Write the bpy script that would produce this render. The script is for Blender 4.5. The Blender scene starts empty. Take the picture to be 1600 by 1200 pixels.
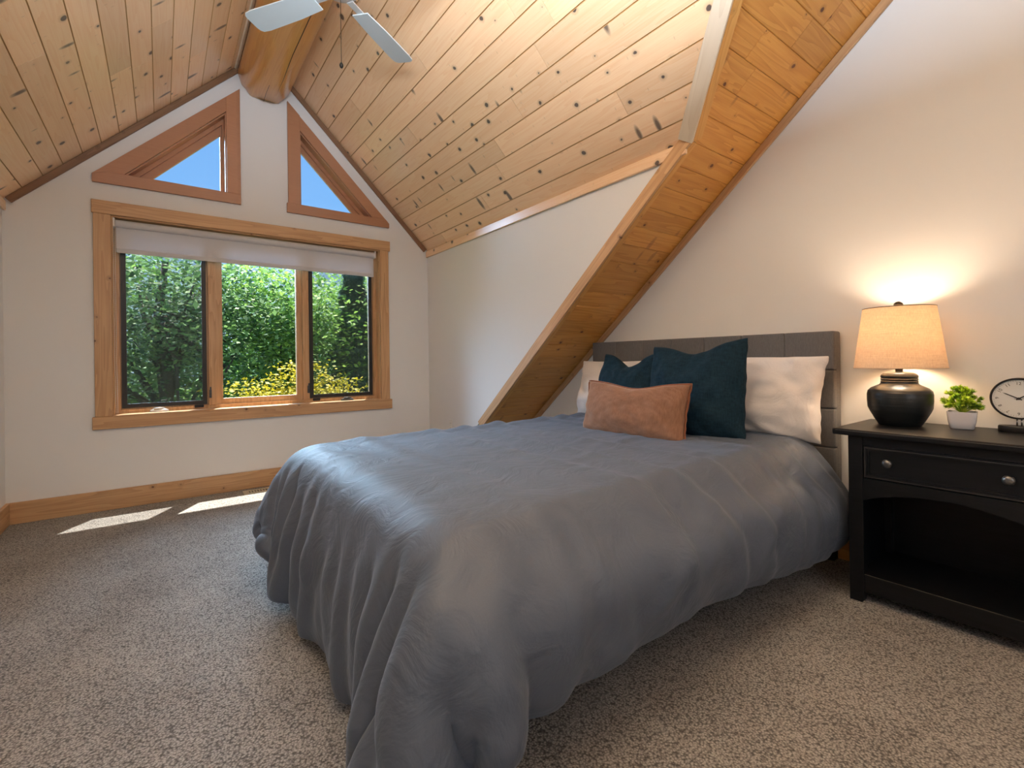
import bpy, bmesh, math, random
from mathutils import Vector, Matrix, noise
from mathutils.geometry import tessellate_polygon
random.seed(11)
PI = math.pi
S = bpy.context.scene
COL = S.collection

# ---------------------------------------------------------------- camera
F_PX, V0, TH, ROLL = 739.6, 562.58, .6383, -.0127
fw = Vector((math.sin(TH), math.cos(TH), 0)); r0 = Vector((math.cos(TH), -math.sin(TH), 0)); u0 = Vector((0, 0, 1))
rt = r0*math.cos(ROLL)+u0*math.sin(ROLL); up = u0*math.cos(ROLL)-r0*math.sin(ROLL)
cd = bpy.data.cameras.new('camera'); cam = bpy.data.objects.new('camera', cd); COL.objects.link(cam)
cam.matrix_world = Matrix(((rt.x, up.x, -fw.x, 0), (rt.y, up.y, -fw.y, 0), (rt.z, up.z, -fw.z, 1.0), (0, 0, 0, 1)))
cd.sensor_width = 36; cd.sensor_fit = 'HORIZONTAL'; cd.lens = F_PX*36/1600; cd.shift_y = -(600-V0)/1600; cd.clip_start = .02
S.camera = cam

# ---------------------------------------------------------------- colour management
vs = S.view_settings; vs.view_transform = 'Standard'; vs.look = 'None'; vs.exposure = 0.46; vs.gamma = 1; vs.use_curve_mapping = False
S.cycles.max_bounces = 10; S.cycles.diffuse_bounces = 5; S.cycles.glossy_bounces = 4; S.cycles.transparent_max_bounces = 24
S.cycles.sample_clamp_indirect = 6

# ---------------------------------------------------------------- world: clear blue sky
w = bpy.data.worlds.new('sky'); S.world = w; w.use_nodes = True
nt = w.node_tree; bg = nt.nodes['Background']
tc = nt.nodes.new('ShaderNodeTexCoord'); sx = nt.nodes.new('ShaderNodeSeparateXYZ'); rp = nt.nodes.new('ShaderNodeValToRGB')
nt.links.new(tc.outputs['Generated'], sx.inputs[0]); nt.links.new(sx.outputs['Z'], rp.inputs[0]); nt.links.new(rp.outputs[0], bg.inputs[0])
rp.color_ramp.elements[0].position = 0.0; rp.color_ramp.elements[0].color = (.62, .80, 1.0, 1)
rp.color_ramp.elements[1].position = 1.0; rp.color_ramp.elements[1].color = (.10, .26, .70, 1)
e = rp.color_ramp.elements.new(.30); e.color = (.20, .45, .86, 1)
bg.inputs[1].default_value = .85

# ---------------------------------------------------------------- sun and added fill lights
def light(kind, name, loc, power, color, direction=None, **k):
    d = bpy.data.lights.new(name, kind); d.energy = power; d.color = color
    for a, b in k.items(): setattr(d, a, b)
    o = bpy.data.objects.new(name, d); COL.objects.link(o); o.location = loc
    if direction: o.rotation_euler = Vector(direction).to_track_quat('-Z', 'Y').to_euler()
    return o
light('SUN', 'sun', (3, 9, 12), 17.0, (1, .95, .86), (-.60, -1, -3.45), angle=.0093)
# two added fills, out of view, that raise the brightness of the room
light('AREA', 'rear_fill_light', (-.3, -3.0, 2.1), 24, (.76, .88, 1), (.25, 1, .12), shape='RECTANGLE', size=2.6, size_y=1.6)  # added fill from behind the camera; no window is built there
light('AREA', 'ceiling_bounce_fill', (.30, .45, 2.15), 140, (.76, .88, 1), (0, .0, 1), shape='RECTANGLE', size=1.1, size_y=1.1)  # added unseen panel facing up to bounce off the planks; no fixture there
# added wide soft sun lamp, a fill standing in for skylight through the window
light('SUN', 'sky_fill_light', (0, 10, 5), 19.0, (.50, .74, 1), (.22, -1, -.55), angle=.9)

# ---------------------------------------------------------------- helpers
def link(o, parent=None):
    COL.objects.link(o)
    if parent is not None: o.parent = parent
    return o
def tag(o, label=None, cat=None, group=None, kind=None):
    if label: o['label'] = label
    if cat: o['category'] = cat
    if group: o['group'] = group
    if kind: o['kind'] = kind
    return o
def empty(name, loc=(0, 0, 0), rz=0, parent=None):
    o = bpy.data.objects.new(name, None); o.empty_display_size = .1; o.location = loc; o.rotation_euler = (0, 0, rz)
    return link(o, parent)
def obj(name, bm, mat, parent=None, loc=None, smooth=False, mw=None):
    """bm is in the parent's local space unless loc is given"""
    me = bpy.data.meshes.new(name)
    bmesh.ops.recalc_face_normals(bm, faces=bm.faces[:])
    bm.to_mesh(me); bm.free()
    if mat: me.materials.append(mat)
    if smooth:
        for p in me.polygons: p.use_smooth = True
    o = bpy.data.objects.new(name, me)
    if loc is not None: o.location = loc
    if mw is not None: o.matrix_local = mw
    return link(o, parent)
def auto_smooth(o, ang=.6):
    me = o.data
    for p in me.polygons: p.use_smooth = True
    bm = bmesh.new(); bm.from_mesh(me)
    for e_ in bm.edges:
        if len(e_.link_faces) == 2 and e_.calc_face_angle(0) > ang: e_.smooth = False
    bm.to_mesh(me); bm.free(); return o
def box(bm, x0, x1, y0, y1, z0, z1, bev=0, seg=2):
    r = bmesh.ops.create_cube(bm, size=1)['verts']
    for v in r: v.co = Vector(((x0+x1)/2+v.co.x*(x1-x0), (y0+y1)/2+v.co.y*(y1-y0), (z0+z1)/2+v.co.z*(z1-z0)))
    if bev:
        es = list({e_ for v in r for e_ in v.link_edges})
        bmesh.ops.bevel(bm, geom=es, offset=bev, segments=seg, affect='EDGES', profile=.6)
    return bm
def nb(): return bmesh.new()
def prism(bm, pts, axis, a0, a1, bev=0):
    """extrude a 2D polygon; axis 'y': pts are (x,z); 'x': (y,z); 'z': (x,y)"""
    def P(p, a):
        return {'y': (p[0], a, p[1]), 'x': (a, p[0], p[1]), 'z': (p[0], p[1], a)}[axis]
    A = [bm.verts.new(P(p, a0)) for p in pts]; B = [bm.verts.new(P(p, a1)) for p in pts]
    fs = [bm.faces.new(A), bm.faces.new(B[::-1])]
    n = len(pts)
    for i in range(n): fs.append(bm.faces.new((A[i], B[i], B[(i+1) % n], A[(i+1) % n])))
    if bev:
        es = list({e_ for f_ in fs for e_ in f_.edges})
        bmesh.ops.bevel(bm, geom=es, offset=bev, segments=1, affect='EDGES')
    return bm
def ring(bm, outer, inner, axis, a0, a1):
    def P(p, a): return {'y': (p[0], a, p[1]), 'x': (a, p[0], p[1]), 'z': (p[0], p[1], a)}[axis]
    n = len(outer)
    V = [[bm.verts.new(P(p, a)) for p in poly] for a in (a0, a1) for poly in (outer, inner)]
    o0, i0, o1, i1 = V
    for i in range(n):
        j = (i+1) % n
        bm.faces.new((o0[i], o0[j], i0[j], i0[i])); bm.faces.new((o1[i], i1[i], i1[j], o1[j]))
        bm.faces.new((o0[i], o1[i], o1[j], o0[j])); bm.faces.new((i0[i], i0[j], i1[j], i1[i]))
    return bm
def plate_with_holes(bm, outer, holes, axis, a0, a1):
    def P(p, a): return {'y': (p[0], a, p[1]), 'x': (a, p[0], p[1])}[axis]
    loops = [outer]+holes
    tris = tessellate_polygon([[Vector((p[0], p[1], 0)) for p in l] for l in loops])
    flat = [p for l in loops for p in l]
    A = [bm.verts.new(P(p, a0)) for p in flat]; B = [bm.verts.new(P(p, a1)) for p in flat]
    for t in tris:
        bm.faces.new([A[i] for i in t]); bm.faces.new([B[i] for i in t][::-1])
    k = 0
    for l in loops:
        n = len(l)
        for i in range(n):
            bm.faces.new((A[k+i], A[k+(i+1) % n], B[k+(i+1) % n], B[k+i]))
        k += n
    return bm
def lathe(bm, prof, n=32, c=(0, 0, 0), noise_fn=None):
    rows = []
    for (r, z) in prof:
        if r < 1e-6: rows.append([bm.verts.new((c[0], c[1], c[2]+z))])
        else: rows.append([bm.verts.new((c[0]+r*math.cos(2*PI*i/n), c[1]+r*math.sin(2*PI*i/n), c[2]+z)) for i in range(n)])
    for a, b in zip(rows, rows[1:]):
        for i in range(n):
            j = (i+1) % n
            if len(a) == 1 and len(b) == 1: continue
            if len(a) == 1: bm.faces.new((a[0], b[i], b[j]))
            elif len(b) == 1: bm.faces.new((a[i], a[j], b[0]))
            else: bm.faces.new((a[i], a[j], b[j], b[i]))
    for row, flip in ((rows[0], 1), (rows[-1], 0)):
        if len(row) > 1: bm.faces.new(row if not flip else row[::-1])
    return bm
def tube(bm, pts, r, n=8, caps=True):
    pts = [Vector(p) for p in pts]; rows = []
    rs = r if isinstance(r, (list, tuple)) else [r]*len(pts)
    for i, p in enumerate(pts):
        d = (pts[min(i+1, len(pts)-1)]-pts[max(i-1, 0)]).normalized()
        a = d.cross(Vector((0, 0, 1)) if abs(d.z) < .9 else Vector((1, 0, 0))).normalized(); b = d.cross(a)
        rows.append([bm.verts.new(p+rs[i]*(a*math.cos(2*PI*k/n)+b*math.sin(2*PI*k/n))) for k in range(n)])
    for a, b in zip(rows, rows[1:]):
        for k in range(n): bm.faces.new((a[k], a[(k+1) % n], b[(k+1) % n], b[k]))
    if caps: bm.faces.new(rows[0][::-1]); bm.faces.new(rows[-1])
    return bm
def board(name, p0, p1, wdir, W, ndir, T, mat, parent, bev=.003):
    """a straight board whose edge line runs p0-p1, width W along wdir, thickness T along ndir"""
    p0, p1 = Vector(p0), Vector(p1); X = (p1-p0).normalized(); L = (p1-p0).length
    N = Vector(ndir); N = (N-X*N.dot(X)).normalized(); Y = N.cross(X).normalized()
    if Y.dot(Vector(wdir)) < 0: y0, y1 = -W, 0
    else: y0, y1 = 0, W
    M = Matrix((X, Y, N)).transposed().to_4x4(); M.translation = p0
    return obj(name, box(nb(), 0, L, y0, y1, 0, T, bev, 1), mat, parent, mw=M)

# ---------------------------------------------------------------- materials
MATS = {}
def mat(name, color, rough=.6, metal=0, **k):
    m = bpy.data.materials.new(name); m.use_nodes = True; MATS[name] = m
    b = m.node_tree.nodes['Principled BSDF']
    b.inputs['Base Color'].default_value = (*color, 1); b.inputs['Roughness'].default_value = rough; b.inputs['Metallic'].default_value = metal
    for a, v in k.items():
        b.inputs[a.replace('_', ' ')].default_value = v
    return m
class NG:
    def __init__(s, m): s.t = m.node_tree; s.n = s.t.nodes; s.l = s.t.links; s.b = s.n.get('Principled BSDF')
    def new(s, typ, **k):
        x = s.n.new(typ)
        for a, v in k.items(): setattr(x, a, v)
        return x
    def val(s, x, i, v):
        if hasattr(v, 'is_output') or isinstance(v, bpy.types.NodeSocket): s.l.new(v, x.inputs[i])
        else: x.inputs[i].default_value = v
    def math(s, op, a, b=0.0, c=None, clamp=False):
        x = s.new('ShaderNodeMath', operation=op, use_clamp=clamp); s.val(x, 0, a); s.val(x, 1, b)
        if c is not None: s.val(x, 2, c)
        return x.outputs[0]
    def vmath(s, op, a, b):
        x = s.new('ShaderNodeVectorMath', operation=op); s.val(x, 0, a); s.val(x, 1, b); return x.outputs[0]
    def noise(s, vec, scale, detail=2, rough=.5, dist=0):
        x = s.new('ShaderNodeTexNoise'); s.val(x, 'Vector', vec); x.inputs['Scale'].default_value = scale
        x.inputs['Detail'].default_value = detail; x.inputs['Roughness'].default_value = rough; x.inputs['Distortion'].default_value = dist
        return x.outputs['Fac']
    def vor(s, vec, scale, feature='F1', out='Distance', rnd=1, dims='3D'):
        x = s.new('ShaderNodeTexVoronoi', feature=feature, voronoi_dimensions=dims); s.val(x, 'Vector', vec); x.inputs['Scale'].default_value = scale
        x.inputs['Randomness'].default_value = rnd; return x.outputs[out], x
    def ramp(s, f, stops, interp='LINEAR'):
        x = s.new('ShaderNodeValToRGB'); s.l.new(f, x.inputs[0]); cr = x.color_ramp; cr.interpolation = interp
        while len(cr.elements) > 1: cr.elements.remove(cr.elements[-1])
        cr.elements[0].position = stops[0][0]; cr.elements[0].color = (*stops[0][1], 1)
        for p, c in stops[1:]:
            q = cr.elements.new(p); q.color = (*c, 1)
        return x.outputs[0]
    def mix(s, f, a, b, blend='MIX'):
        x = s.new('ShaderNodeMix', data_type='RGBA', blend_type=blend); s.val(x, 0, f)
        for i, v in ((6, a), (7, b)):
            if isinstance(v, tuple): x.inputs[i].default_value = (*v, 1)
            else: s.l.new(v, x.inputs[i])
        return x.outputs[2]
    def maprange(s, v, a, b, c, d):
        x = s.new('ShaderNodeMapRange'); s.val(x, 0, v)
        for i, q in enumerate((a, b, c, d)): x.inputs[i+1].default_value = q
        return x.outputs[0]
    def bump(s, h, strength, dist):
        x = s.new('ShaderNodeBump'); s.val(x, 'Height', h); x.inputs['Strength'].default_value = strength; x.inputs['Distance'].default_value = dist
        s.l.new(x.outputs[0], s.b.inputs['Normal']); return x
    def coords(s, rnd=True):
        t = s.new('ShaderNodeTexCoord').outputs['Object']
        if rnd:
            r = s.new('ShaderNodeObjectInfo').outputs['Random']
            c = s.new('ShaderNodeCombineXYZ'); s.l.new(s.math('MULTIPLY', r, 97.0), c.inputs[0]); s.l.new(s.math('MULTIPLY', r, 53.7), c.inputs[1]); s.l.new(s.math('MULTIPLY', r, 31.3), c.inputs[2])
            t = s.vmath('ADD', t, c.outputs[0]); s.rnd = r
        return t

def wood(name, light_c, mid_c, dark_c, knot=(.10, .055, .03), knots=1.0, rough=.42, axis='x', var=.16, knot_scale=4.2, coat=.15, grain=1.0, streak=0.0):
    """softwood with long grain along the object's x axis, annual-ring bands and scattered knots"""
    m = mat(name, mid_c, rough); g = NG(m); p = g.coords()
    if axis != 'x':
        sp = g.new('ShaderNodeSeparateXYZ'); g.l.new(p, sp.inputs[0]); cb = g.new('ShaderNodeCombineXYZ')
        a = {'z': (2, 0, 1), 'y': (1, 0, 2)}[axis]
        for i, k in enumerate(a): g.l.new(sp.outputs[k], cb.inputs[i])
        p = cb.outputs[0]
    # knots
    flat = g.vmath('MULTIPLY', p, (1, 1.15, .05))
    wob = g.new('ShaderNodeTexNoise'); g.l.new(p, wob.inputs['Vector']); wob.inputs['Scale'].default_value = 22
    flat2 = g.vmath('ADD', flat, g.vmath('MULTIPLY', g.vmath('SUBTRACT', wob.outputs['Color'], (.5, .5, .5)), (.016, .016, 0)))
    d, vn = g.vor(flat2, knot_scale, dims='2D')
    cs = g.new('ShaderNodeSeparateColor'); g.l.new(vn.outputs['Color'], cs.inputs[0])
    size = g.maprange(cs.outputs[0], .25, 1, 0.0, .060*knots)
    kn = g.math('SUBTRACT', size, d); core = g.maprange(kn, -.006, .012, 0, 1); halo = g.maprange(kn, -.085, .0, 0, 1)
    halo = g.math('MULTIPLY', halo, g.maprange(cs.outputs[0], .25, .5, 0, 1))
    # grain, swirling round the knots
    sw = g.new('ShaderNodeCombineXYZ'); g.l.new(g.math('MULTIPLY', halo, .05), sw.inputs[1])
    q = g.vmath('ADD', p, sw.outputs[0])
    big = g.noise(g.vmath('MULTIPLY', q, (.55, 8, 8)), 1.5, 2, .5, .25)
    fine = g.noise(g.vmath('MULTIPLY', q, (2.5, 90, 90)), 2.2, 3, .6)
    band = g.math('FRACT', g.math('MULTIPLY', big, 9.0)); band = g.math('POWER', band, 1.6)
    f = g.math('ADD', g.math('MULTIPLY', band, .42*grain), g.math('MULTIPLY', fine, .5))
    c = g.ramp(f, [(.12, light_c), (.5, mid_c), (.95, dark_c)])
    c = g.mix(g.math('MULTIPLY', halo, .55), c, tuple(x*.62 for x in mid_c))
    if streak:
        d2, v2 = g.vor(g.vmath('MULTIPLY', p, (11, 3.4, .1)), 1.0, dims='2D')
        c2 = g.new('ShaderNodeSeparateColor'); g.l.new(v2.outputs['Color'], c2.inputs[0])
        st = g.math('SUBTRACT', g.maprange(c2.outputs[1], .84, 1, 0, .22), d2); st = g.maprange(st, -.04, .08, 0, streak)
        c = g.mix(st, c, knot)
    c = g.mix(core, c, knot)
    v = g.maprange(g.rnd, 0, 1, 1-var, 1+var)
    c = g.mix(1.0, c, v, 'MULTIPLY')
    g.l.new(c, g.b.inputs['Base Color'])
    g.b.inputs['Coat Weight'].default_value = coat; g.b.inputs['Coat Roughness'].default_value = .22
    g.bump(g.math('ADD', g.math('MULTIPLY', f, .4), g.math('MULTIPLY', core, -.6)), .25, .0015)
    return m
def fabric(name, c1, c2, scale=500, rough=.85, bump=.3, sheen=.3, blotch=0.0, stretch=(1, 1, 1), sheen_tint=(1, 1, 1), spec=.15, wrinkle=0):
    m = mat(name, c1, rough); g = NG(m); p = g.coords(False)
    a = g.noise(g.vmath('MULTIPLY', p, (scale*stretch[0], scale*stretch[1], scale*.12)), 1, 2, .6)
    b = g.noise(g.vmath('MULTIPLY', p, (scale*.1, scale*stretch[1], scale*stretch[2])), 1, 2, .6)
    f = g.math('MULTIPLY', g.math('ADD', a, b), .5)
    if blotch:
        n = g.noise(p, 6, 4, .6); f = g.math('ADD', g.math('MULTIPLY', f, 1-blotch), g.math('MULTIPLY', n, blotch))
    g.l.new(g.ramp(f, [(.32, c1), (.68, c2)]), g.b.inputs['Base Color'])
    g.b.inputs['Sheen Weight'].default_value = sheen; g.b.inputs['Sheen Roughness'].default_value = .4
    g.b.inputs['Sheen Tint'].default_value = (*sheen_tint, 1); g.b.inputs['Specular IOR Level'].default_value = spec
    bn = g.bump(f, bump, .0008)
    if wrinkle:
        b2 = g.new('ShaderNodeBump'); g.l.new(g.noise(p, 6.5, 4, .55, 1.8), b2.inputs['Height']); b2.inputs['Strength'].default_value = wrinkle; b2.inputs['Distance'].default_value = .02
        g.l.new(b2.outputs[0], bn.inputs['Normal'])
    return m

M_PINE = wood('pale_pine_plank', (.91, .66, .43), (.86, .565, .335), (.72, .42, .22), knot=(.12, .085, .07), streak=.9, rough=.36, coat=.35, knots=1.55, var=.10, grain=.6, knot_scale=5.0)
M_AMBER = wood('amber_pine_plank', (.70, .35, .085), (.60, .27, .055), (.46, .18, .03), knot=(.14, .045, .015), var=.12, knot_scale=4.6, coat=.15, streak=.4)
M_AMBER_TRIM = wood('amber_trim', (.72, .38, .11), (.64, .32, .08), (.50, .22, .05), knot=(.18, .07, .03), knots=.5, var=.05, coat=.2)
M_TRIM = wood('fir_trim', (.60, .37, .19), (.50, .29, .14), (.38, .20, .09), knot=(.13, .055, .03), knots=.62, var=.06, coat=.1, rough=.5)
M_TRIMZ = wood('fir_trim_upright', (.60, .37, .19), (.50, .29, .14), (.38, .20, .09), knot=(.13, .055, .03), knots=.62, var=.06, coat=.1, rough=.5, axis='z')
M_REDTRIM = wood('cedar_trim', (.44, .21, .11), (.40, .18, .09), (.33, .14, .07), knot=(.09, .03, .02), knots=.5, var=.05, coat=.15, grain=.3)
M_PALETRIM = wood('pale_trim', (.80, .68, .54), (.76, .64, .50), (.66, .52, .38), knots=.4, var=.04, coat=.1)
M_DARKTRIM = wood('dark_moulding', (.26, .14, .075), (.21, .11, .055), (.15, .07, .035), knots=.3, var=.05, coat=.1)
M_SASH = wood('fir_sash', (.58, .36, .19), (.48, .28, .13), (.34, .18, .08), knots=.0, var=.04, axis='z', coat=.15)
M_LOG = wood('varnished_log', (.68, .35, .10), (.60, .28, .07), (.46, .19, .04), knot=(.16, .06, .02), knots=.7, var=0, coat=.6, rough=.32, knot_scale=3, grain=.7)

def plaster(name, c):
    m = mat(name, c, .75); g = NG(m); p = g.coords(False)
    n = g.noise(p, 180, 3, .6); big = g.noise(p, 1.3, 2, .5)
    g.l.new(g.mix(g.math('MULTIPLY', big, .12), c, tuple(x*.85 for x in c)), g.b.inputs['Base Color'])
    g.bump(n, .12, .001); return m
M_WALL = plaster('painted_wall', (.74, .74, .74))

M_CARPET = mat('carpet', (.3, .27, .24), .95); g = NG(M_CARPET); p = g.coords(False)
tw = g.noise(p, 16, 2, .5)
wp = g.vmath('ADD', p, g.vmath('MULTIPLY', g.new('ShaderNodeTexNoise').outputs['Color'], (.0, .0, 0)))
d1, _v = g.vor(g.vmath('MULTIPLY', p, (1, 1, .2)), 165); d1b = g.noise(p, 290, 3, .7); patch = g.noise(p, 3.2, 3, .6)
f = g.math('ADD', g.math('MULTIPLY', d1, .55), g.math('MULTIPLY', d1b, .6))
f = g.math('ADD', f, g.math('MULTIPLY', g.math('SUBTRACT', patch, .5), -.22))
g.l.new(g.ramp(f, [(.32, (.54, .51, .475)), (.54, (.29, .268, .245)), (.76, (.055, .048, .043))]), g.b.inputs['Base Color'])
g.b.inputs['Sheen Weight'].default_value = .2
g.bump(g.math('SUBTRACT', 1.0, f), 1.0, .008)

M_DUVET = fabric('slate_cotton_sateen', (.066, .084, .122), (.084, .104, .145), scale=900, rough=.56, bump=.06, sheen=.15, spec=.5, wrinkle=.4, sheen_tint=(.75, .85, 1))
M_HEAD = fabric('grey_linen_upholstery', (.098, .096, .10), (.165, .163, .168), scale=420, bump=.4, sheen=.2)
M_TEAL = fabric('dark_teal_chenille', (.003, .011, .020), (.010, .032, .052), scale=260, bump=.7, sheen=.04, stretch=(1, .3, .3), sheen_tint=(.25, .5, .65))
M_RUST = fabric('rust_velvet', (.17, .08, .045), (.29, .155, .10), scale=240, bump=.35, sheen=.5, stretch=(1, 1, .12), blotch=.3, sheen_tint=(1, .75, .6))
M_RUSTP = fabric('rust_piping_cord', (.17, .06, .03), (.26, .10, .05), scale=700, bump=.3)
M_WHITE = fabric('white_cotton', (.62, .59, .585), (.70, .67, .665), scale=800, bump=.12, sheen=.1, wrinkle=.35)
M_MATT = fabric('mattress_cover', (.5, .5, .5), (.6, .6, .6))
M_DARKFAB = mat('charcoal_bed_base', (.02, .02, .022), .8)
M_BLACKW = mat('black_painted_wood', (.008, .0085, .010), .38, Specular_IOR_Level=.3); g = NG(M_BLACKW); p = g.coords(False)
n = g.noise(g.vmath('MULTIPLY', p, (60, 4, 60)), 1.5, 3, .6)
g.l.new(g.ramp(n, [(.3, (.003, .0035, .0045)), (.75, (.008, .0085, .010))]), g.b.inputs['Base Color'])
g.bump(n, .07, .0008)
M_WORN = mat('rubbed_black_edge', (.06, .055, .05), .4)
M_KNOB = mat('pewter_knob', (.16, .155, .15), .35, .8)
M_LAMP = mat('charcoal_ceramic', (.010, .012, .013), .34); g = NG(M_LAMP); p = g.coords(False)
g.bump(g.noise(g.vmath('MULTIPLY', p, (3, 3, 130)), 1, 2, .5), .8, .002)
M_BRONZE = mat('dark_bronze', (.05, .04, .03), .3, .9)
M_POT = mat('white_glazed_pot', (.62, .62, .68), .25)
M_SOIL = mat('brown_soil', (.10, .05, .03), .95)
M_PLANT = mat('lime_green_leaves', (.20, .36, .03), .55); g = NG(M_PLANT); p = g.coords(False)
g.l.new(g.ramp(g.noise(p, 30, 2, .5), [(.35, (.14, .32, .03)), (.6, (.50, .66, .05))]), g.b.inputs['Base Color'])
M_CLOCKF = mat('clock_face', (.62, .63, .62), .4)
M_BLACK = mat('black_metal', (.012, .010, .010), .35, .3)
M_STEEL = mat('brushed_steel', (.6, .58, .55), .25, 1)
M_SILVER = mat('silver_plastic', (.62, .62, .62), .3, .4)
M_DGREY = mat('dark_grey_plastic', (.05, .055, .06), .4)
M_FRAMEB = mat('black_screen_frame', (.015, .012, .010), .45)
M_PLATE = mat('white_plastic', (.72, .71, .69), .35)
M_VENT = mat('beige_vent', (.55, .49, .38), .5)
M_FAN = mat('white_fan_blade', (.62, .72, .78), .3)
M_FANM = mat('fan_motor_housing', (.55, .55, .55), .35, .2)
M_LEAD = mat('black_leading', (.02, .02, .02), .5)

M_BLIND = mat('white_blind_fabric', (.66, .655, .68), .8); g = NG(M_BLIND); p = g.coords(False)
g.bump(g.noise(p, 700, 2, .5), .1, .0005)
tr = g.new('ShaderNodeBsdfTranslucent'); tr.inputs[0].default_value = (.6, .62, .68, 1)
mx = g.new('ShaderNodeMixShader'); mx.inputs[0].default_value = .18; out = g.n['Material Output']
g.l.new(g.b.outputs[0], mx.inputs[1]); g.l.new(tr.outputs[0], mx.inputs[2]); g.l.new(mx.outputs[0], out.inputs[0])

M_SHADE = mat('linen_lamp_shade', (.70, .50, .30), .9); g = NG(M_SHADE); p = g.coords(False)
a = g.noise(g.vmath('MULTIPLY', p, (500, 500, 25)), 1, 2, .6); b_ = g.noise(g.vmath('MULTIPLY', p, (18, 18, 900)), 1, 2, .6)
cw = g.ramp(g.math('MULTIPLY', g.math('ADD', a, b_), .5), [(.35, (.62, .48, .34)), (.65, (.84, .70, .52))])
g.l.new(cw, g.b.inputs['Base Color'])
tr = g.new('ShaderNodeBsdfTranslucent'); g.l.new(cw, tr.inputs[0])
mx = g.new('ShaderNodeMixShader'); mx.inputs[0].default_value = .30; out = g.n['Material Output']
g.l.new(g.b.outputs[0], mx.inputs[1]); g.l.new(tr.outputs[0], mx.inputs[2]); g.l.new(mx.outputs[0], out.inputs[0])

M_BULB = mat('glowing_bulb', (1, .8, .55), .5); g = NG(M_BULB)
g.b.inputs['Emission Color'].default_value = (1, .66, .36, 1); g.b.inputs['Emission Strength'].default_value = 40

def see_through(name, tint, gloss, haze=0.0, hazec=(.5, .55, .5)):
    m = mat(name, tint, .05); g = NG(m); out = g.n['Material Output']; g.n.remove(g.b)
    t = g.new('ShaderNodeBsdfTransparent'); t.inputs[0].default_value = (*tint, 1)
    gl = g.new('ShaderNodeBsdfGlossy'); gl.inputs['Roughness'].default_value = .02
    fr = g.new('ShaderNodeFresnel'); fr.inputs[0].default_value = 1.45
    mx = g.new('ShaderNodeMixShader'); g.l.new(g.math('MULTIPLY', fr.outputs[0], gloss), mx.inputs[0])
    g.l.new(t.outputs[0], mx.inputs[1]); g.l.new(gl.outputs[0], mx.inputs[2]); last = mx.outputs[0]
    if haze:
        df = g.new('ShaderNodeBsdfDiffuse'); df.inputs[0].default_value = (*hazec, 1)
        m2 = g.new('ShaderNodeMixShader'); m2.inputs[0].default_value = haze; g.l.new(last, m2.inputs[1]); g.l.new(df.outputs[0], m2.inputs[2]); last = m2.outputs[0]
    g.l.new(last, out.inputs[0]); return m
M_GLASS = see_through('window_glass', (.97, .98, .98), .15)
M_SCREEN = see_through('insect_mesh', (.97, .97, .97), 0.0, .22, (.10, .13, .11))

def leafmat(name, a, b, trans=.35):
    m = mat(name, a, .55); g = NG(m); p = g.coords(False)
    r = g.new('ShaderNodeNewGeometry').outputs['Random Per Island']
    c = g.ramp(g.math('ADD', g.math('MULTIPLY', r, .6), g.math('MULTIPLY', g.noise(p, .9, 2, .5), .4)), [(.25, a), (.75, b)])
    g.l.new(c, g.b.inputs['Base Color']); g.b.inputs['Specular IOR Level'].default_value = .3
    t = g.new('ShaderNodeBsdfTranslucent'); g.l.new(c, t.inputs[0])
    mx = g.new('ShaderNodeMixShader'); mx.inputs[0].default_value = trans; out = g.n['Material Output']
    g.l.new(g.b.outputs[0], mx.inputs[1]); g.l.new(t.outputs[0], mx.inputs[2]); g.l.new(mx.outputs[0], out.inputs[0]); return m
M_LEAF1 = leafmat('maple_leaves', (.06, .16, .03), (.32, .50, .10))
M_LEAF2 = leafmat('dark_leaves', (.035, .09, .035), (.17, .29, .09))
M_LEAF3 = leafmat('conifer_needles', (.03, .08, .05), (.13, .24, .13), .12)
M_LEAF4 = leafmat('golden_leaves', (.20, .20, .015), (.50, .40, .02))
M_BARK = mat('bark', (.05, .04, .032), .9)
M_GRASS = mat('lawn', (.06, .11, .03), .95)
M_FASCIA = mat('roof_soffit', (.12, .11, .08), .8)

# ================================================================ ROOM
YW, XL, XR, XW, ZK = 4.31, -.796, 2.158, 2.70, 2.10       # window wall, dormer side walls, headboard wall, knee height
RC, LC = 4.258, 2.850                                      # dormer slopes: z = RC - x, z = LC + x
A0, SL = 3.247, .837                                       # main roof: z = A0 - SL*y
XRIDGE = (RC-LC)/2
YB, XFAR, YRIDGE = -3.3, -2.6, -1.2
YLOW = 3.345; ZLOW = A0-SL*YLOW
def zroof(y): return A0-SL*y if y > YRIDGE else A0-SL*YRIDGE-SL*(YRIDGE-y)
yv = lambda x: (A0-(RC-x))/SL if x > XRIDGE else (A0-(LC+x))/SL   # where the dormer slope meets the main roof

def structure(name, bm, m, parent=None, **k):
    o = obj(name, bm, m, parent, **k); o['kind'] = 'structure'; return o

fl = nb(); box(fl, XFAR-.1, XW+.1, YB-.1, YW+.1, -.12, 0)
floor = structure('floor', fl, M_CARPET)

# window wall with one wide opening and two triangular openings
WIN = [(-.270, .645), (1.658, .645), (1.658, 2.047), (-.270, 2.047)]
TL = [(-.191, 2.340), (.430, 2.340), (.430, 2.972)]
TR = [(.970, 2.342), (1.585, 2.342), (.970, 2.972)]
gable = [(XL-.1, -.1), (XR+.1, -.1), (XR+.1, RC-XR-.1+.12), (XRIDGE, RC-XRIDGE+.12), (XL-.1, LC+XL-.1+.12)]
structure('wall_window', plate_with_holes(nb(), gable, [WIN, TL, TR], 'y', YW, YW+.14), M_WALL)
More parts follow.
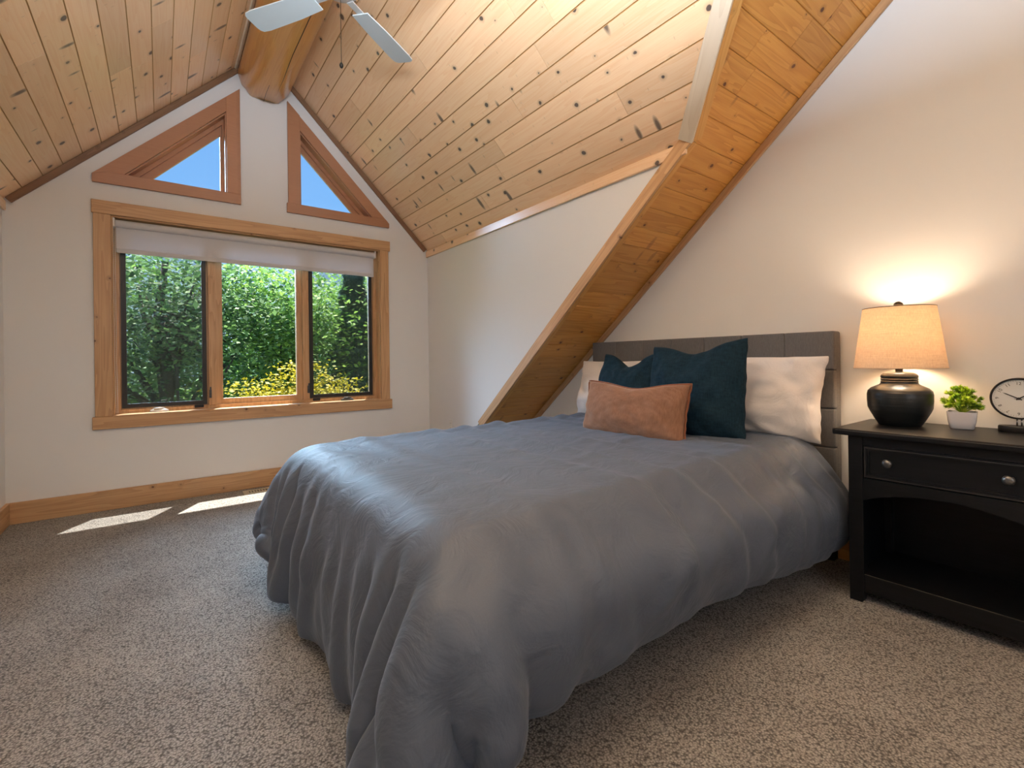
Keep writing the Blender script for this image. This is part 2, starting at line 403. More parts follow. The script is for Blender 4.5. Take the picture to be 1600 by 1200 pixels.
# dormer side walls
kr = [(YW+.1, -.05), (YW+.1, RC-XR+.05), (yv(XR)-.06, RC-XR+.05), (YLOW, ZLOW+.02), (YLOW, -.05)]
structure('wall_dormer_right', prism(nb(), kr, 'x', XR, XR+.025), M_WALL)
zl = LC+XL; yl = yv(XL)
kl = [(YW+.1, -.05), (YW+.1, zl+.05), (yl-.06, zl+.05), (YLOW, ZLOW+.02), (YLOW, -.05)]
structure('wall_dormer_left', prism(nb(), kl, 'x', XL-.025, XL), M_WALL)
structure('wall_low_right', box(nb(), XR+.02, XW+.05, YLOW, YLOW+.06, -.05, ZLOW+.05), M_WALL)
structure('wall_low_left', box(nb(), XFAR-.05, XL-.02, YLOW, YLOW+.06, -.05, ZLOW+.05), M_WALL)
gw = [(YLOW+.08, -.05), (YLOW+.08, zroof(YLOW+.08)+.03), (YRIDGE, zroof(YRIDGE)+.06), (YB-.1, zroof(YB-.1)+.03), (YB-.1, -.05)]
structure('wall_headboard', prism(nb(), gw, 'x', XW, XW+.1), M_WALL)
structure('wall_far_side', prism(nb(), gw, 'x', XFAR-.1, XFAR), M_WALL)
structure('wall_rear', box(nb(), XFAR-.1, XW+.1, YB-.1, YB, -.05, zroof(YB)+.05), M_WALL)

# ---------------------------------------------------------------- plank ceiling
ceiling = tag(empty('ceiling'), kind='structure')
PT = .016; M_SEAM = mat('varnish_pooled_in_groove', (.52, .29, .11), .45)
def plank(parent, o, ldir, wdir, ndir, a0, b0, a1, b1, Wd, m, T=PT):
    """plank from origin o; spans [a0,b0] along ldir at width 0 and [a1,b1] at width Wd"""
    X, Y, N = Vector(ldir).normalized(), Vector(wdir).normalized(), Vector(ndir).normalized(); o = Vector(o)
    if X.cross(Y).dot(N) < 0:
        o = o+Y*Wd; Y = -Y; a0, b0, a1, b1 = a1, b1, a0, b0
    M = Matrix((X, Y, X.cross(Y))).transposed().to_4x4(); M.translation = o+X*min(a0, a1)
    s = min(a0, a1); a0 -= s; b0 -= s; a1 -= s; b1 -= s
    g_ = .0005; c = .0028; e = .0008
    prof = [(g_, -T), (g_, -c), (g_+c, 0), (Wd-g_-c, 0), (Wd-g_, -c), (Wd-g_, -T)]
    bm = nb(); A = []; B = []
    for (y, z) in prof:
        t = y/Wd; a = a0+(a1-a0)*t+g_; b = b0+(b1-b0)*t-g_
        if z == 0: a += e; b -= e
        A.append(bm.verts.new((a, y, z))); B.append(bm.verts.new((b, y, z)))
    bm.faces.new(A[::-1]); bm.faces.new(B)
    for i in range(6):
        f_ = bm.faces.new((A[i], A[(i+1) % 6], B[(i+1) % 6], B[i]))
        if i in (0, 1, 3, 4): f_.material_index = 1
    me = bpy.data.meshes.new('plank'); bmesh.ops.recalc_face_normals(bm, faces=bm.faces[:]); bm.to_mesh(me); bm.free(); me.materials.append(m); me.materials.append(M_SEAM if m is M_PINE else m)
    ob = bpy.data.objects.new('plank', me); ob.matrix_local = M; return link(ob, parent)
PITCH = .0975; r2 = math.sqrt(.5)
rj = random.Random(5)
def joints(y0, y1, fixed):
    if fixed: js = list(fixed)
    else: js = [y1-rj.uniform(.5, 2.9)]
    while min(js)-y0 > 2.6: js.append(min(js)-rj.uniform(1.5, 2.6))
    return sorted([y for y in js if y0+.25 < y < y1-.2])
# right slope: rows run along y; seams at x = 1.009 + k*PITCH
JR = {6: [1.92], 7: [2.26], 8: [2.586], 9: [2.716, 1.62], 10: [3.06], 11: [3.89], 3: [2.75], 2: [3.7], 4: [3.95], 5: [3.3, 1.75], 1: [3.0], 0: [2.2]}
for k in range(-4, 12):
    x0 = 1.009+k*PITCH; x1 = min(x0+PITCH, XR+.004)
    if x1 <= XRIDGE: continue
    x0 = max(x0, XRIDGE)
    ys0, ys1 = yv(x0), yv(x1)                        # at the valley
    js = joints(ys1, YW, JR.get(k))
    segs = [None]+js+[None]
    for i in range(len(segs)-1):
        a = segs[i]; b = segs[i+1]
        a0 = (ys0 if a is None else a); a1 = (ys1 if a is None else a); b_ = YW if b is None else b
        if a0 > b_-.02 or a1 > b_-.02: continue
        plank(ceiling, (x0, 0, RC-x0), (0, 1, 0), (1, 0, -1), (-1, 0, -1), a0, b_, a1, b_, (x1-x0)/r2, M_PINE)
JL = {-2: [3.0], -3: [3.27]}
for k in range(-2, 14):
    x1 = XRIDGE-(13-k)*PITCH if False else -.606+(k)*PITCH
    x0 = max(x1-PITCH, XL-.004); x1 = min(x1, XRIDGE)
    if x1 <= x0+.01: continue
    ys0, ys1 = yv(x0), yv(x1)
    js = joints(min(ys0, ys1), YW, {0: [3.27], 2: [3.02], 1: [2.2], 3: [2.5], 5: [3.5]}.get(k))
    segs = [None]+js+[None]
    for i in range(len(segs)-1):
        a = segs[i]; b = segs[i+1]
        a0 = (ys0 if a is None else a); a1 = (ys1 if a is None else a); b_ = YW if b is None else b
        if a0 > b_-.02 or a1 > b_-.02: continue
        plank(ceiling, (x0, 0, LC+x0), (0, 1, 0), (1, 0, 1), (1, 0, -1), a0, b_, a1, b_, (x1-x0)/r2, M_PINE)
# main roof slope: rows run along x, seams every .0985 in y
PY = .0985; ca = 1/math.sqrt(1+SL*SL)
y = YLOW; row = 0
while y > YRIDGE+.02:
    yn = max(y-PY, YRIDGE)
    def xs(yy, side):
        if yy > yv(XR): return XR if side > 0 else XL
        if yy < yv(XRIDGE): return XRIDGE
        return RC-(A0-SL*yy) if side > 0 else (A0-SL*yy)-LC
    for side in (1, -1):
        e0, e1 = xs(y, side), xs(yn, side)
        full0, full1 = (XW, XW) if side > 0 else (XFAR, XFAR)
        js = []
        if row > 18:
            js = [2.45 if row == 25 else rj.uniform(min(e0, e1)+.3, XW-.3)] if side > 0 and XW-min(e0, e1) > .75 else []
        pts = [None]+js+[None]
        for i in range(len(pts)-1):
            a, b = pts[i], pts[i+1]
            if side > 0:
                q = (e0 if a is None else a, XW if b is None else b, e1 if a is None else a, XW if b is None else b)
            else: q = (XFAR, e0, XFAR, e1)
            plank(ceiling, (0, y, A0-SL*y), (1, 0, 0), (0, -1, SL), (0, -SL, -1), *q, (y-yn)/ca, M_AMBER if side > 0 else M_PINE)
    y = yn; row += 1
# decks above the planks keep the room closed
def slab(name, pts, n, T=.03, m=M_FASCIA):
    n = Vector(n).normalized(); bm = nb(); A = [bm.verts.new(Vector(p)+n*PT*1.02) for p in pts]; B = [bm.verts.new(Vector(p)+n*(PT+T)) for p in pts]
    bm.faces.new(A); bm.faces.new(B[::-1])
    for i in range(len(A)): bm.faces.new((A[i], B[i], B[(i+1) % len(A)], A[(i+1) % len(A)]))
    return structure(name, bm, m)
yr = yv(XRIDGE); zr = RC-XRIDGE; OV = YW+.34
slab('roof_deck', [(XR+.0, yv(XR), RC-XR), (XRIDGE, yr, zr), (XRIDGE, OV, zr), (XR+.45, OV, RC-XR-.45), (XR+.45, YW+.12, RC-XR-.45), (XR+.03, YW+.12, RC-XR-.03), ], (1, 0, 1))
slab('roof_deck', [(XL, yv(XL), LC+XL), (XRIDGE, yr, zr), (XRIDGE, OV, zr), (XL-.45, OV, LC+XL-.45), (XL-.45, YW+.12, LC+XL-.45), (XL-.03, YW+.12, LC+XL-.03)], (-1, 0, 1))
slab('roof_deck', [(XR, YLOW+.06, zroof(YLOW+.06)), (XR, yv(XR), RC-XR), (XRIDGE, yr, zr), (XRIDGE, YRIDGE, zroof(YRIDGE)), (XW+.1, YRIDGE, zroof(YRIDGE)), (XW+.1, YLOW+.06, zroof(YLOW+.06))], (0, SL, 1))
slab('roof_deck', [(XL, YLOW+.06, zroof(YLOW+.06)), (XL, yv(XL), LC+XL), (XRIDGE, yr, zr), (XRIDGE, YRIDGE, zroof(YRIDGE)), (XFAR-.1, YRIDGE, zroof(YRIDGE)), (XFAR-.1, YLOW+.06, zroof(YLOW+.06))], (0, SL, 1))
slab('roof_deck', [(XFAR-.1, YRIDGE, zroof(YRIDGE)), (XW+.1, YRIDGE, zroof(YRIDGE)), (XW+.1, YB-.1, zroof(YB-.1)), (XFAR-.1, YB-.1, zroof(YB-.1))], (0, -SL, 1))
# rear slope of the main roof, planked as well (behind the camera)
y = YRIDGE
while y > YB:
    yn = max(y-.2, YB); plank(ceiling, (0, y, zroof(y)), (1, 0, 0), (0, -1, -SL), (0, SL, -1), XFAR, XW, XFAR, XW, (y-yn)/ca, M_PINE); y = yn

# ---------------------------------------------------------------- ridge log
def log_beam():
    bm = nb(); n = 44; R = .190; cx, cz = XRIDGE, 3.305; rows = []
    ys = [YW-.001, YW-.02, YW-.055, YW-.10]+[YW-.10-(i+1)*.25 for i in range(21)]
    for yy in ys:
        row = []
        for i in range(n):
            a = 2*PI*i/n
            rr = R+.006*noise.noise(Vector((math.cos(a)*1.3, math.sin(a)*1.3, yy*.7)))+.003*math.sin(yy*3)
            x = cx+rr*math.cos(a); z = cz+rr*math.sin(a)
            end = max(0, 1-(YW-yy)/.10)
            if end > 0:
                flat = cz-R+.004
                z = max(z, flat+.022*(end > .3)-.004+.018*end)
                if z < cz-.02: x = cx+(x-cx)*(1-.16*end*(1 if z < cz-.1 else .4))
            row.append(bm.verts.new((x, yy, z)))
        rows.append(row)
    for a, b in zip(rows, rows[1:]):
        for i in range(n): bm.faces.new((a[i], a[(i+1) % n], b[(i+1) % n], b[i]))
    bm.faces.new(rows[0]); bm.faces.new(rows[-1][::-1])
    m = M_LOG
    for v in bm.verts: v.co = Vector((v.co.y, v.co.x-cx, cz-v.co.z))     # grain along local x
    o = obj('ridge_beam', bm, m, None, smooth=True)
    M = Matrix(((0, 1, 0), (1, 0, 0), (0, 0, -1))).to_4x4(); M.translation = (cx, 0, cz); o.matrix_world = M
    o['kind'] = 'structure'
    return o
beam = log_beam()
ck = nb()
for pts, wd in (([(YW-.14, .05, 0), (YW-.45, .055, 0), (YW-.8, .048, 0), (YW-1.3, .056, 0), (YW-2.2, .05, 0)], .0022), ([(YW-.06, -.015, 0), (YW-.2, -.02, 0), (YW-.33, -.018, 0)], .0015)):
    P3 = []
    for (lx, ly, _) in pts: P3.append((lx, ly, math.sqrt(max(.0, .1905**2-ly*ly))))
    tube(ck, P3, wd, 4)
obj('drying_crack', ck, M_LEAD, beam)['kind'] = 'stuff'

# ---------------------------------------------------------------- mouldings and corner trims
mo = tag(empty('trim_1'), kind='structure')
board('moulding', (XR, yv(XR)+.02, RC-XR-.004), (XR, YW, RC-XR-.004), (0, 0, -1), .062, (-1, 0, 0), .018, M_PINE, mo)
board('moulding', (XL, yv(XL)+.02, LC+XL-.004), (XL, YW, LC+XL-.004), (0, 0, -1), .062, (1, 0, 0), .018, M_PINE, mo)
xe = XRIDGE+.16
board('moulding', (xe, YW, RC-xe-.002), (XR-.015, YW, RC-XR+.013), (-1, 0, -1), .040, (0, -1, 0), .018, M_DARKTRIM, mo)
xe = XRIDGE-.16
board('moulding', (xe, YW, LC+xe-.002), (XL+.015, YW, LC+XL+.013), (1, 0, -1), .040, (0, -1, 0), .018, M_DARKTRIM, mo)
board('moulding', (XRIDGE-.215, yv(XRIDGE-.215), LC+XRIDGE-.215), (XRIDGE-.215, YW, LC+XRIDGE-.215), (1, 0, 1), .03, (1, 0, -1), .012, M_PALETRIM, mo)
board('moulding', (XW, YLOW, ZLOW-.002), (XW, YRIDGE, zroof(YRIDGE)-.002), (0, -SL, -1), .042, (-1, 0, 0), .018, M_TRIM, mo)
# corner trims round the edge of the dormer
t2 = tag(empty('trim_2'), kind='structure')
VB = Vector((XR, yv(XR), RC-XR)); VT = Vector((XRIDGE, yv(XRIDGE), RC-XRIDGE)); KB = Vector((XR, YLOW, ZLOW))
nD = Vector((-1, 0, -1)).normalized(); nR = Vector((0, -SL, -1)).normalized()
def corner(a, b, n1, w1dir, n2, w2dir, w1, w2, m1, m2, T=.02):
    X = (b-a).normalized()
    o1 = obj_board_pair = board('corner_board', a+n2*T, b+n2*T, w1dir, w1, n1, T, m1, t2, .002)
    o2 = board('corner_board', a, b, w2dir, w2, n2, T, m2, t2, .002)
corner(VB, VT, nD, Vector((0, 1, 0)), nR, Vector((1, 0, 0)), .075, .050, M_PALETRIM, M_AMBER_TRIM)
corner(KB, VB, Vector((-1, 0, 0)), Vector((0, 1, .8)), nR, Vector((1, 0, 0)), .070, .034, M_TRIM, M_AMBER_TRIM)
VTl = VT; VBl = Vector((XL, yv(XL), LC+XL)); KBl = Vector((XL, YLOW, ZLOW))
corner(VBl, VTl, Vector((1, 0, -1)).normalized(), Vector((0, 1, 0)), nR, Vector((-1, 0, 0)), .075, .050, M_PALETRIM, M_AMBER_TRIM)
corner(KBl, VBl, Vector((1, 0, 0)), Vector((0, 1, .8)), nR, Vector((-1, 0, 0)), .070, .034, M_TRIM, M_AMBER_TRIM)

def baseboard(name, p0, p1, n, m=M_TRIM):
    o = board(name, p0, p1, (0, 0, 1), .135, n, .022, m, None, .002); o['kind'] = 'structure'; return o
baseboard('baseboard_window', (XL, YW, 0), (XR, YW, 0), (0, -1, 0))
baseboard('baseboard_dormer_left', (XL, YLOW, 0), (XL, YW-.022, 0), (1, 0, 0))
baseboard('baseboard_dormer_right', (XR, YLOW, 0), (XR, YW-.022, 0), (-1, 0, 0))
baseboard('baseboard_headboard', (XW, YB, 0), (XW, YLOW, 0), (-1, 0, 0), M_AMBER_TRIM)
baseboard('baseboard_low_right', (XR+.03, YLOW, 0), (XW-.022, YLOW, 0), (0, -1, 0))
baseboard('baseboard_low_left', (XFAR, YLOW, 0), (XL-.03, YLOW, 0), (0, -1, 0))

# ---------------------------------------------------------------- main window
win = tag(empty('window_1', (.694, YW, .645)), kind='structure')
def wp(name, bm, m, parent=None, **k):
    for v in bm.verts: v.co -= Vector((.694, YW, .645))
    return obj(name, bm, m, parent or win, **k)
def wboard(name, p0, p1, wdir, W_, n, T, m):
    q = Vector((.694, YW, .645)); return board(name, Vector(p0)-q, Vector(p1)-q, wdir, W_, n, T, m, win)
wboard('casing_board', (-.372, YW, 2.045), (1.757, YW, 2.045), (0, 0, 1), .092, (0, -1, 0), .024, M_TRIM)
wboard('casing_board', (-.379, YW, .558), (1.760, YW, .558), (0, 0, 1), .087, (0, -1, 0), .026, M_TRIM)
wboard('casing_board', (-.364, YW, .645), (-.364, YW, 2.045), (1, 0, 0), .094, (0, -1, 0), .021, M_TRIM)
wboard('casing_board', (1.657, YW, .645), (1.657, YW, 2.045), (1, 0, 0), .084, (0, -1, 0), .021, M_TRIM)
# stool and liners
wboard('window_sill', (-.27, YW-.026, .645), (1.658, YW-.026, .645), (0, 1, 0), .165, (0, 0, 1), .008, M_TRIM)
wboard('jamb_liner', (-.27, YW, .65), (-.27, YW, 2.047), (0, 1, 0), .14, (1, 0, 0), .010, M_TRIM)
wboard('jamb_liner', (1.658, YW, .65), (1.658, YW, 2.047), (0, 1, 0), .14, (-1, 0, 0), .010, M_TRIM)
wboard('jamb_liner', (-.27, YW, 2.047), (1.658, YW, 2.047), (0, 1, 0), .14, (0, 0, -1), .012, M_TRIM)
Z0w, Z1w = .653, 2.035
def frame_rect(x0, x1, z0, z1, t, y0, y1, tb=None):
    tb = tb or t
    return ring(nb(), [(x0, z0), (x1, z0), (x1, z1), (x0, z1)], [(x0+t, z0+tb), (x1-t, z0+tb), (x1-t, z1-t), (x0+t, z1-t)], 'y', y0, y1)
wp('window_frame', frame_rect(-.262, 1.650, Z0w, Z1w, .030, 4.385, 4.448, .026), M_SASH)
for x0, x1 in ((.300, .352), (.990, 1.042)): wp('mullion', box(nb(), x0, x1, 4.375, 4.448, Z0w+.026, Z1w-.03, .002, 1), M_SASH)
for x0, x1, screen in ((-.232, .300, 1), (.352, .990, 0), (1.042, 1.620, 1)):
    t = .045 if not screen else .034
    s_ = wp('sash', frame_rect(x0, x1, .679, 2.005, t, 4.405, 4.440), M_SASH)
    gl = obj('glass_pane', box(nb(), x0+t-.006-.694, x1-t+.006-.694, 4.422-YW, 4.426-YW, .679+t-.006-.645, 2.005-t+.006-.645), M_GLASS, s_)
    if screen:
        f_ = wp('screen_frame', frame_rect(x0+.006, x1-.012, .689, 1.998, .030, 4.386, 4.398), M_FRAMEB)
        obj('insect_mesh', box(nb(), x0+.034-.694, x1-.040-.694, 4.3905-YW, 4.3915-YW, .715-.645, 1.97-.645), M_SCREEN, f_)
def crank(x, m):
    bm = nb(); lathe(bm, [(.0, 0), (.055, 0), (.052, .012), (.035, .02), (.0, .022)], 24)
    for v in bm.verts: v.co = Vector((x+v.co.x*1.05, 4.355+v.co.y*.45, .654+v.co.z))
    c_ = wp('crank_handle', bm, m); auto_smooth(c_, .8)
    k = nb(); tube(k, [(x+.03-.694, -.0+.04, .030), (x+.0-.694, .03, .036), (x-.035-.694, .035, .030)], [.007, .006, .007], 8)
    obj('folding_lever', k, m, c_, smooth=True)
crank(-.012, M_SILVER); crank(1.36, M_DGREY)
for x in (.309, 1.032):
    bm = box(nb(), x-.008, x+.008, 4.360, 4.378, .735, .80, .004, 2); l_ = wp('sash_lock', bm, M_DGREY)
    obj('lock_lever', box(nb(), x-.005-.694, x+.005-.694, 4.348-YW, 4.362-YW, .775-.645, .822-.645, .003, 2), M_DGREY, l_)
for x in (.235, 1.10): wp('screen_clip', box(nb(), x-.03, x+.03, 4.374, 4.389, .664, .688, .004, 2), M_BLACK)
wp('screen_pull', tube(nb(), [(.0, 4.384, .70), (.0, 4.380, .735), (.03, 4.380, .735), (.03, 4.384, .70)], .0028, 6), M_FRAMEB)

# ---------------------------------------------------------------- triangular windows
def offset_poly(poly, ds):
    n = len(poly); out_ = []
    cx = sum(p[0] for p in poly)/n; cy = sum(p[1] for p in poly)/n; L = []
    for i in range(n):
        a = Vector(poly[i]); b = Vector(poly[(i+1) % n]); d = (b-a).normalized(); nn = Vector((-d.y, d.x))
        if nn.dot(Vector((cx, cy))-a) < 0: nn = -nn
        L.append((a+nn*ds[i], d))
    for i in range(n):
        a, d = L[i-1]; b, e_ = L[i]; den = d.x*e_.y-d.y*e_.x; t = ((b.x-a.x)*e_.y-(b.y-a.y)*e_.x)/den; q = a+d*t; out_.append((q.x, q.y))
    return out_
def tri_window(name, tri, casings, ds1, ds2):
    e = tag(empty(name, (tri[0][0], YW, tri[0][1])), kind='structure'); o0 = Vector((tri[0][0], YW, tri[0][1]))
    def P(nm, bm, m, par=None):
        for v in bm.verts: v.co -= o0
        return obj(nm, bm, m, par or e)
    for poly, m in casings: P('casing_board', prism(nb(), poly, 'y', YW-.024, YW-.0002, .0015), m)
    P('jamb_liner', ring(nb(), tri, offset_poly(tri, [.008]*3), 'y', YW, YW+.13), M_REDTRIM)
    t0 = offset_poly(tri, [.008]*3); t1 = offset_poly(tri, ds1); t2_ = offset_poly(tri, ds2)
    P('window_frame', ring(nb(), t0, t1, 'y', YW+.075, YW+.13), M_REDTRIM)
    s_ = P('sash', ring(nb(), t1, t2_, 'y', YW+.095, YW+.12), M_REDTRIM)
    P('glass_pane', prism(nb(), offset_poly(t2_, [-.004]*3), 'y', YW+.104, YW+.109), M_GLASS, s_)
M_RT = M_REDTRIM
Lo = [[(-.366, 2.258), (.525, 2.262), (.525, 2.340), (-.191-.09, 2.340), (-.366, 2.312)],
      [(.430, 2.340), (.525, 2.340), (.525, 3.180), (.430, 3.087)],
      [(-.366, 2.312), (-.281, 2.340), (-.191, 2.340), (.430, 2.972), (.430, 3.078), (-.281, 2.392)]]
Lo[2] = [(-.366, 2.312), (-.283, 2.340), (-.191, 2.340), (.430, 2.972), (.430, 3.087), (-.30, 2.375)]
tri_window('window_2', TL, [(Lo[0], M_RT), (Lo[1], M_RT), (Lo[2], M_RT)], [.012, .02, .035], [.022, .034, .085])
Ro = [[(.862, 2.262), (1.752, 2.266), (1.752, 2.305), (1.718, 2.342), (.862, 2.342)],
      [(.873, 2.342), (.970, 2.342), (.970, 3.098), (.873, 3.195)],
      [(.970, 2.972), (1.585, 2.342), (1.715, 2.342), (.970, 3.092)]]
tri_window('window_3', TR, [(Ro[0], M_RT), (Ro[1], M_RT), (Ro[2], M_RT)], [.004, .035, .010], [.008, .075, .016])

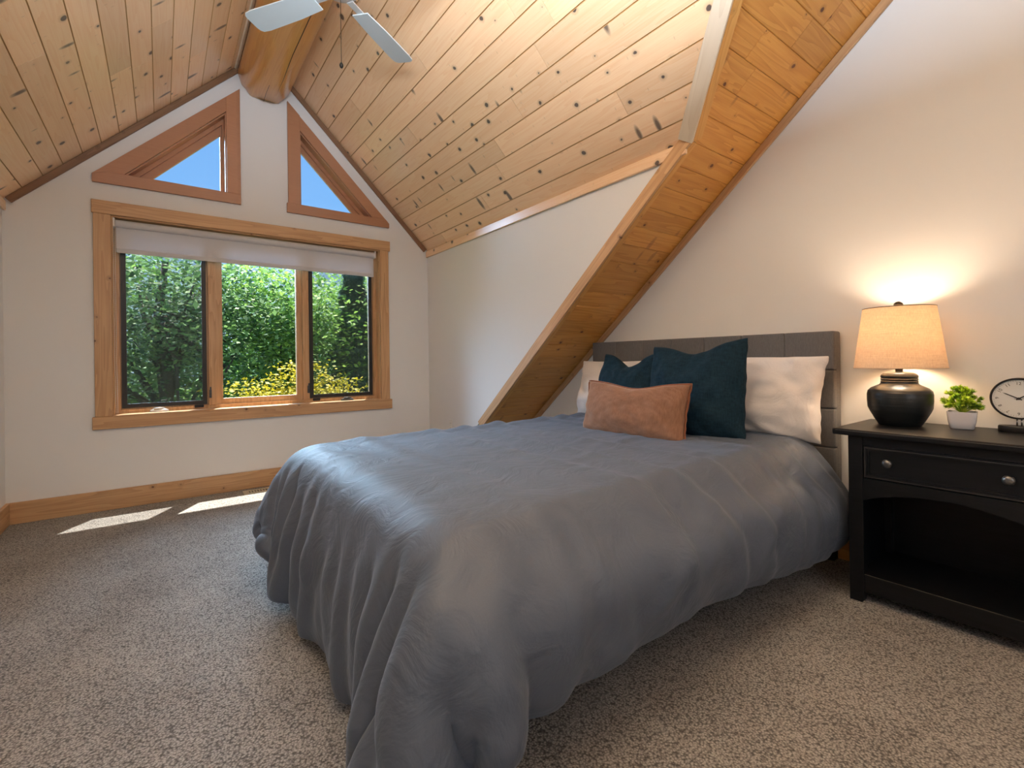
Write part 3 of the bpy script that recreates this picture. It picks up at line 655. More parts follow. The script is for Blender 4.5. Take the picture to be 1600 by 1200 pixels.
DUVET_STEPS = [
269,16,19,21,22,22,22,21,23,21,22,22,17,17,11,1,-8,-10,-12,-6,-5,6,16,27,27,4,8,12,9,20,23,19,17,27,25,21,19,23,23,23,22,22,23,24,23,19,23,21,24,23,21,23,23,23,22,24,24,22,19,24,
23,24,23,23,22,23,22,24,24,22,23,23,23,23,23,23,23,22,23,23,23,23,23,23,23,23,22,23,24,23,23,23,23,23,23,23,22,23,24,24,22,23,23,22,23,23,22,23,22,23,23,23,24,-4,0,-1,-1,0,-1,-2,
-2,-4,0,-2,-2,0,1,2,0,4,9,10,-5,-5,-6,-2,-1,8,13,-1,1,-3,-3,-3,-2,3,-2,0,1,1,-1,-1,-1,0,1,0,0,0,1,-1,2,-2,-1,2,0,0,-1,1,0,-1,1,2,-2,1,-1,0,-1,1,0,1,-1,-1,1,0,0,0,0,0,0,-1,1,0,0,0,
0,0,0,0,-1,1,0,-1,0,0,0,1,0,-1,0,1,-1,-1,0,1,0,0,1,0,-1,0,0,0,1,0,-1,-1,-8,2,2,-1,-2,-1,-1,-3,-1,-2,0,-3,-2,-3,0,5,7,3,6,11,-2,-10,-8,-1,3,6,5,1,2,-4,-2,1,1,-1,-1,0,1,-1,0,0,0,0,1,
-1,-1,1,0,0,0,1,0,0,-1,1,0,-1,1,-1,1,0,0,0,0,0,0,0,0,0,0,-1,0,0,1,0,0,-1,1,0,0,0,0,0,0,-1,0,1,0,0,0,0,0,0,-1,0,1,0,-1,1,0,-1,0,0,0,0,0,0,0,0,1,-1,0,0,0,-4,-2,-1,-2,0,0,0,-2,0,2,-2,
-1,0,-2,-1,0,2,2,2,5,10,0,-12,-7,2,8,2,-2,1,1,-1,1,0,0,0,0,0,0,0,0,0,0,0,1,0,0,0,-1,1,0,0,-1,1,0,0,0,-1,1,0,0,-1,0,0,1,0,0,-1,0,0,1,-1,1,0,0,0,0,0,0,0,0,-1,0,0,1,0,0,-1,0,0,0,0,0,
0,0,0,0,1,0,0,0,-1,0,0,0,0,0,0,0,0,0,0,1,-1,-4,-1,-3,-1,1,1,-2,0,-1,0,0,0,2,0,-1,0,-1,-1,-2,-4,9,9,-2,-8,-2,5,3,1,1,1,-2,1,2,-2,-1,1,0,0,0,0,0,0,0,-1,1,0,0,0,0,0,0,1,0,-1,0,0,0,0,
0,1,0,-1,0,0,-1,1,0,0,0,0,1,-1,1,0,-1,1,0,0,-1,0,1,0,0,0,0,-1,1,0,-1,0,0,0,0,0,0,1,0,0,0,-1,1,-1,0,0,0,0,1,0,-1,0,0,0,1,-3,-2,-1,2,-3,-7,-7,1,1,0,4,1,0,3,1,3,0,-1,-3,-7,0,11,9,-8,
-6,2,7,3,-1,0,1,-1,-1,1,0,-1,1,1,0,-1,1,0,-1,0,-1,1,0,1,0,0,0,0,-1,1,0,-1,0,0,1,-1,0,0,0,0,1,-1,1,0,0,0,0,0,-1,0,1,-1,0,0,1,0,0,-1,0,0,0,1,-1,0,1,-1,0,0,0,0,1,-1,0,0,0,1,-1,1,-1,0,
0,0,0,0,1,-1,0,0,-1,8,-2,-6,-8,-3,1,2,-3,-15,-13,6,12,5,4,1,0,2,0,-2,0,-9,2,12,5,-10,0,3,2,3,2,0,1,-1,0,-1,1,0,0,0,1,-1,0,0,0,0,0,1,-1,1,0,-1,0,1,-1,0,1,0,0,-1,1,-1,0,0,0,1,0,0,0,
0,0,0,0,0,0,-1,1,0,-1,0,0,0,1,-1,1,0,-1,1,-1,0,1,-1,0,0,1,-1,1,0,0,0,-1,0,0,0,0,0,1,-1,0,0,1,-1,-1,1,5,2,1,-6,-9,0,-2,-1,-8,-12,-12,6,12,8,5,0,3,1,0,4,-3,-7,3,8,-4,-5,2,2,4,1,2,0,
0,-1,0,-1,0,1,1,0,0,-1,0,0,0,1,-1,1,-1,0,0,0,0,1,0,0,-1,0,1,-1,0,1,0,1,-1,0,0,0,0,0,0,0,-1,0,0,0,0,1,0,0,-1,0,1,-1,0,1,-1,1,0,-1,1,0,0,0,0,-1,0,0,0,0,0,0,1,-1,0,0,1,0,-1,0,0,0,1,6,
0,1,2,-3,-5,-4,1,8,0,-20,-24,-2,11,9,6,4,3,2,2,6,-4,-4,-1,2,-5,1,3,2,1,2,0,0,-1,0,0,0,1,-1,0,0,1,0,-1,0,0,0,0,0,0,1,-1,0,0,0,0,1,-1,0,0,1,0,1,-1,-1,1,-1,0,1,0,0,0,0,-1,1,-1,0,0,0,
0,0,1,-1,0,1,-1,1,-1,0,1,0,0,1,-1,0,-1,0,0,-1,1,1,-1,0,1,0,0,-1,0,0,0,0,1,-1,13,-3,1,2,3,-8,-3,-6,5,9,0,-14,-30,-14,9,12,6,5,6,2,1,4,-1,0,-2,-5,2,-1,2,2,2,0,0,0,0,0,1,-1,0,0,0,0,0,
0,0,0,1,0,-1,0,-1,1,0,0,0,0,0,0,0,0,1,0,0,0,1,-1,0,0,-1,0,0,0,0,1,-1,1,0,-1,0,0,1,-1,1,0,-1,1,-1,1,0,0,0,0,0,-1,0,1,-1,0,0,1,0,0,0,0,-1,0,0,0,1,-1,1,-1,1,15,-1,-4,-3,1,4,1,-3,-3,2,
3,2,-12,-26,-16,6,8,9,5,6,1,0,2,2,2,-4,-4,2,3,0,0,1,1,0,-1,0,0,0,0,0,0,0,-1,1,1,-1,0,0,1,-1,1,0,0,-1,0,0,-1,1,0,1,0,1,-1,0,-1,0,1,-1,0,0,0,0,0,0,1,-1,0,1,-1,0,0,0,0,0,0,0,1,-1,0,1,
0,0,-1,1,-1,0,1,-1,1,0,0,0,0,-1,1,-1,0,0,0,1,-1,1,-1,6,0,-2,-2,-3,2,3,4,0,-2,4,-3,1,-5,-19,-14,-1,4,9,8,6,-1,-2,-1,1,2,-1,2,2,1,-1,1,0,0,1,-1,-1,0,1,0,1,-1,1,-1,0,1,-1,0,0,1,0,-1,
0,1,-1,0,1,-1,0,0,0,0,0,0,1,-1,0,0,0,0,0,0,1,-1,0,0,0,0,1,0,0,0,0,0,0,0,-1,0,1,-1,0,1,-1,0,0,0,0,1,0,-2,0,1,0,0,0,1,0,-1,0,0,1,-1,0,16,-6,-9,-6,-4,1,3,4,4,2,3,-1,1,2,-6,-17,-12,-5,
4,7,8,8,-2,0,-2,4,0,1,0,2,0,0,-1,1,-1,0,1,-1,0,0,0,1,-1,1,-1,0,1,-1,0,0,0,1,0,-1,1,-1,0,1,-1,0,0,0,0,0,0,0,0,1,-1,0,1,0,-1,1,-1,1,0,0,0,0,0,0,0,0,0,-1,1,0,-1,0,1,-1,0,0,0,0,0,0,0,
1,-1,0,0,1,-1,0,0,1,-1,0,0,1,-1,17,-16,-2,0,-1,-6,-4,0,6,7,4,7,3,-1,0,-6,-11,-11,-10,-3,7,9,8,1,2,-2,0,-1,0,1,3,-1,0,-1,0,1,-1,0,-1,1,0,0,1,-1,0,0,0,0,0,1,0,-1,0,0,0,1,0,-1,1,0,-1,
0,0,0,0,1,0,-1,1,0,-1,0,0,0,0,0,0,0,0,0,1,0,0,-1,0,1,-1,1,0,0,-1,0,1,-1,1,-1,0,0,0,0,1,-1,0,0,1,-1,0,0,0,0,1,-1,0,19,0,-2,0,1,-3,-7,-6,-5,-1,1,8,9,4,0,-1,-5,-8,-8,-9,-3,3,4,3,4,1,
-1,-1,0,1,1,0,0,0,0,-1,1,0,0,0,0,0,0,0,1,-1,0,1,0,-1,0,1,-1,1,0,-1,0,1,0,0,0,-1,0,0,0,0,1,0,0,-1,0,-1,0,0,2,0,0,0,0,0,-1,0,0,1,0,-1,1,0,0,-1,0,1,-1,1,-1,1,-1,0,1,0,0,0,0,-1,0,1,0,
-1,1,0,-1,1,0,17,-4,7,2,-1,-1,2,-2,-5,-6,-5,-4,4,12,8,2,-3,-4,-5,-8,-11,-5,0,4,4,2,-1,-1,-1,0,1,0,0,0,0,1,0,0,1,-1,0,0,0,0,0,0,0,0,0,0,0,0,1,0,-1,1,0,0,0,0,0,0,0,0,0,0,-1,0,0,0,0,
1,0,0,-1,0,0,1,0,0,0,0,0,0,-1,1,-1,0,0,1,0,-1,0,0,1,-1,0,0,0,0,0,1,-1,1,-1,0,1,0,0,0,-1,0,0,9,2,1,1,2,1,2,2,0,-2,-1,-6,-5,-2,7,7,4,1,-4,-1,-7,-10,-3,-1,-2,3,1,0,-1,-1,0,1,0,1,0,0,
0,0,0,1,-1,0,0,0,-1,1,0,0,1,0,0,0,0,-1,1,0,0,0,0,0,0,0,0,-1,0,0,0,1,-1,1,0,-1,0,0,0,1,0,-1,1,0,0,0,0,-1,1,-1,1,0,-1,0,0,0,1,0,-1,1,0,-1,0,0,0,0,1,-1,1,-1,0,0,0,0,1,-1,1,-2,7,-4,1,
2,1,0,1,1,1,0,0,3,-1,-4,-2,-1,7,7,-2,-2,-4,-8,-1,-2,-2,1,1,0,0,-1,0,2,-1,1,0,0,0,0,0,1,-1,0,0,0,0,1,0,0,0,-1,0,0,1,0,0,-1,0,0,0,0,0,0,1,0,0,-1,0,1,0,-1,1,0,0,0,-1,1,0,-1,1,0,0,-1,
1,0,0,0,-1,1,0,0,-1,0,0,1,-1,1,0,-1,0,0,0,0,1,-1,1,-1,1,0,-1,-1,1,1,-17,6,0,0,1,1,0,1,1,2,3,5,0,-1,0,1,0,-2,5,10,1,-4,-5,-7,-2,0,-1,0,1,-1,-1,1,-1,1,0,1,-1,1,0,0,0,0,0,0,1,1,-1,0,
-1,0,1,0,0,-1,0,0,1,0,0,0,0,0,-1,0,0,0,1,0,-1,0,1,-1,0,0,0,1,-1,1,0,-1,0,0,1,-1,0,1,-1,1,-1,0,0,1,0,0,0,0,-1,1,0,0,-1,0,0,0,1,-1,1,-1,0,0,0,0,1,-27,6,-1,1,-1,0,1,1,1,2,2,1,2,3,11,
-5,7,2,-3,2,6,3,0,-5,-8,-3,0,0,0,0,0,-1,1,0,1,-1,1,0,0,0,0,0,0,1,0,0,0,0,-1,1,-1,0,0,1,0,0,-1,1,0,-1,0,0,1,0,0,-1,0,0,1,0,-1,1,0,0,0,0,-1,0,0,0,0,0,0,1,-1,0,1,-1,1,0,0,-1,0,0,1,0,
0,0,0,0,0,0,-1,0,0,0,0,1,-1,0,1,0,-2,5,-8,2,-4,-3,-11,-2,-1,9,-1,-1,3,1,-1,-7,12,6,6,-7,-3,3,4,2,2,-1,-4,-3,0,0,0,-1,1,0,1,-1,1,0,0,0,0,0,1,0,-1,1,-1,0,0,1,-1,1,0,0,0,-1,0,1,-1,0,
1,0,0,0,0,-1,1,0,0,0,0,0,0,0,0,0,-1,0,0,0,0,1,-1,0,0,1,-1,0,1,0,-1,0,1,0,0,-1,1,0,0,0,0,0,0,1,-1,-1,1,-1,1,0,-1,0,0,0,17,0,1,0,-1,8,-3,-7,-15,-5,-5,-3,-1,-2,-1,-1,-1,1,10,2,2,-3,4,
1,2,0,-1,-1,1,-1,0,0,0,0,1,0,0,0,0,1,0,0,0,1,-1,0,0,-1,0,0,1,-1,0,0,1,0,-1,1,0,0,0,0,0,-1,1,0,0,0,-1,0,1,0,1,-1,0,0,0,0,-1,0,-1,1,1,0,-1,1,-1,0,0,1,0,0,0,0,0,-1,1,0,0,-1,1,0,0,0,0,
-1,1,-1,0,1,-1,0,0,21,4,0,0,0,0,1,1,0,-2,-1,-3,-5,-3,-4,-4,-4,-3,-2,-3,-3,6,3,4,1,-1,-2,-2,-1,0,0,1,0,0,0,0,1,0,0,-1,1,0,0,0,-1,0,0,1,0,-1,0,1,0,0,-1,0,2,-1,0,0,0,-1,0,1,0,0,-1,0,
2,0,-1,0,-1,1,-1,0,1,-1,1,0,-1,0,-1,0,1,0,1,-1,0,0,0,0,0,0,0,1,0,0,-1,1,0,0,0,0,-1,1,-1,0,1,0,0,-1,0,28,-2,0,-1,0,-1,0,0,-1,0,0,0,0,0,-1,0,-2,-2,-2,0,-4,-7,-7,-2,2,-1,0,1,-1,1,0,0,
1,1,0,0,-1,0,0,1,-1,0,0,0,1,0,0,-1,0,1,-1,0,0,0,1,0,-1,1,0,-1,0,1,0,-1,0,0,1,0,0,0,0,0,-1,0,1,0,0,-1,0,0,1,0,0,-1,0,0,0,1,0,0,0,0,0,0,0,0,0,-1,1,0,-1,0,0,0,2,-1,0,-1,0,1,0,0,-1,25,
-2,-2,0,-1,0,-2,0,0,0,-1,0,-1,0,1,1,1,0,-1,-2,-2,0,-6,-7,-2,1,0,-1,0,0,0,0,1,-1,0,0,0,0,0,0,1,0,0,0,-1,0,0,1,0,0,0,0,0,0,0,0,0,-1,0,1,0,-1,0,1,0,0,0,0,-1,1,-1,0,1,0,-1,0,0,1,-1,0,
0,0,0,1,0,-1,0,1,1,0,0,-1,0,0,0,-1,0,1,0,0,0,0,-1,1,0,1,-1,0,0,-1,0,1,0,22,-5,-2,-3,-2,-3,1,-2,0,-1,-2,-1,-1,0,1,1,1,0,-2,-2,-2,1,2,3,-3,-3,2,0,0,0,1,0,-1,0,0,0,0,0,0,-1,0,0,0,0,1,
0,0,0,0,0,0,0,-1,1,-1,1,0,0,0,-1,0,1,0,-1,0,0,0,1,0,-1,1,0,-1,0,1,0,0,-1,1,0,0,0,0,0,-1,1,0,-1,0,1,0,0,-1,0,0,1,0,-1,0,0,0,0,1,-1,0,1,2,-2,-1,1,1,-1,0,5,-5,-4,-1,-4,2,2,0,0,0,-1,
-2,-1,-1,-1,0,0,-1,-1,3,5,3,3,0,-3,3,0,0,0,0,-1,0,0,0,0,0,0,0,0,0,-1,0,0,1,0,0,0,0,-1,0,0,0,1,-1,1,-1,0,0,0,1,-1,0,0,1,0,-1,0,0,1,0,0,-1,2,0,-1,0,-1,1,0,0,0,-1,0,0,1,0,-1,1,0,-1,0,
1,0,0,0,-1,0,1,0,-1,1,0,0,0,0,0,0,1,0,-1,-1,1,0,-34,6,3,3,4,0,-3,0,0,1,1,0,1,1,-1,-2,0,1,3,1,1,1,4,4,7,1,-2,0,0,0,0,0,-1,0,-1,0,0,0,0,0,0,0,1,0,-1,0,0,0,1,0,0,0,0,0,0,0,0,0,-1,0,1,
0,0,0,-1,1,0,-1,0,0,0,1,-1,0,1,0,0,0,0,0,-1,1,0,0,-1,0,1,-1,0,0,0,0,0,0,0,0,0,0,0,1,0,-1,0,0,0,0,0,1,0,1,0,-1,0,-39,6,1,3,4,3,3,3,0,0,2,1,1,0,2,1,3,2,3,1,2,1,1,1,-3,-1,0,0,0,-1,0,
0,0,0,0,0,0,0,-1,0,0,0,0,0,1,1,0,-1,0,0,-1,0,1,0,-1,0,0,0,1,0,0,0,-1,0,1,0,0,0,-1,0,1,-1,0,1,-1,0,1,0,-1,0,1,0,0,-1,1,0,0,0,-2,0,1,0,0,0,0,1,-1,0,0,0,0,0,0,0,0,0,0,0,1,-1,1,0,0,-5,
-3,3,1,2,2,2,1,-1,0,0,0,2,2,1,1,0,0,0,-2,-2,-1,1,-3,0,0,1,-1,0,0,0,-1,0,-1,1,0,0,0,0,0,-1,0,1,0,0,-1,1,0,0,-1,1,0,-1,0,1,0,0,-1,1,-1,0,0,1,0,0,0,-1,0,0,0,0,1,0,-1,1,0,0,-1,1,0,0,
-1,0,1,0,0,0,-1,1,0,-1,0,1,0,-1,0,1,0,0,-1,0,1,0,-1,0,0,0,1,-1,1,0,0,0,21,-3,-3,-2,1,2,1,-1,1,0,1,1,0,-1,0,1,-3,-3,-3,-2,-4,-1,-2,-1,0,1,-1,1,0,-1,0,0,0,0,0,0,0,0,0,0,1,-1,-1,-1,1,
1,-1,1,-1,2,-1,0,0,0,0,0,0,0,-1,1,0,0,0,0,-1,0,1,0,0,0,0,0,-1,1,-1,0,0,1,0,0,-1,1,0,0,0,0,-1,1,0,0,0,0,0,0,0,0,0,0,-1,1,0,0,-1,2,-1,0,1,0,0,0,-1,0,0,23,-5,-1,0,-1,0,-1,0,2,0,-2,1,
0,1,0,-2,-1,-1,-4,-4,0,-4,-2,1,1,-1,0,0,-1,1,1,0,-1,0,-1,1,0,0,0,0,0,1,-2,1,-1,0,0,0,1,-1,1,0,0,0,0,-1,0,1,0,0,-1,0,0,0,1,0,-1,0,0,0,0,0,1,-1,1,0,0,0,-1,0,1,0,0,0,-1,0,1,0,0,0,0,0,
-1,0,1,0,0,0,0,0,0,0,0,0,1,-1,0,-1,1,0,0,0,0,10,2,1,-1,-1,-3,-4,-1,1,-1,-1,-1,0,0,0,-4,0,2,0,1,0,1,0,-1,0,0,0,-1,1,0,0,0,0,0,0,-1,1,0,0,0,0,-1,1,-1,1,0,0,0,0,0,-1,0,0,0,0,1,0,0,0,
0,0,0,0,0,0,-1,1,0,0,0,0,0,0,-1,0,1,-1,0,1,0,-1,0,0,0,1,0,0,0,0,0,0,0,0,0,0,0,0,0,1,-1,0,-1,1,0,0,0,-1,1,0,-1,1,0,0,0,1,1,-1,-2,0,1,-1,-5,0,-3,0,0,-2,1,6,0,-3,0,2,4,1,0,0,-1,1,0,1,
-1,0,-1,0,1,0,0,0,0,-1,1,0,0,0,0,1,-1,-1,0,1,0,-1,1,0,0,0,0,0,-1,1,-1,0,1,0,-1,0,0,1,-1,0,1,0,-1,0,0,1,0,-1,1,0,-1,0,1,0,0,0,0,0,0,0,-1,1,0,-1,1,0,0,0,0,0,0,0,0,0,0,0,0,-1,1,-1,0,
1,-1,1,0,-4,2,1,-1,-1,-2,0,2,1,-2,0,-1,-1,-1,-1,-2,1,2,6,2,-1,-1,2,-1,-1,0,1,0,0,0,0,-1,0,1,1,-1,-1,1,0,0,0,0,0,0,0,0,0,-1,0,1,0,0,0,0,0,-1,1,-1,1,0,0,0,0,0,0,0,0,0,-1,0,1,0,0,0,0,
-1,0,0,1,0,0,0,0,0,-1,0,0,0,1,-1,0,1,0,0,0,0,0,-1,0,1,0,0,0,0,0,1,0,1,-2,-1,1,0,0,7,-1,-4,0,-1,1,0,0,0,0,2,0,-1,-1,-2,-2,-1,0,1,1,1,2,-1,0,0,-1,-1,0,1,0,-1,1,0,0,-1,1,0,0,0,0,0,0,
0,-1,1,0,0,0,0,0,0,0,0,-1,0,1,0,0,0,0,0,0,0,0,0,-1,1,0,0,0,0,0,0,-1,0,1,0,0,-1,0,0,0,0,0,1,0,0,0,0,-1,1,-1,0,0,0,0,0,1,0,0,0,0,0,0,0,0,0,0,2,-1,-1,0,0,10,-6,0,3,2,0,-2,-3,2,2,2,-2,
0,2,-1,-2,-1,1,-1,-1,-1,-1,-3,0,1,-2,0,0,0,0,1,0,-1,0,1,0,0,0,-1,0,0,1,0,0,-1,0,0,0,0,1,0,-1,0,1,0,0,0,0,-1,0,0,0,1,0,0,0,0,0,0,-1,0,0,0,1,0,0,-1,0,1,0,0,0,0,-1,0,0,1,0,-1,1,-1,1,
0,0,0,0,0,0,0,0,-1,1,0,0,0,0,0,0,-1,2,0,-1,0,0,2,-1,-1,2,-2,1,2,0,-1,0,5,2,-1,0,0,0,-2,-3,0,-2,-1,0,0,-1,1,0,0,0,0,0,-1,1,0,0,-1,0,0,1,0,0,0,0,0,0,0,0,0,0,-1,0,1,0,0,-1,0,0,0,1,0,
0,0,0,-1,0,1,0,0,-1,1,0,0,-1,0,0,0,1,0,0,0,0,-1,0,1,0,1,-1,0,1,-1,0,0,0,0,0,-1,0,0,0,0,1,0,0,-1,0,1,-1,0,1,-1,1,0,0,-16,3,5,2,0,0,3,1,-1,2,1,-2,1,0,0,0,1,1,1,-1,-1,0,0,0,-1,0,1,0,
0,0,-1,1,0,0,-1,1,0,0,0,0,0,0,0,0,0,1,0,0,-1,0,0,-1,0,0,1,0,0,0,0,-1,0,0,0,1,0,0,0,0,-1,0,0,0,1,0,-1,0,1,0,0,0,-1,1,0,1,0,-1,0,0,0,0,0,0,0,0,-1,1,0,0,0,0,0,-1,0,1,0,-1,0,0,0,1,-1,
1,0,-21,5,0,2,0,3,0,0,1,1,2,1,-1,1,0,2,1,2,1,0,-1,0,1,-1,1,1,0,-1,0,0,0,0,0,0,1,0,0,0,0,-1,0,0,0,0,0,-1,1,0,0,0,-1,0,0,0,0,0,0,0,0,1,0,0,0,0,0,0,1,0,0,-1,-1,0,0,0,1,0,-1,0,1,0,0,0,
1,-1,1,0,-1,0,0,0,0,0,0,-1,1,0,0,-1,1,0,-1,1,0,-1,0,1,0,0,0,0,0,0,0,-9,-1,0,-2,0,0,-1,1,1,-1,-1,0,1,2,2,2,1,0,2,-1,1,3,0,-1,1,1,-1,0,0,-1,1,0,0,0,0,0,0,0,-1,1,0,0,0,0,0,0,-1,0,1,0,
0,0,0,0,0,0,0,0,0,0,0,0,0,0,-1,1,-1,0,1,0,0,0,0,0,0,0,0,0,-1,0,1,0,-1,1,-1,0,1,0,0,0,0,0,0,0,0,0,0,0,-1,0,1,0,0,1,0,0,-1,0,-1,0,1,0,0,7,-1,-1,-1,0,-1,-2,-1,-1,-1,-2,0,0,0,1,0,-1,
-1,0,5,-1,0,0,1,1,-1,0,0,0,1,-1,0,0,-1,0,0,0,0,1,0,0,0,0,0,0,0,-1,0,0,0,1,1,-1,0,0,0,0,0,0,0,0,0,0,-1,1,-1,1,0,0,1,0,0,0,-1,0,0,0,0,0,0,0,-1,0,-1,1,0,1,0,0,1,-1,0,0,1,-1,0,0,0,0,0,
0,0,1,0,0,0,1,-1,0,0,-1,0,0,28,-13,-4,0,-1,0,6,2,1,0,-2,-3,-1,-2,0,-1,-4,-3,-2,-1,2,-1,-1,1,-1,0,0,0,0,0,0,0,-1,1,0,0,0,0,0,0,0,0,-1,0,0,0,1,0,0,0,-1,0,1,0,0,0,0,0,0,0,0,0,0,0,0,0,
-1,0,1,-1,1,0,0,1,-1,1,0,0,-1,0,-1,1,0,-1,0,0,0,1,0,0,1,-1,0,0,0,0,0,0,0,0,1,0,0,-1,0,0,0,1,0,-1,1,-1,0,12,-4,-2,-2,2,4,-1,-6,3,-2,0,6,-1,1,-3,-1,2,-1,-2,-4,1,-1,0,-1,0,0,0,0,-1,0,
1,-1,1,0,0,0,0,0,0,0,-1,0,1,0,0,0,0,0,0,0,0,0,0,0,0,0,0,0,-1,0,1,0,-1,1,0,0,0,0,0,0,1,-1,0,0,1,-1,0,0,0,0,0,0,0,1,-1,0,0,-1,0,1,-1,1,0,-1,1,0,0,1,0,0,0,0,-1,0,0,0,0,0,0,0,0,0,0,
-12,10,3,0,0,-1,-3,0,0,1,3,1,-1,0,-2,0,2,1,-1,0,-1,-1,1,0,0,0,0,0,0,-1,0,0,0,1,0,-1,1,0,-1,0,1,0,0,0,0,0,-1,0,1,-1,1,0,0,0,0,0,0,-1,1,1,-2,0,1,0,0,0,0,0,0,0,0,1,-1,0,0,0,0,0,1,-1,
1,0,0,0,0,0,-1,0,0,0,0,0,0,0,0,0,0,0,0,1,-1,0,-1,1,0,0,0,-1,0,0,0,1,0,-9,7,4,1,-5,-4,-2,3,1,2,1,-5,0,-2,0,1,-2,2,2,4,0,0,0,1,0,-1,1,-1,0,1,-1,1,0,0,0,1,-1,-1,1,0,0,0,0,0,-1,0,1,0,
-1,1,0,-1,0,0,1,0,-1,1,0,-1,1,0,0,0,0,-1,0,0,0,1,0,0,0,0,0,0,0,0,-1,1,1,0,-1,0,1,-1,0,0,0,-1,1,0,-1,1,0,0,0,0,0,0,-1,0,1,0,0,-1,0,1,0,0,0,0,0,7,-2,-1,-1,1,-2,0,-3,-7,-1,-2,0,0,0,4,
2,1,1,1,1,-2,1,1,1,0,0,-1,1,0,0,1,-1,0,-1,0,0,0,1,0,0,0,0,0,-1,1,0,0,0,0,0,-1,1,0,1,-1,-1,1,0,0,0,0,0,-1,1,-1,1,0,0,0,0,0,0,1,-1,0,0,0,0,1,0,-1,0,0,0,0,0,0,0,0,0,0,-1,1,0,0,0,0,0,
0,-1,1,0,0,-1,0,1,0,0,0,1,0,-1,0,9,-1,-3,-1,1,2,0,-1,-3,0,-1,-2,-1,2,1,0,1,-2,1,-2,2,-2,0,-1,0,1,0,0,0,0,0,1,-1,0,0,0,0,-1,0,0,0,0,1,0,0,0,0,-1,1,-1,1,0,1,-2,0,1,0,0,0,0,0,0,0,-1,
1,0,0,0,0,0,-1,0,1,1,-1,0,0,0,0,0,0,-1,1,0,-1,1,0,0,0,0,0,0,0,0,0,0,0,0,0,0,0,0,0,0,0,0,0,-1,1,0,-1,1,0,13,-6,-2,0,0,0,-2,1,3,0,2,1,0,1,-1,-3,-2,-1,-3,-3,2,1,-3,0,1,0,1,0,0,0,0,-1,
1,0,0,0,-1,1,0,0,0,0,-1,1,0,0,0,0,0,0,0,0,-1,1,0,0,0,0,0,0,0,-1,1,0,0,0,0,0,0,0,0,0,-1,0,1,0,0,0,0,0,-1,1,0,0,0,0,0,0,0,0,-1,1,0,0,0,0,-1,1,0,0,0,-1,0,1,0,-1,0,1,-1,0,1,0,0,-11,7,
3,-2,-1,0,0,3,2,1,0,2,5,-1,-3,-2,-3,0,0,0,-3,0,1,3,-1,0,0,0,1,-1,0,0,0,0,0,-1,1,0,-1,0,1,0,0,0,-1,1,-1,1,-1,1,0,0,0,0,0,0,0,0,0,0,0,0,0,0,0,0,0,0,0,0,-1,1,0,0,0,0,-1,0,0,0,1,0,0,0,
0,0,0,0,0,0,1,0,-1,1,-1,0,0,-1,1,0,-1,1,0,0,0,0,0,0,1,-1,0,0,0,-5,1,0,-1,-1,-1,2,1,0,2,3,2,-1,-3,0,0,1,0,0,1,3,-1,-1,-2,1,-1,0,0,0,1,-1,0,0,0,-1,1,0,0,1,-1,0,0,0,-1,1,-1,1,0,0,0,0,
0,0,0,0,0,0,0,0,-1,0,1,0,0,0,0,0,0,0,0,0,-1,0,0,0,0,1,0,0,0,0,0,0,0,0,0,0,0,0,0,0,0,0,0,0,0,1,0,-1,0,1,-1,0,0,0,0,0,0,-1,1,0,0,0,-1,-1,-2,5,0,0,3,1,-1,-5,-2,1,-3,0,0,1,2,1,1,1,-1,
-1,3,-1,-2,0,0,0,0,0,0,1,0,0,0,0,0,0,0,1,-1,0,-1,1,0,0,0,-1,1,0,0,0,0,0,0,0,0,0,-1,1,0,0,0,0,0,0,0,0,0,0,0,0,0,0,0,0,0,0,0,0,0,0,0,0,0,0,0,0,0,0,0,0,0,-1,1,0,0,0,1,0,-1,1,0,-1,0,0,
0,0,1,0,-1,0,0,-4,2,-2,3,4,2,2,-1,-3,0,-5,-3,2,1,1,1,-1,1,0,-1,-2,2,-1,0,2,1,-2,0,0,0,1,0,0,0,0,0,0,0,0,0,-1,0,1,0,0,0,-1,2,-2,0,0,0,1,0,-1,1,0,0,0,0,0,0,0,0,0,-1,0,0,1,0,1,-1,0,0,
0,0,0,0,0,0,0,0,-1,0,0,0,1,0,0,0,0,0,0,0,0,1,0,0,-1,0,0,0,0,0,0,1,0,-1,0,0,0,0,0,-6,0,3,0,3,4,-3,-1,-1,-3,-4,-2,0,2,1,0,2,0,2,1,4,1,1,-2,-2,-1,2,-1,0,0,-1,0,1,0,0,-1,0,0,0,0,1,0,0,
0,0,0,1,-2,1,0,0,0,0,0,1,-2,0,0,1,0,0,0,0,0,0,1,-1,1,-1,0,0,1,-1,0,0,0,0,0,0,-1,0,0,1,0,0,0,-1,1,0,0,-1,0,1,0,0,-1,0,0,0,0,1,0,0,1,-1,0,0,1,0,0,0,-1,0,-12,-3,6,0,-3,-1,-1,-1,-1,-2,
2,2,-1,0,3,4,1,1,-1,0,2,4,0,1,0,1,-2,2,-1,-1,1,0,-1,0,1,0,0,0,0,0,0,0,0,0,0,0,-1,1,0,0,0,0,0,0,-1,1,0,0,0,0,0,0,0,0,0,0,1,-1,0,0,0,0,0,0,0,0,0,0,0,0,0,0,0,0,0,0,0,-1,0,0,1,0,0,0,0,
0,0,0,0,0,0,0,1,-1,0,0,0,-1,0,0,0,1,0,-38,11,1,0,2,0,3,3,3,3,1,-3,0,2,1,3,2,2,0,-1,-4,-2,3,6,2,-1,1,0,-1,0,0,0,0,0,0,1,0,0,0,0,0,0,0,0,0,0,1,-1,0,0,1,0,-1,0,0,0,0,0,0,0,0,0,0,0,0,
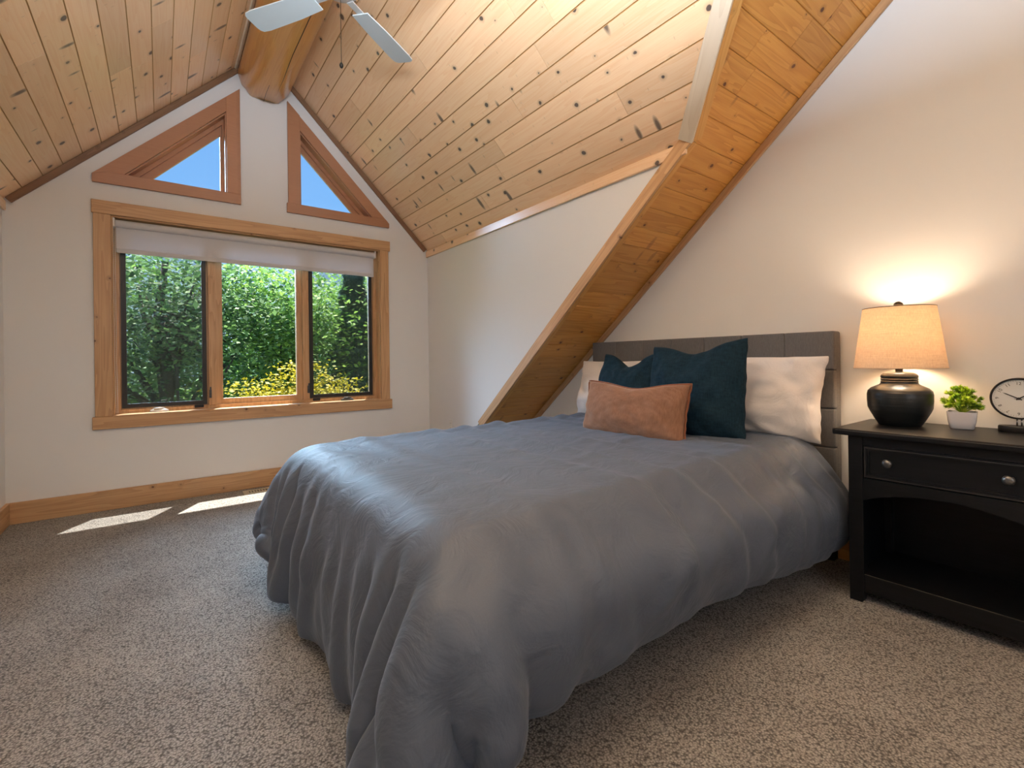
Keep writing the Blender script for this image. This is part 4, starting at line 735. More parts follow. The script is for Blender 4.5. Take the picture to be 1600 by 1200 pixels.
0,0,0,-1,0,0,0,1,0,0,0,0,0,0,1,-1,0,0,0,0,0,0,0,0,0,0,0,0,0,0,0,-1,0,1,0,0,0,-1,0,1,0,0,0,0,-1,1,0,0,5,-6,-3,1,0,0,0,1,4,2,3,1,-3,2,1,-2,-1,-2,-1,1,1,-2,-1,-2,0,2,-1,-1,1,1,-1,0,0,
0,0,0,0,-1,0,1,0,0,0,0,0,0,0,0,0,1,-1,0,0,0,0,0,0,0,0,0,0,0,0,0,0,0,0,-1,1,0,-1,0,0,0,1,0,0,0,0,0,1,0,-1,0,0,0,0,0,0,0,0,0,0,0,0,-1,1,0,-1,0,0,1,-1,1,0,-1,0,1,-1,1,0,0,0,26,-1,0,
-3,-2,-2,-1,-2,1,-1,1,1,2,-1,-4,-2,-5,0,3,3,0,-2,-4,-5,0,-1,2,0,-1,-1,0,0,-1,0,0,0,-1,1,0,0,0,0,0,0,0,0,0,0,1,-1,0,0,0,0,0,0,0,0,0,0,0,0,0,0,0,0,-1,1,0,0,0,0,1,0,-1,0,0,0,0,0,0,0,
1,-1,0,0,-1,1,0,0,0,0,0,0,0,0,0,0,0,0,0,-1,1,-1,0,0,1,0,0,0,0,0,0,27,-6,-6,-4,-7,2,4,3,1,1,1,-2,1,-4,-2,-1,-1,0,0,-1,-2,-3,-1,1,0,0,0,-1,0,1,0,-1,1,-1,0,-1,1,0,0,-1,0,1,0,0,0,0,0,
1,-1,0,0,0,0,0,0,0,0,0,0,0,0,0,0,0,0,-1,1,0,0,0,1,0,-1,0,0,0,0,0,0,0,0,0,0,0,0,0,1,-1,0,0,0,0,0,0,-1,1,0,0,0,0,0,0,0,0,0,0,0,0,1,0,-1,0,0,-3,-1,-3,2,5,1,-2,-4,0,3,-1,0,1,2,0,-3,2,
-2,-4,-1,4,4,0,0,0,-2,0,1,1,0,0,0,0,0,0,0,0,0,0,0,1,-1,0,0,0,0,0,-1,0,1,0,0,0,0,1,0,0,-1,0,0,0,0,0,0,-1,1,0,0,0,0,0,1,0,-1,0,0,0,0,0,0,0,0,0,0,0,0,0,0,0,0,0,0,0,0,0,0,0,0,0,0,0,0,
0,0,0,1,0,0,0,-1,1,-1,0,-20,7,4,-2,1,-2,-1,-2,-4,0,4,3,2,0,2,2,1,1,-1,-2,-4,1,5,3,-2,3,1,0,-1,0,0,1,0,0,0,1,0,0,0,0,-1,0,0,0,0,0,0,1,-1,-1,0,1,0,0,0,0,0,0,0,0,0,0,0,0,0,0,1,-1,0,0,
1,-1,0,1,0,-1,0,0,0,0,0,0,0,0,0,0,0,0,0,0,0,0,0,0,0,0,0,0,0,0,0,0,0,0,0,0,-1,1,-1,1,-1,1,0,-18,-1,2,2,1,0,1,1,0,-1,-4,1,1,1,2,2,3,0,2,-1,3,2,-1,0,3,1,-3,1,1,-1,0,0,-1,1,0,0,0,0,0,
0,0,0,0,0,0,0,0,0,1,0,-1,-1,0,0,0,0,0,1,0,0,0,0,0,0,1,0,-1,1,-1,1,-1,0,0,0,0,1,-1,0,0,0,0,0,0,0,0,0,0,0,0,0,0,0,0,0,1,-1,0,0,0,0,0,0,0,0,0,0,0,-1,0,0,1,0,0,5,-2,0,1,0,-2,-2,1,1,0,
-1,-1,-1,0,0,0,-1,1,2,1,1,3,1,-2,-4,-3,2,0,0,0,1,-1,0,0,0,0,0,0,1,-1,0,0,0,0,0,0,0,0,0,0,1,0,-1,1,-1,0,0,0,0,0,0,0,0,0,0,0,0,0,1,0,0,0,0,-1,0,0,1,-1,0,0,0,0,0,1,-1,1,-1,0,0,0,0,0,
0,0,0,1,0,-1,0,0,0,0,0,1,0,-1,0,-1,1,0,0,0,0,20,2,1,0,0,1,-2,-3,-3,1,0,-3,0,-1,-3,0,1,-1,-3,3,-2,-5,-3,2,2,-2,-3,-1,1,1,0,1,0,0,0,-1,0,0,-1,1,0,0,0,0,0,1,0,-1,0,0,0,0,1,-1,0,0,0,0,
0,0,0,0,0,0,0,0,0,0,0,0,0,0,0,0,0,0,0,1,0,-1,0,0,0,0,1,-1,1,0,-1,0,0,0,0,0,0,0,0,0,0,1,0,-1,0,0,0,0,0,1,-1,0,0,0,0,27,-6,-3,-2,1,1,-2,-1,2,-2,0,0,-1,0,-2,-2,-2,0,-1,-3,-2,0,-1,-1,
-2,-1,2,1,0,-1,1,-1,1,0,0,1,-1,0,0,0,0,0,0,0,0,0,0,1,-1,0,0,0,0,0,1,0,-1,0,0,0,0,0,0,0,0,0,0,1,0,-1,0,0,-1,1,0,0,0,0,0,0,0,0,0,0,0,0,0,0,0,0,0,0,1,0,-1,0,-1,1,0,0,0,1,-1,0,0,0,0,0,
1,-1,0,0,0,6,-5,-1,3,-2,0,1,1,-2,-2,3,3,1,-3,1,0,-1,-1,2,-1,-2,-2,-1,-2,1,5,1,-3,-1,0,0,1,0,0,0,0,1,0,0,0,0,-1,0,0,0,0,0,0,0,0,0,0,0,0,0,0,0,0,0,0,0,0,1,-1,0,0,1,-1,0,0,0,-1,1,0,0,
0,0,0,0,1,-1,0,0,0,0,0,0,0,0,0,0,0,0,0,1,-1,0,0,0,0,0,0,1,-1,0,0,0,0,0,1,-1,0,0,-24,11,5,-2,-3,0,2,4,2,2,-3,-2,-4,-2,2,2,3,2,0,1,1,0,2,4,2,-2,-4,2,0,1,-1,0,0,0,-1,0,0,0,0,0,0,1,0,
0,0,-1,0,0,1,-1,0,0,0,0,0,0,0,0,0,0,0,0,0,1,-1,0,-1,1,0,0,-1,1,0,0,0,0,0,0,0,-1,1,0,0,0,-1,0,1,0,1,-1,0,0,-1,1,0,0,0,0,1,-1,0,0,0,0,0,0,0,1,0,0,0,-1,0,-31,0,0,-1,4,-1,0,1,-1,1,0,2,
2,5,2,0,2,1,4,1,3,4,3,0,-1,-1,4,0,1,-2,-1,0,-1,0,1,0,-1,0,0,0,0,0,0,0,0,0,0,0,0,0,0,0,0,0,-1,0,1,0,-1,0,1,0,-1,1,1,-1,0,0,0,-1,1,0,0,0,0,0,0,0,0,0,0,0,0,0,1,0,-1,0,0,0,0,0,0,-1,0,
1,1,0,-1,0,0,0,0,0,0,0,1,-1,0,0,0,0,0,-36,4,3,4,2,0,2,1,3,0,2,2,3,1,1,2,-1,3,-1,3,2,1,0,-2,0,3,0,-1,-2,1,0,0,1,-1,0,0,1,0,0,-1,0,0,0,0,0,0,0,0,0,1,0,-1,0,-1,1,0,-1,0,1,0,-1,0,0,0,
1,0,0,-1,0,1,0,0,0,1,-1,1,0,-1,0,0,0,0,0,0,0,0,0,0,0,1,-1,0,0,0,0,0,0,0,0,0,-1,0,0,1,0,0,-1,-1,1,0,1,0,0,-12,-3,0,4,3,6,5,3,1,0,2,1,-2,-2,1,1,1,-2,1,-4,-5,-2,2,4,0,-4,-1,1,1,0,1,
-1,0,1,0,-1,0,0,0,0,0,0,0,0,0,0,0,0,0,0,0,0,0,1,-1,0,1,-1,0,0,0,0,0,-1,0,1,0,0,0,0,0,0,0,-1,1,-1,0,1,0,1,-1,0,0,0,1,-1,0,0,0,0,1,-1,0,0,0,0,0,0,-1,0,1,0,0,0,0,0,0,0,0,0,-1,1,0,-9,
9,5,1,2,0,-1,1,2,3,1,-1,0,1,-1,-2,1,0,-1,-1,-3,-5,-4,-4,3,3,0,0,0,0,0,1,0,0,-1,1,0,-1,0,1,-1,0,0,0,0,0,0,0,0,0,0,1,-1,0,1,-1,0,1,0,1,-1,0,0,0,-1,1,0,-1,0,0,-1,0,0,1,0,0,0,0,-1,0,1,
0,0,0,-1,1,0,0,0,0,0,0,0,0,0,0,0,0,0,0,0,1,0,-1,0,0,0,1,-1,0,0,0,0,3,-4,-3,-1,-3,-2,-1,3,-1,1,0,3,2,0,1,2,1,2,0,2,2,0,-1,-4,-2,1,0,0,0,0,0,0,0,-1,0,0,0,1,-1,0,1,0,-1,0,0,0,0,0,0,0,
0,0,1,0,-1,1,0,0,0,-1,1,0,-1,0,0,0,0,0,0,0,0,0,1,-1,0,0,0,-1,1,0,0,0,0,0,0,0,1,-1,-1,0,0,1,0,0,0,0,0,-1,1,1,0,-1,0,0,0,1,0,-1,0,-1,1,0,0,6,-4,-5,-4,-3,-2,0,-2,-1,-1,1,1,2,3,-1,0,
-1,-2,0,3,6,5,1,1,-4,0,2,-1,0,1,-1,1,-1,1,-1,0,0,0,0,0,0,0,1,-1,0,0,0,0,0,0,0,0,0,0,1,0,-1,0,0,0,0,0,1,-1,1,-1,0,1,-1,0,1,-1,0,0,0,0,0,0,0,0,0,0,0,0,0,0,0,0,0,0,0,0,0,0,0,0,0,1,0,
-1,0,0,0,0,0,-1,0,1,0,0,0,0,0,22,0,1,-2,-3,-5,-8,-10,-4,-2,-2,-2,-1,0,0,0,0,1,-1,-1,0,4,3,4,3,0,0,2,1,0,1,-1,0,-1,1,0,-1,0,1,0,0,0,0,0,0,0,0,0,0,0,-1,1,0,0,0,0,0,0,0,0,0,0,0,1,-1,
0,0,0,1,-1,0,1,-1,0,0,0,0,0,0,0,0,0,0,0,0,1,-1,0,0,0,0,0,0,0,0,0,0,0,0,0,0,0,-1,1,-1,0,0,1,0,0,0,0,0,5,7,4,5,3,4,4,-1,-4,-5,-9,-7,-7,-6,-4,-3,-2,1,3,1,4,4,5,3,0,-4,0,0,-1,0,0,-1,0,
0,1,0,1,-1,0,0,0,0,0,1,-1,0,0,0,0,0,1,-1,0,0,0,0,0,0,0,0,1,0,-1,0,0,0,0,0,0,1,0,-1,1,-1,0,0,0,1,0,0,0,0,-1,0,1,-1,-1,0,1,0,0,0,0,0,0,0,0,0,0,0,0,-1,1,-1,1,0,1,-1,0,1,-1,0,0,10,-2,
-1,0,2,3,3,3,2,1,4,1,-2,-4,-5,-8,-6,-2,1,0,-1,-2,-1,3,2,1,-2,-1,1,0,0,-1,0,1,0,0,-1,1,0,0,0,0,0,0,0,0,0,0,0,0,0,0,0,0,0,0,1,-1,1,0,-1,0,1,0,0,-1,0,0,0,0,0,1,-1,1,0,-1,0,0,0,0,0,0,
0,0,-1,0,1,0,0,0,0,0,0,0,0,0,0,0,0,0,-1,1,-1,1,0,0,0,1,-1,-1,0,1,0,27,-8,-4,-2,-2,-1,-1,1,2,2,-3,0,6,2,1,1,0,-6,-7,-5,-3,2,-1,-4,0,3,-1,1,-1,1,0,0,0,0,0,0,0,0,0,0,0,0,0,0,1,0,0,0,
0,0,0,0,0,-1,0,0,0,1,-1,0,0,0,0,0,0,1,0,-1,0,0,0,0,0,0,0,0,0,0,0,0,0,0,1,-1,0,0,0,1,-1,0,1,-1,0,0,0,0,0,0,0,0,0,-1,1,0,0,0,0,-1,0,1,0,0,0,15,-6,-3,4,1,-5,-4,-2,-6,0,1,3,5,8,2,3,1,
2,-2,-5,-4,-7,-2,0,-1,-1,2,0,1,-1,-1,2,1,0,-1,0,1,0,0,-1,0,0,0,0,0,0,0,0,0,0,0,0,0,1,-1,0,0,1,0,0,0,-1,0,0,0,0,0,1,0,0,0,-1,0,0,0,1,-1,0,0,0,0,0,0,1,-1,0,0,0,1,0,-1,0,0,0,0,0,0,0,
0,0,0,1,0,-1,0,0,0,0,0,0,1,-1,0,0,3,3,-3,-4,-14,-4,-6,-1,-1,0,3,1,1,1,4,6,2,7,4,3,0,-2,-4,1,-1,0,0,0,0,1,0,0,0,1,0,-1,0,0,1,0,-1,0,0,0,0,0,0,0,0,-1,0,0,1,1,0,0,-1,0,0,0,1,-1,0,0,0,
0,0,0,0,0,1,-1,0,0,0,1,0,-1,0,0,0,0,0,1,-1,0,0,0,0,0,1,-1,0,0,0,0,0,0,0,1,-1,0,0,0,1,-1,0,1,-1,0,-1,1,-3,5,9,-11,-6,-5,-4,2,1,-1,-3,-4,-2,-1,2,-3,-1,0,3,3,5,4,2,1,3,3,0,0,1,0,0,0,
0,0,0,0,1,-1,0,0,0,1,0,0,-1,0,0,0,-1,0,1,0,1,-1,0,0,0,0,0,0,0,0,1,0,0,-1,0,0,0,0,0,0,0,0,0,0,0,0,1,-1,0,0,0,0,0,0,0,0,0,-1,0,0,1,1,0,-1,0,0,0,0,0,0,0,1,0,-1,0,0,0,0,-1,1,-1,2,-5,1,
1,-3,3,6,5,4,0,-1,-2,-4,-2,-3,-2,-3,-2,-4,-1,-2,-1,2,6,-1,1,2,1,0,1,1,0,0,0,0,0,0,1,0,-1,0,0,0,0,1,-1,0,0,0,1,0,0,0,0,-1,0,0,0,0,0,0,0,0,0,0,1,0,-1,0,0,0,0,1,0,0,-1,0,0,0,0,0,0,1,
-1,0,1,0,-1,0,1,0,0,0,-1,0,0,1,-1,0,0,0,1,0,0,0,-1,0,0,0,0,0,0,1,-6,4,1,6,1,2,0,-1,3,2,-1,3,2,-2,0,-1,-1,-1,-1,-1,-2,-2,-5,-7,-1,0,3,3,1,1,0,1,0,0,-1,0,0,0,0,1,0,-1,0,0,0,1,0,-1,1,
0,0,0,-1,0,1,0,0,0,0,0,0,0,-1,0,0,0,0,1,-1,0,0,0,0,0,0,0,0,0,0,1,0,-1,-1,1,0,0,0,1,0,0,0,-1,0,0,0,1,-1,1,-1,0,0,0,0,0,0,1,-1,0,0,0,1,0,0,11,14,-20,0,2,1,-5,-2,-5,3,4,-4,2,6,1,-2,1,
0,-2,-1,-4,-3,-1,0,1,0,1,2,1,0,0,-1,1,-1,1,0,0,0,0,-1,0,1,0,0,0,0,0,1,0,-1,0,0,0,-1,0,0,1,0,0,-1,0,0,1,-1,0,0,0,0,1,-1,0,0,0,0,0,1,0,-1,0,0,0,0,0,0,0,0,0,0,0,0,0,1,-1,0,0,0,0,0,0,
0,0,0,0,0,0,0,1,-1,0,1,-1,0,1,-16,-4,15,4,6,6,-4,-7,-2,-8,3,3,-4,-1,6,2,-3,-4,-3,-4,0,1,7,8,0,0,-2,1,1,0,0,1,-1,1,0,-1,0,0,-1,1,0,0,0,0,0,0,0,0,0,0,-1,0,0,1,0,0,-1,0,0,1,-1,0,0,1,
0,-1,0,0,0,1,0,0,0,0,0,-1,0,1,-1,0,0,1,0,0,-1,0,0,0,0,0,0,0,1,-1,0,0,0,0,1,-1,0,0,0,0,0,0,0,1,0,-1,1,-1,0,-26,1,6,6,7,4,4,-1,-5,-2,6,-5,-2,-3,-5,-2,-2,1,-2,4,4,9,4,-1,1,0,-2,0,2,1,
0,0,0,-1,0,0,0,-1,1,0,0,0,0,0,-1,0,1,0,0,-1,1,0,0,0,-1,0,0,0,0,0,1,-1,0,0,0,1,0,0,0,0,-1,0,0,0,0,0,0,0,1,-1,0,0,0,0,0,0,0,0,0,0,0,0,0,1,-1,0,1,-1,0,1,-1,0,0,0,0,0,0,0,0,1,-1,0,0,
-17,3,1,-4,2,7,1,-1,-5,6,-1,2,-1,-2,-5,-4,5,4,4,4,4,1,-2,1,-2,-5,3,1,0,1,1,-1,0,1,-1,0,-1,1,0,0,0,0,0,-1,1,0,0,0,-1,1,-1,0,0,0,0,0,0,1,0,0,-1,1,0,-1,0,0,0,0,0,0,0,1,0,0,-1,1,-1,0,
0,1,0,0,-1,0,0,0,0,0,1,0,0,0,-1,0,0,0,-1,1,0,0,1,0,0,0,-1,0,0,0,0,0,1,0,1,-8,-13,3,4,-4,0,-2,-1,10,6,-8,0,5,1,2,4,-1,0,3,2,2,-1,0,-2,-7,4,3,-1,0,1,0,0,0,-1,0,-1,1,-1,0,1,0,0,-1,1,
0,0,-1,0,1,0,0,-1,0,-1,1,0,1,-1,0,0,1,-1,0,1,-1,0,0,0,0,0,1,-1,0,0,0,0,1,-1,0,0,0,0,1,-1,0,0,0,1,0,1,0,-1,0,-1,0,-1,0,1,0,0,-1,0,0,0,2,-1,0,0,0,1,0,0,-2,-9,5,-19,-3,3,2,-5,2,12,7,
2,-4,-1,1,2,2,0,2,1,4,-1,1,-2,-5,2,4,-2,1,1,-1,0,0,-1,0,0,0,-1,1,0,-1,1,-1,1,0,0,0,0,0,0,-1,0,0,0,0,0,1,-1,0,1,0,-1,1,-1,0,0,0,0,0,0,0,0,0,0,0,1,-1,0,1,0,0,0,0,-1,0,1,0,0,0,0,0,-1,
0,-1,1,0,1,-1,0,0,-1,1,0,0,1,-1,1,-1,0,1,0,0,1,-3,-22,-19,9,1,4,7,16,5,-6,-2,4,7,-4,-6,-3,2,2,2,3,0,0,0,-4,0,7,2,-3,1,-1,0,-1,1,0,-1,0,1,-1,0,0,0,-1,1,-1,0,0,1,0,0,-1,0,1,0,-1,1,0,
-1,0,0,0,0,0,0,0,0,0,0,0,0,0,1,0,-1,0,0,0,0,0,0,0,0,0,0,0,1,-1,1,0,0,0,-1,0,0,0,0,0,0,1,-1,0,1,-1,0,0,0,0,0,1,0,0,0,1,-2,-2,58,-36,-36,-1,6,5,10,6,-5,-5,2,-7,-5,0,-3,2,2,4,0,1,3,
-5,0,8,2,-2,0,-2,1,-1,0,-1,1,0,0,-1,0,0,0,0,0,-1,1,0,0,-1,0,0,1,0,-1,0,1,-1,0,0,0,1,-1,-1,1,0,0,0,1,-1,0,0,1,-1,0,1,-1,0,0,1,-1,0,0,0,0,0,1,-1,1,-1,1,-1,0,0,0,0,0,0,0,0,0,0,0,0,1,
0,0,-1,0,0,0,0,0,1,-1,2,0,29,32,-45,-8,0,0,-1,5,2,-6,-3,3,-6,-7,0,2,1,0,-2,4,-2,1,7,0,-2,-1,0,1,-2,-1,0,0,1,-1,0,0,1,-1,0,0,-1,1,0,0,0,0,0,-1,0,0,1,0,-1,1,0,0,0,-1,0,0,0,0,0,0,0,1,
0,0,-1,0,0,0,0,0,0,0,1,-1,0,0,0,0,0,1,-1,0,0,0,0,0,0,0,1,-1,1,0,0,0,0,0,-1,0,0,0,1,0,0,0,-1,0,0,-1,3,-14,35,12,-13,-4,-1,-2,-5,2,-4,-1,1,9,-1,0,3,3,-8,-6,-6,-2,9,1,-4,0,-1,2,-1,-1,
-1,-1,0,-1,2,-1,0,0,0,0,-1,1,0,0,-1,0,0,0,1,-1,1,-1,0,1,-1,0,0,0,0,0,0,0,0,1,0,-1,0,0,0,0,0,0,0,1,-1,0,0,0,1,-1,1,0,0,-1,0,1,0,-1,1,-1,0,0,0,0,1,0,0,-1,0,0,0,1,0,0,0,-1,0,0,0,1,-2,
0,0,2,-24,8,47,-8,-7,-8,-1,-6,3,6,-3,3,5,4,0,0,-2,-2,4,-4,-3,-3,-3,2,-1,-2,1,-1,-3,0,0,0,-1,-1,1,0,0,1,-1,0,0,0,0,0,0,-1,0,0,0,0,0,1,-1,1,0,0,-1,0,0,0,0,0,0,0,1,-1,0,0,0,0,0,0,0,0,
0,0,0,0,1,-1,0,0,0,0,0,0,1,-1,0,-1,1,0,1,0,-1,0,1,0,0,0,0,0,-1,0,1,0,0,-1,0,0,-1,0,1,-11,-4,53,29,-25,-23,-7,5,-1,1,-1,-7,0,7,0,-9,1,7,-2,-5,0,-3,2,2,1,-2,0,-2,-3,-2,1,0,0,-1,0,0,
0,0,0,0,0,-1,0,0,0,1,-1,0,0,0,1,-1,1,0,0,0,0,-1,0,1,-1,0,1,0,-1,1,-1,0,0,0,0,0,0,1,0,0,0,-1,0,0,0,0,0,0,0,0,0,0,-1,1,0,0,0,0,1,-1,0,1,0,0,-1,0,1,0,-1,0,0,1,-2,1,0,0,0,-8,4,0,10,20,
0,-15,-8,-2,-2,7,2,-7,-3,4,3,-3,-1,4,5,-6,1,0,-1,2,3,-2,-3,-2,1,0,1,0,-1,-2,0,0,-1,0,1,0,0,-1,1,-1,0,0,0,1,-1,0,0,0,0,0,0,1,0,0,-1,1,0,-1,0,1,-1,1,0,0,0,0,0,0,-1,0,0,0,1,-1,0,0,0,
1,-1,0,0,-1,0,1,0,0,1,-1,0,0,1,0,-1,0,0,1,0,-1,0,1,-1,0,-1,1,-1,1,0,0,59,-11,-25,-17,-11,-1,-5,-4,-3,-2,-2,-2,0,1,5,6,3,2,3,4,6,0,-4,0,1,0,-1,-1,1,1,1,1,0,-3,-1,0,-1,0,0,1,-1,0,1,
-1,0,0,0,0,0,0,0,1,0,0,0,0,-1,1,-1,1,0,0,0,0,-1,1,-1,0,0,1,0,0,-1,1,-1,0,0,0,1,0,-1,0,0,1,-1,0,1,0,0,0,0,0,0,0,-1,0,0,0,0,0,0,0,1,-1,-1,1,0,0,0,0,0,0,-1,-5,-8,-7,5,5,4,-3,-9,-4,-2,
0,-1,1,4,6,7,3,-1,2,4,4,-2,2,2,-3,-3,-1,1,2,0,2,0,-2,-1,0,-2,0,-1,1,-1,2,0,-1,0,1,-1,1,-1,-1,1,0,0,0,0,0,0,1,-1,1,-1,0,0,0,0,1,-1,1,0,0,-1,0,0,0,0,1,0,0,-1,0,0,1,0,0,0,0,0,-1,0,0,
1,-1,0,1,-1,1,0,-1,0,0,0,0,0,0,0,0,0,-1,1,0,0,0,1,-1,-27,-25,-1,4,5,4,5,4,4,3,7,11,4,6,3,-1,-4,3,1,0,0,1,3,-6,-2,0,0,-1,2,2,-1,-1,-2,1,-1,0,0,0,-2,1,0,1,0,0,-1,0,0,0,1,-1,0,0,0,0,
0,0,0,0,0,1,-1,1,0,-1,0,1,0,0,-1,0,0,0,1,-1,0,0,0,1,0,0,0,-1,0,0,1,0,-1,0,1,-1,1,0,-1,1,-1,0,1,0,0,0,0,-1,0,0,0,-1,1,0,0,0,0,-1,1,-37,15,-10,-13,-3,-2,12,17,13,13,4,3,4,2,-3,-4,6,
5,-5,-3,-2,-1,-3,-3,0,0,-1,1,-1,0,0,-5,0,2,0,0,-1,0,-1,1,0,0,-1,0,1,0,0,1,-1,1,0,-1,0,0,0,1,-1,0,0,0,1,-1,0,1,-1,0,0,0,1,-1,0,0,0,1,0,-1,0,0,0,0,0,1,0,0,-1,0,1,0,-1,0,0,0,0,0,1,0,
-1,0,0,0,0,1,-1,0,-1,1,0,0,0,0,0,1,-1,-15,16,8,-1,5,7,10,5,6,-3,-11,7,-10,-9,-10,3,4,1,7,2,-5,-7,-4,1,-4,0,2,-1,-1,0,1,2,-3,-1,0,0,-1,-1,1,0,-1,-2,1,0,0,1,0,0,0,0,0,1,-1,0,0,-1,1,
0,0,0,0,0,-1,1,1,0,0,-1,0,0,0,0,0,0,0,0,0,0,1,0,0,-1,0,0,1,0,-1,0,0,0,-1,1,1,0,0,-1,1,1,-1,0,-1,0,1,-1,0,1,-1,0,0,0,0,-1,0,6,-7,17,11,-15,17,-1,-6,7,-4,-9,8,-21,-2,4,-4,5,1,8,3,-8,
-8,8,-7,7,-6,3,0,-1,-5,-4,1,-3,4,0,2,1,2,-1,-2,-3,0,0,1,1,0,0,0,0,0,0,-1,1,0,0,0,-1,1,0,0,0,-1,0,0,2,-1,1,0,-1,1,-1,0,1,-2,1,-1,1,0,-1,0,0,2,-1,0,0,0,1,0,0,-1,1,0,0,1,-2,2,-2,0,-1,
1,1,0,-1,1,0,0,0,0,-1,0,0,0,1,
748,5,4,7,8,7,6,9,6,8,5,7,12,15,9,-3,-2,-8,-8,-12,-16,-24,-18,-8,14,25,21,19,22,14,3,-8,-17,-9,5,12,15,9,-7,-5,-4,-4,0,-1,0,1,0,12,2,-7,2,-1,-4,1,-4,4,-2,7,-9,-1,13,6,2,-6,-4,4,-5,
-5,-1,-7,-1,8,1,-2,-4,-1,1,-6,-13,5,13,-2,-4,-8,-1,-3,3,-1,2,0,0,-8,-12,12,5,-5,-4,1,-11,-8,14,13,-5,-1,-4,-3,2,-1,-7,4,8,1,1,14,0,-1,-1,0,-1,1,1,0,-3,-1,-5,-14,-7,-1,12,5,4,-1,0,
3,1,-4,-10,-9,-2,2,-2,0,-2,-3,-2,6,1,-6,0,3,-3,2,-1,-2,-2,2,0,-3,6,3,-9,1,5,-1,0,0,-3,7,-5,5,-5,3,6,-7,-6,-2,5,3,-6,2,-2,-4,-1,2,8,4,-2,-1,-3,-2,0,7,4,-8,-3,-1,4,-3,-2,7,3,-6,-3,
-1,1,4,2,1,-3,1,2,4,1,-2,-4,4,-4,-2,-1,5,6,2,-6,0,2,7,30,-6,-1,-3,-2,-3,-1,0,0,0,-1,-4,0,-6,-3,-2,2,2,2,1,-1,3,-2,-5,-8,-2,0,0,-1,-1,-4,0,4,1,0,-2,-2,-1,-1,1,-1,0,-1,0,2,4,1,-3,-1,
2,-1,0,-1,1,2,2,-2,-3,4,0,-8,0,1,0,-1,1,-2,-1,-1,4,7,0,-4,-1,1,2,-3,-1,4,2,-3,-1,1,1,-2,-3,5,2,-4,-2,1,1,3,1,0,0,0,0,0,2,2,-4,-2,-3,-1,3,4,1,2,-1,-2,4,-2,20,1,-2,-1,-3,-2,-5,-6,0,
-3,-2,0,3,-2,-3,-3,1,3,5,2,1,3,2,-2,-7,-8,1,2,-2,-4,-3,2,2,2,0,-3,-5,2,2,-1,5,1,-2,-7,1,3,4,0,2,0,-4,-1,2,2,0,0,-3,-2,2,-3,1,1,3,1,-2,-3,-2,1,2,2,1,-1,-5,-4,5,2,-3,1,7,0,-4,-3,2,2,
2,-1,-3,2,0,1,3,1,-2,-1,0,-1,-1,0,0,2,1,0,-2,0,0,0,0,1,0,-1,1,2,2,22,0,-2,-2,-2,0,-10,-15,-7,-3,6,7,4,3,-2,-4,-2,2,2,3,5,5,2,0,-2,-10,-2,-2,0,-3,-1,4,2,1,1,-6,-5,2,4,1,0,1,4,-1,2,
-7,-7,2,1,2,2,-1,2,3,-2,-5,-1,3,2,-1,3,0,-3,-3,-2,3,4,3,-1,-4,5,-3,-7,-2,5,2,0,-1,3,0,-3,2,1,0,1,1,-7,3,4,3,-1,-1,1,-1,-1,0,-2,-1,-2,0,0,0,1,3,0,1,2,-4,-2,1,1,0,4,31,-6,1,-3,-8,-5,
-5,-8,-13,-5,2,8,6,3,3,-1,-2,0,0,0,2,4,6,1,-4,-7,-4,-1,1,-1,0,4,-2,0,0,-4,0,-1,2,6,-1,0,-2,1,3,3,-2,-11,-7,1,4,7,4,-1,-3,0,-2,-1,2,0,-1,-4,-1,3,3,2,1,-1,-3,3,2,-3,-1,-2,-2,3,2,4,3,
-4,-1,1,0,2,0,-3,-7,2,4,0,-3,-2,-1,1,1,0,0,1,2,3,-3,-4,3,3,2,0,-2,-3,-1,0,4,2,0,31,-3,1,-3,-4,-4,4,6,-5,-14,-17,-6,0,0,7,5,1,1,0,1,-4,1,7,5,-8,-3,-1,1,-3,0,1,1,-3,2,-2,-2,2,1,0,3,
0,1,-1,1,0,-1,0,0,-2,-9,-5,4,8,1,-1,-1,-4,-1,3,1,-2,2,0,-1,2,0,2,1,0,6,0,-5,3,3,-14,-3,7,10,1,-5,-1,-1,0,0,-1,0,-5,3,4,-2,0,-1,1,1,-3,-2,-2,-1,1,5,3,0,-1,1,0,0,-2,-1,1,0,2,3,0,24,
1,-3,4,7,-3,-2,7,5,-1,-17,-21,-9,-4,1,8,3,-2,-2,4,3,-3,-1,7,3,-6,-2,-1,-4,-1,2,0,0,3,-1,-1,-2,1,1,-1,0,2,-1,1,-1,-1,-1,2,5,4,-2,-15,-13,4,11,1,-3,2,-1,0,-1,2,4,4,-1,0,0,-3,1,5,-1,
-3,1,6,5,-16,-11,14,8,-2,-4,-1,2,-2,1,2,-2,3,4,0,-3,-3,-1,-2,-4,0,3,1,-3,1,3,2,1,1,-2,1,-1,0,2,0,3,0,1,22,3,-3,0,5,3,0,-1,2,9,7,-13,-24,-12,-5,2,2,4,1,-2,3,2,0,2,4,-3,-5,-2,-1,-6,
2,1,1,3,0,2,-5,-2,3,-1,0,2,-3,2,1,-2,-2,3,0,3,5,-1,-11,-16,-3,10,14,4,-3,-4,-1,-1,1,1,0,3,1,-3,2,5,-4,-2,2,2,1,3,-8,-15,3,9,3,-2,-1,2,2,6,-2,-3,2,-1,-1,0,0,-1,1,3,1,-3,-3,1,0,1,6,
-1,-2,0,1,1,3,3,-3,-1,0,31,-4,1,-4,-4,6,2,-3,1,2,9,10,-2,-20,-20,-8,2,3,3,-1,-2,2,1,4,4,-1,-5,0,-7,-2,2,-1,3,0,2,0,-4,0,2,-2,2,-3,-1,4,1,-3,1,1,0,0,-4,3,8,2,-14,-11,8,12,5,-1,-5,
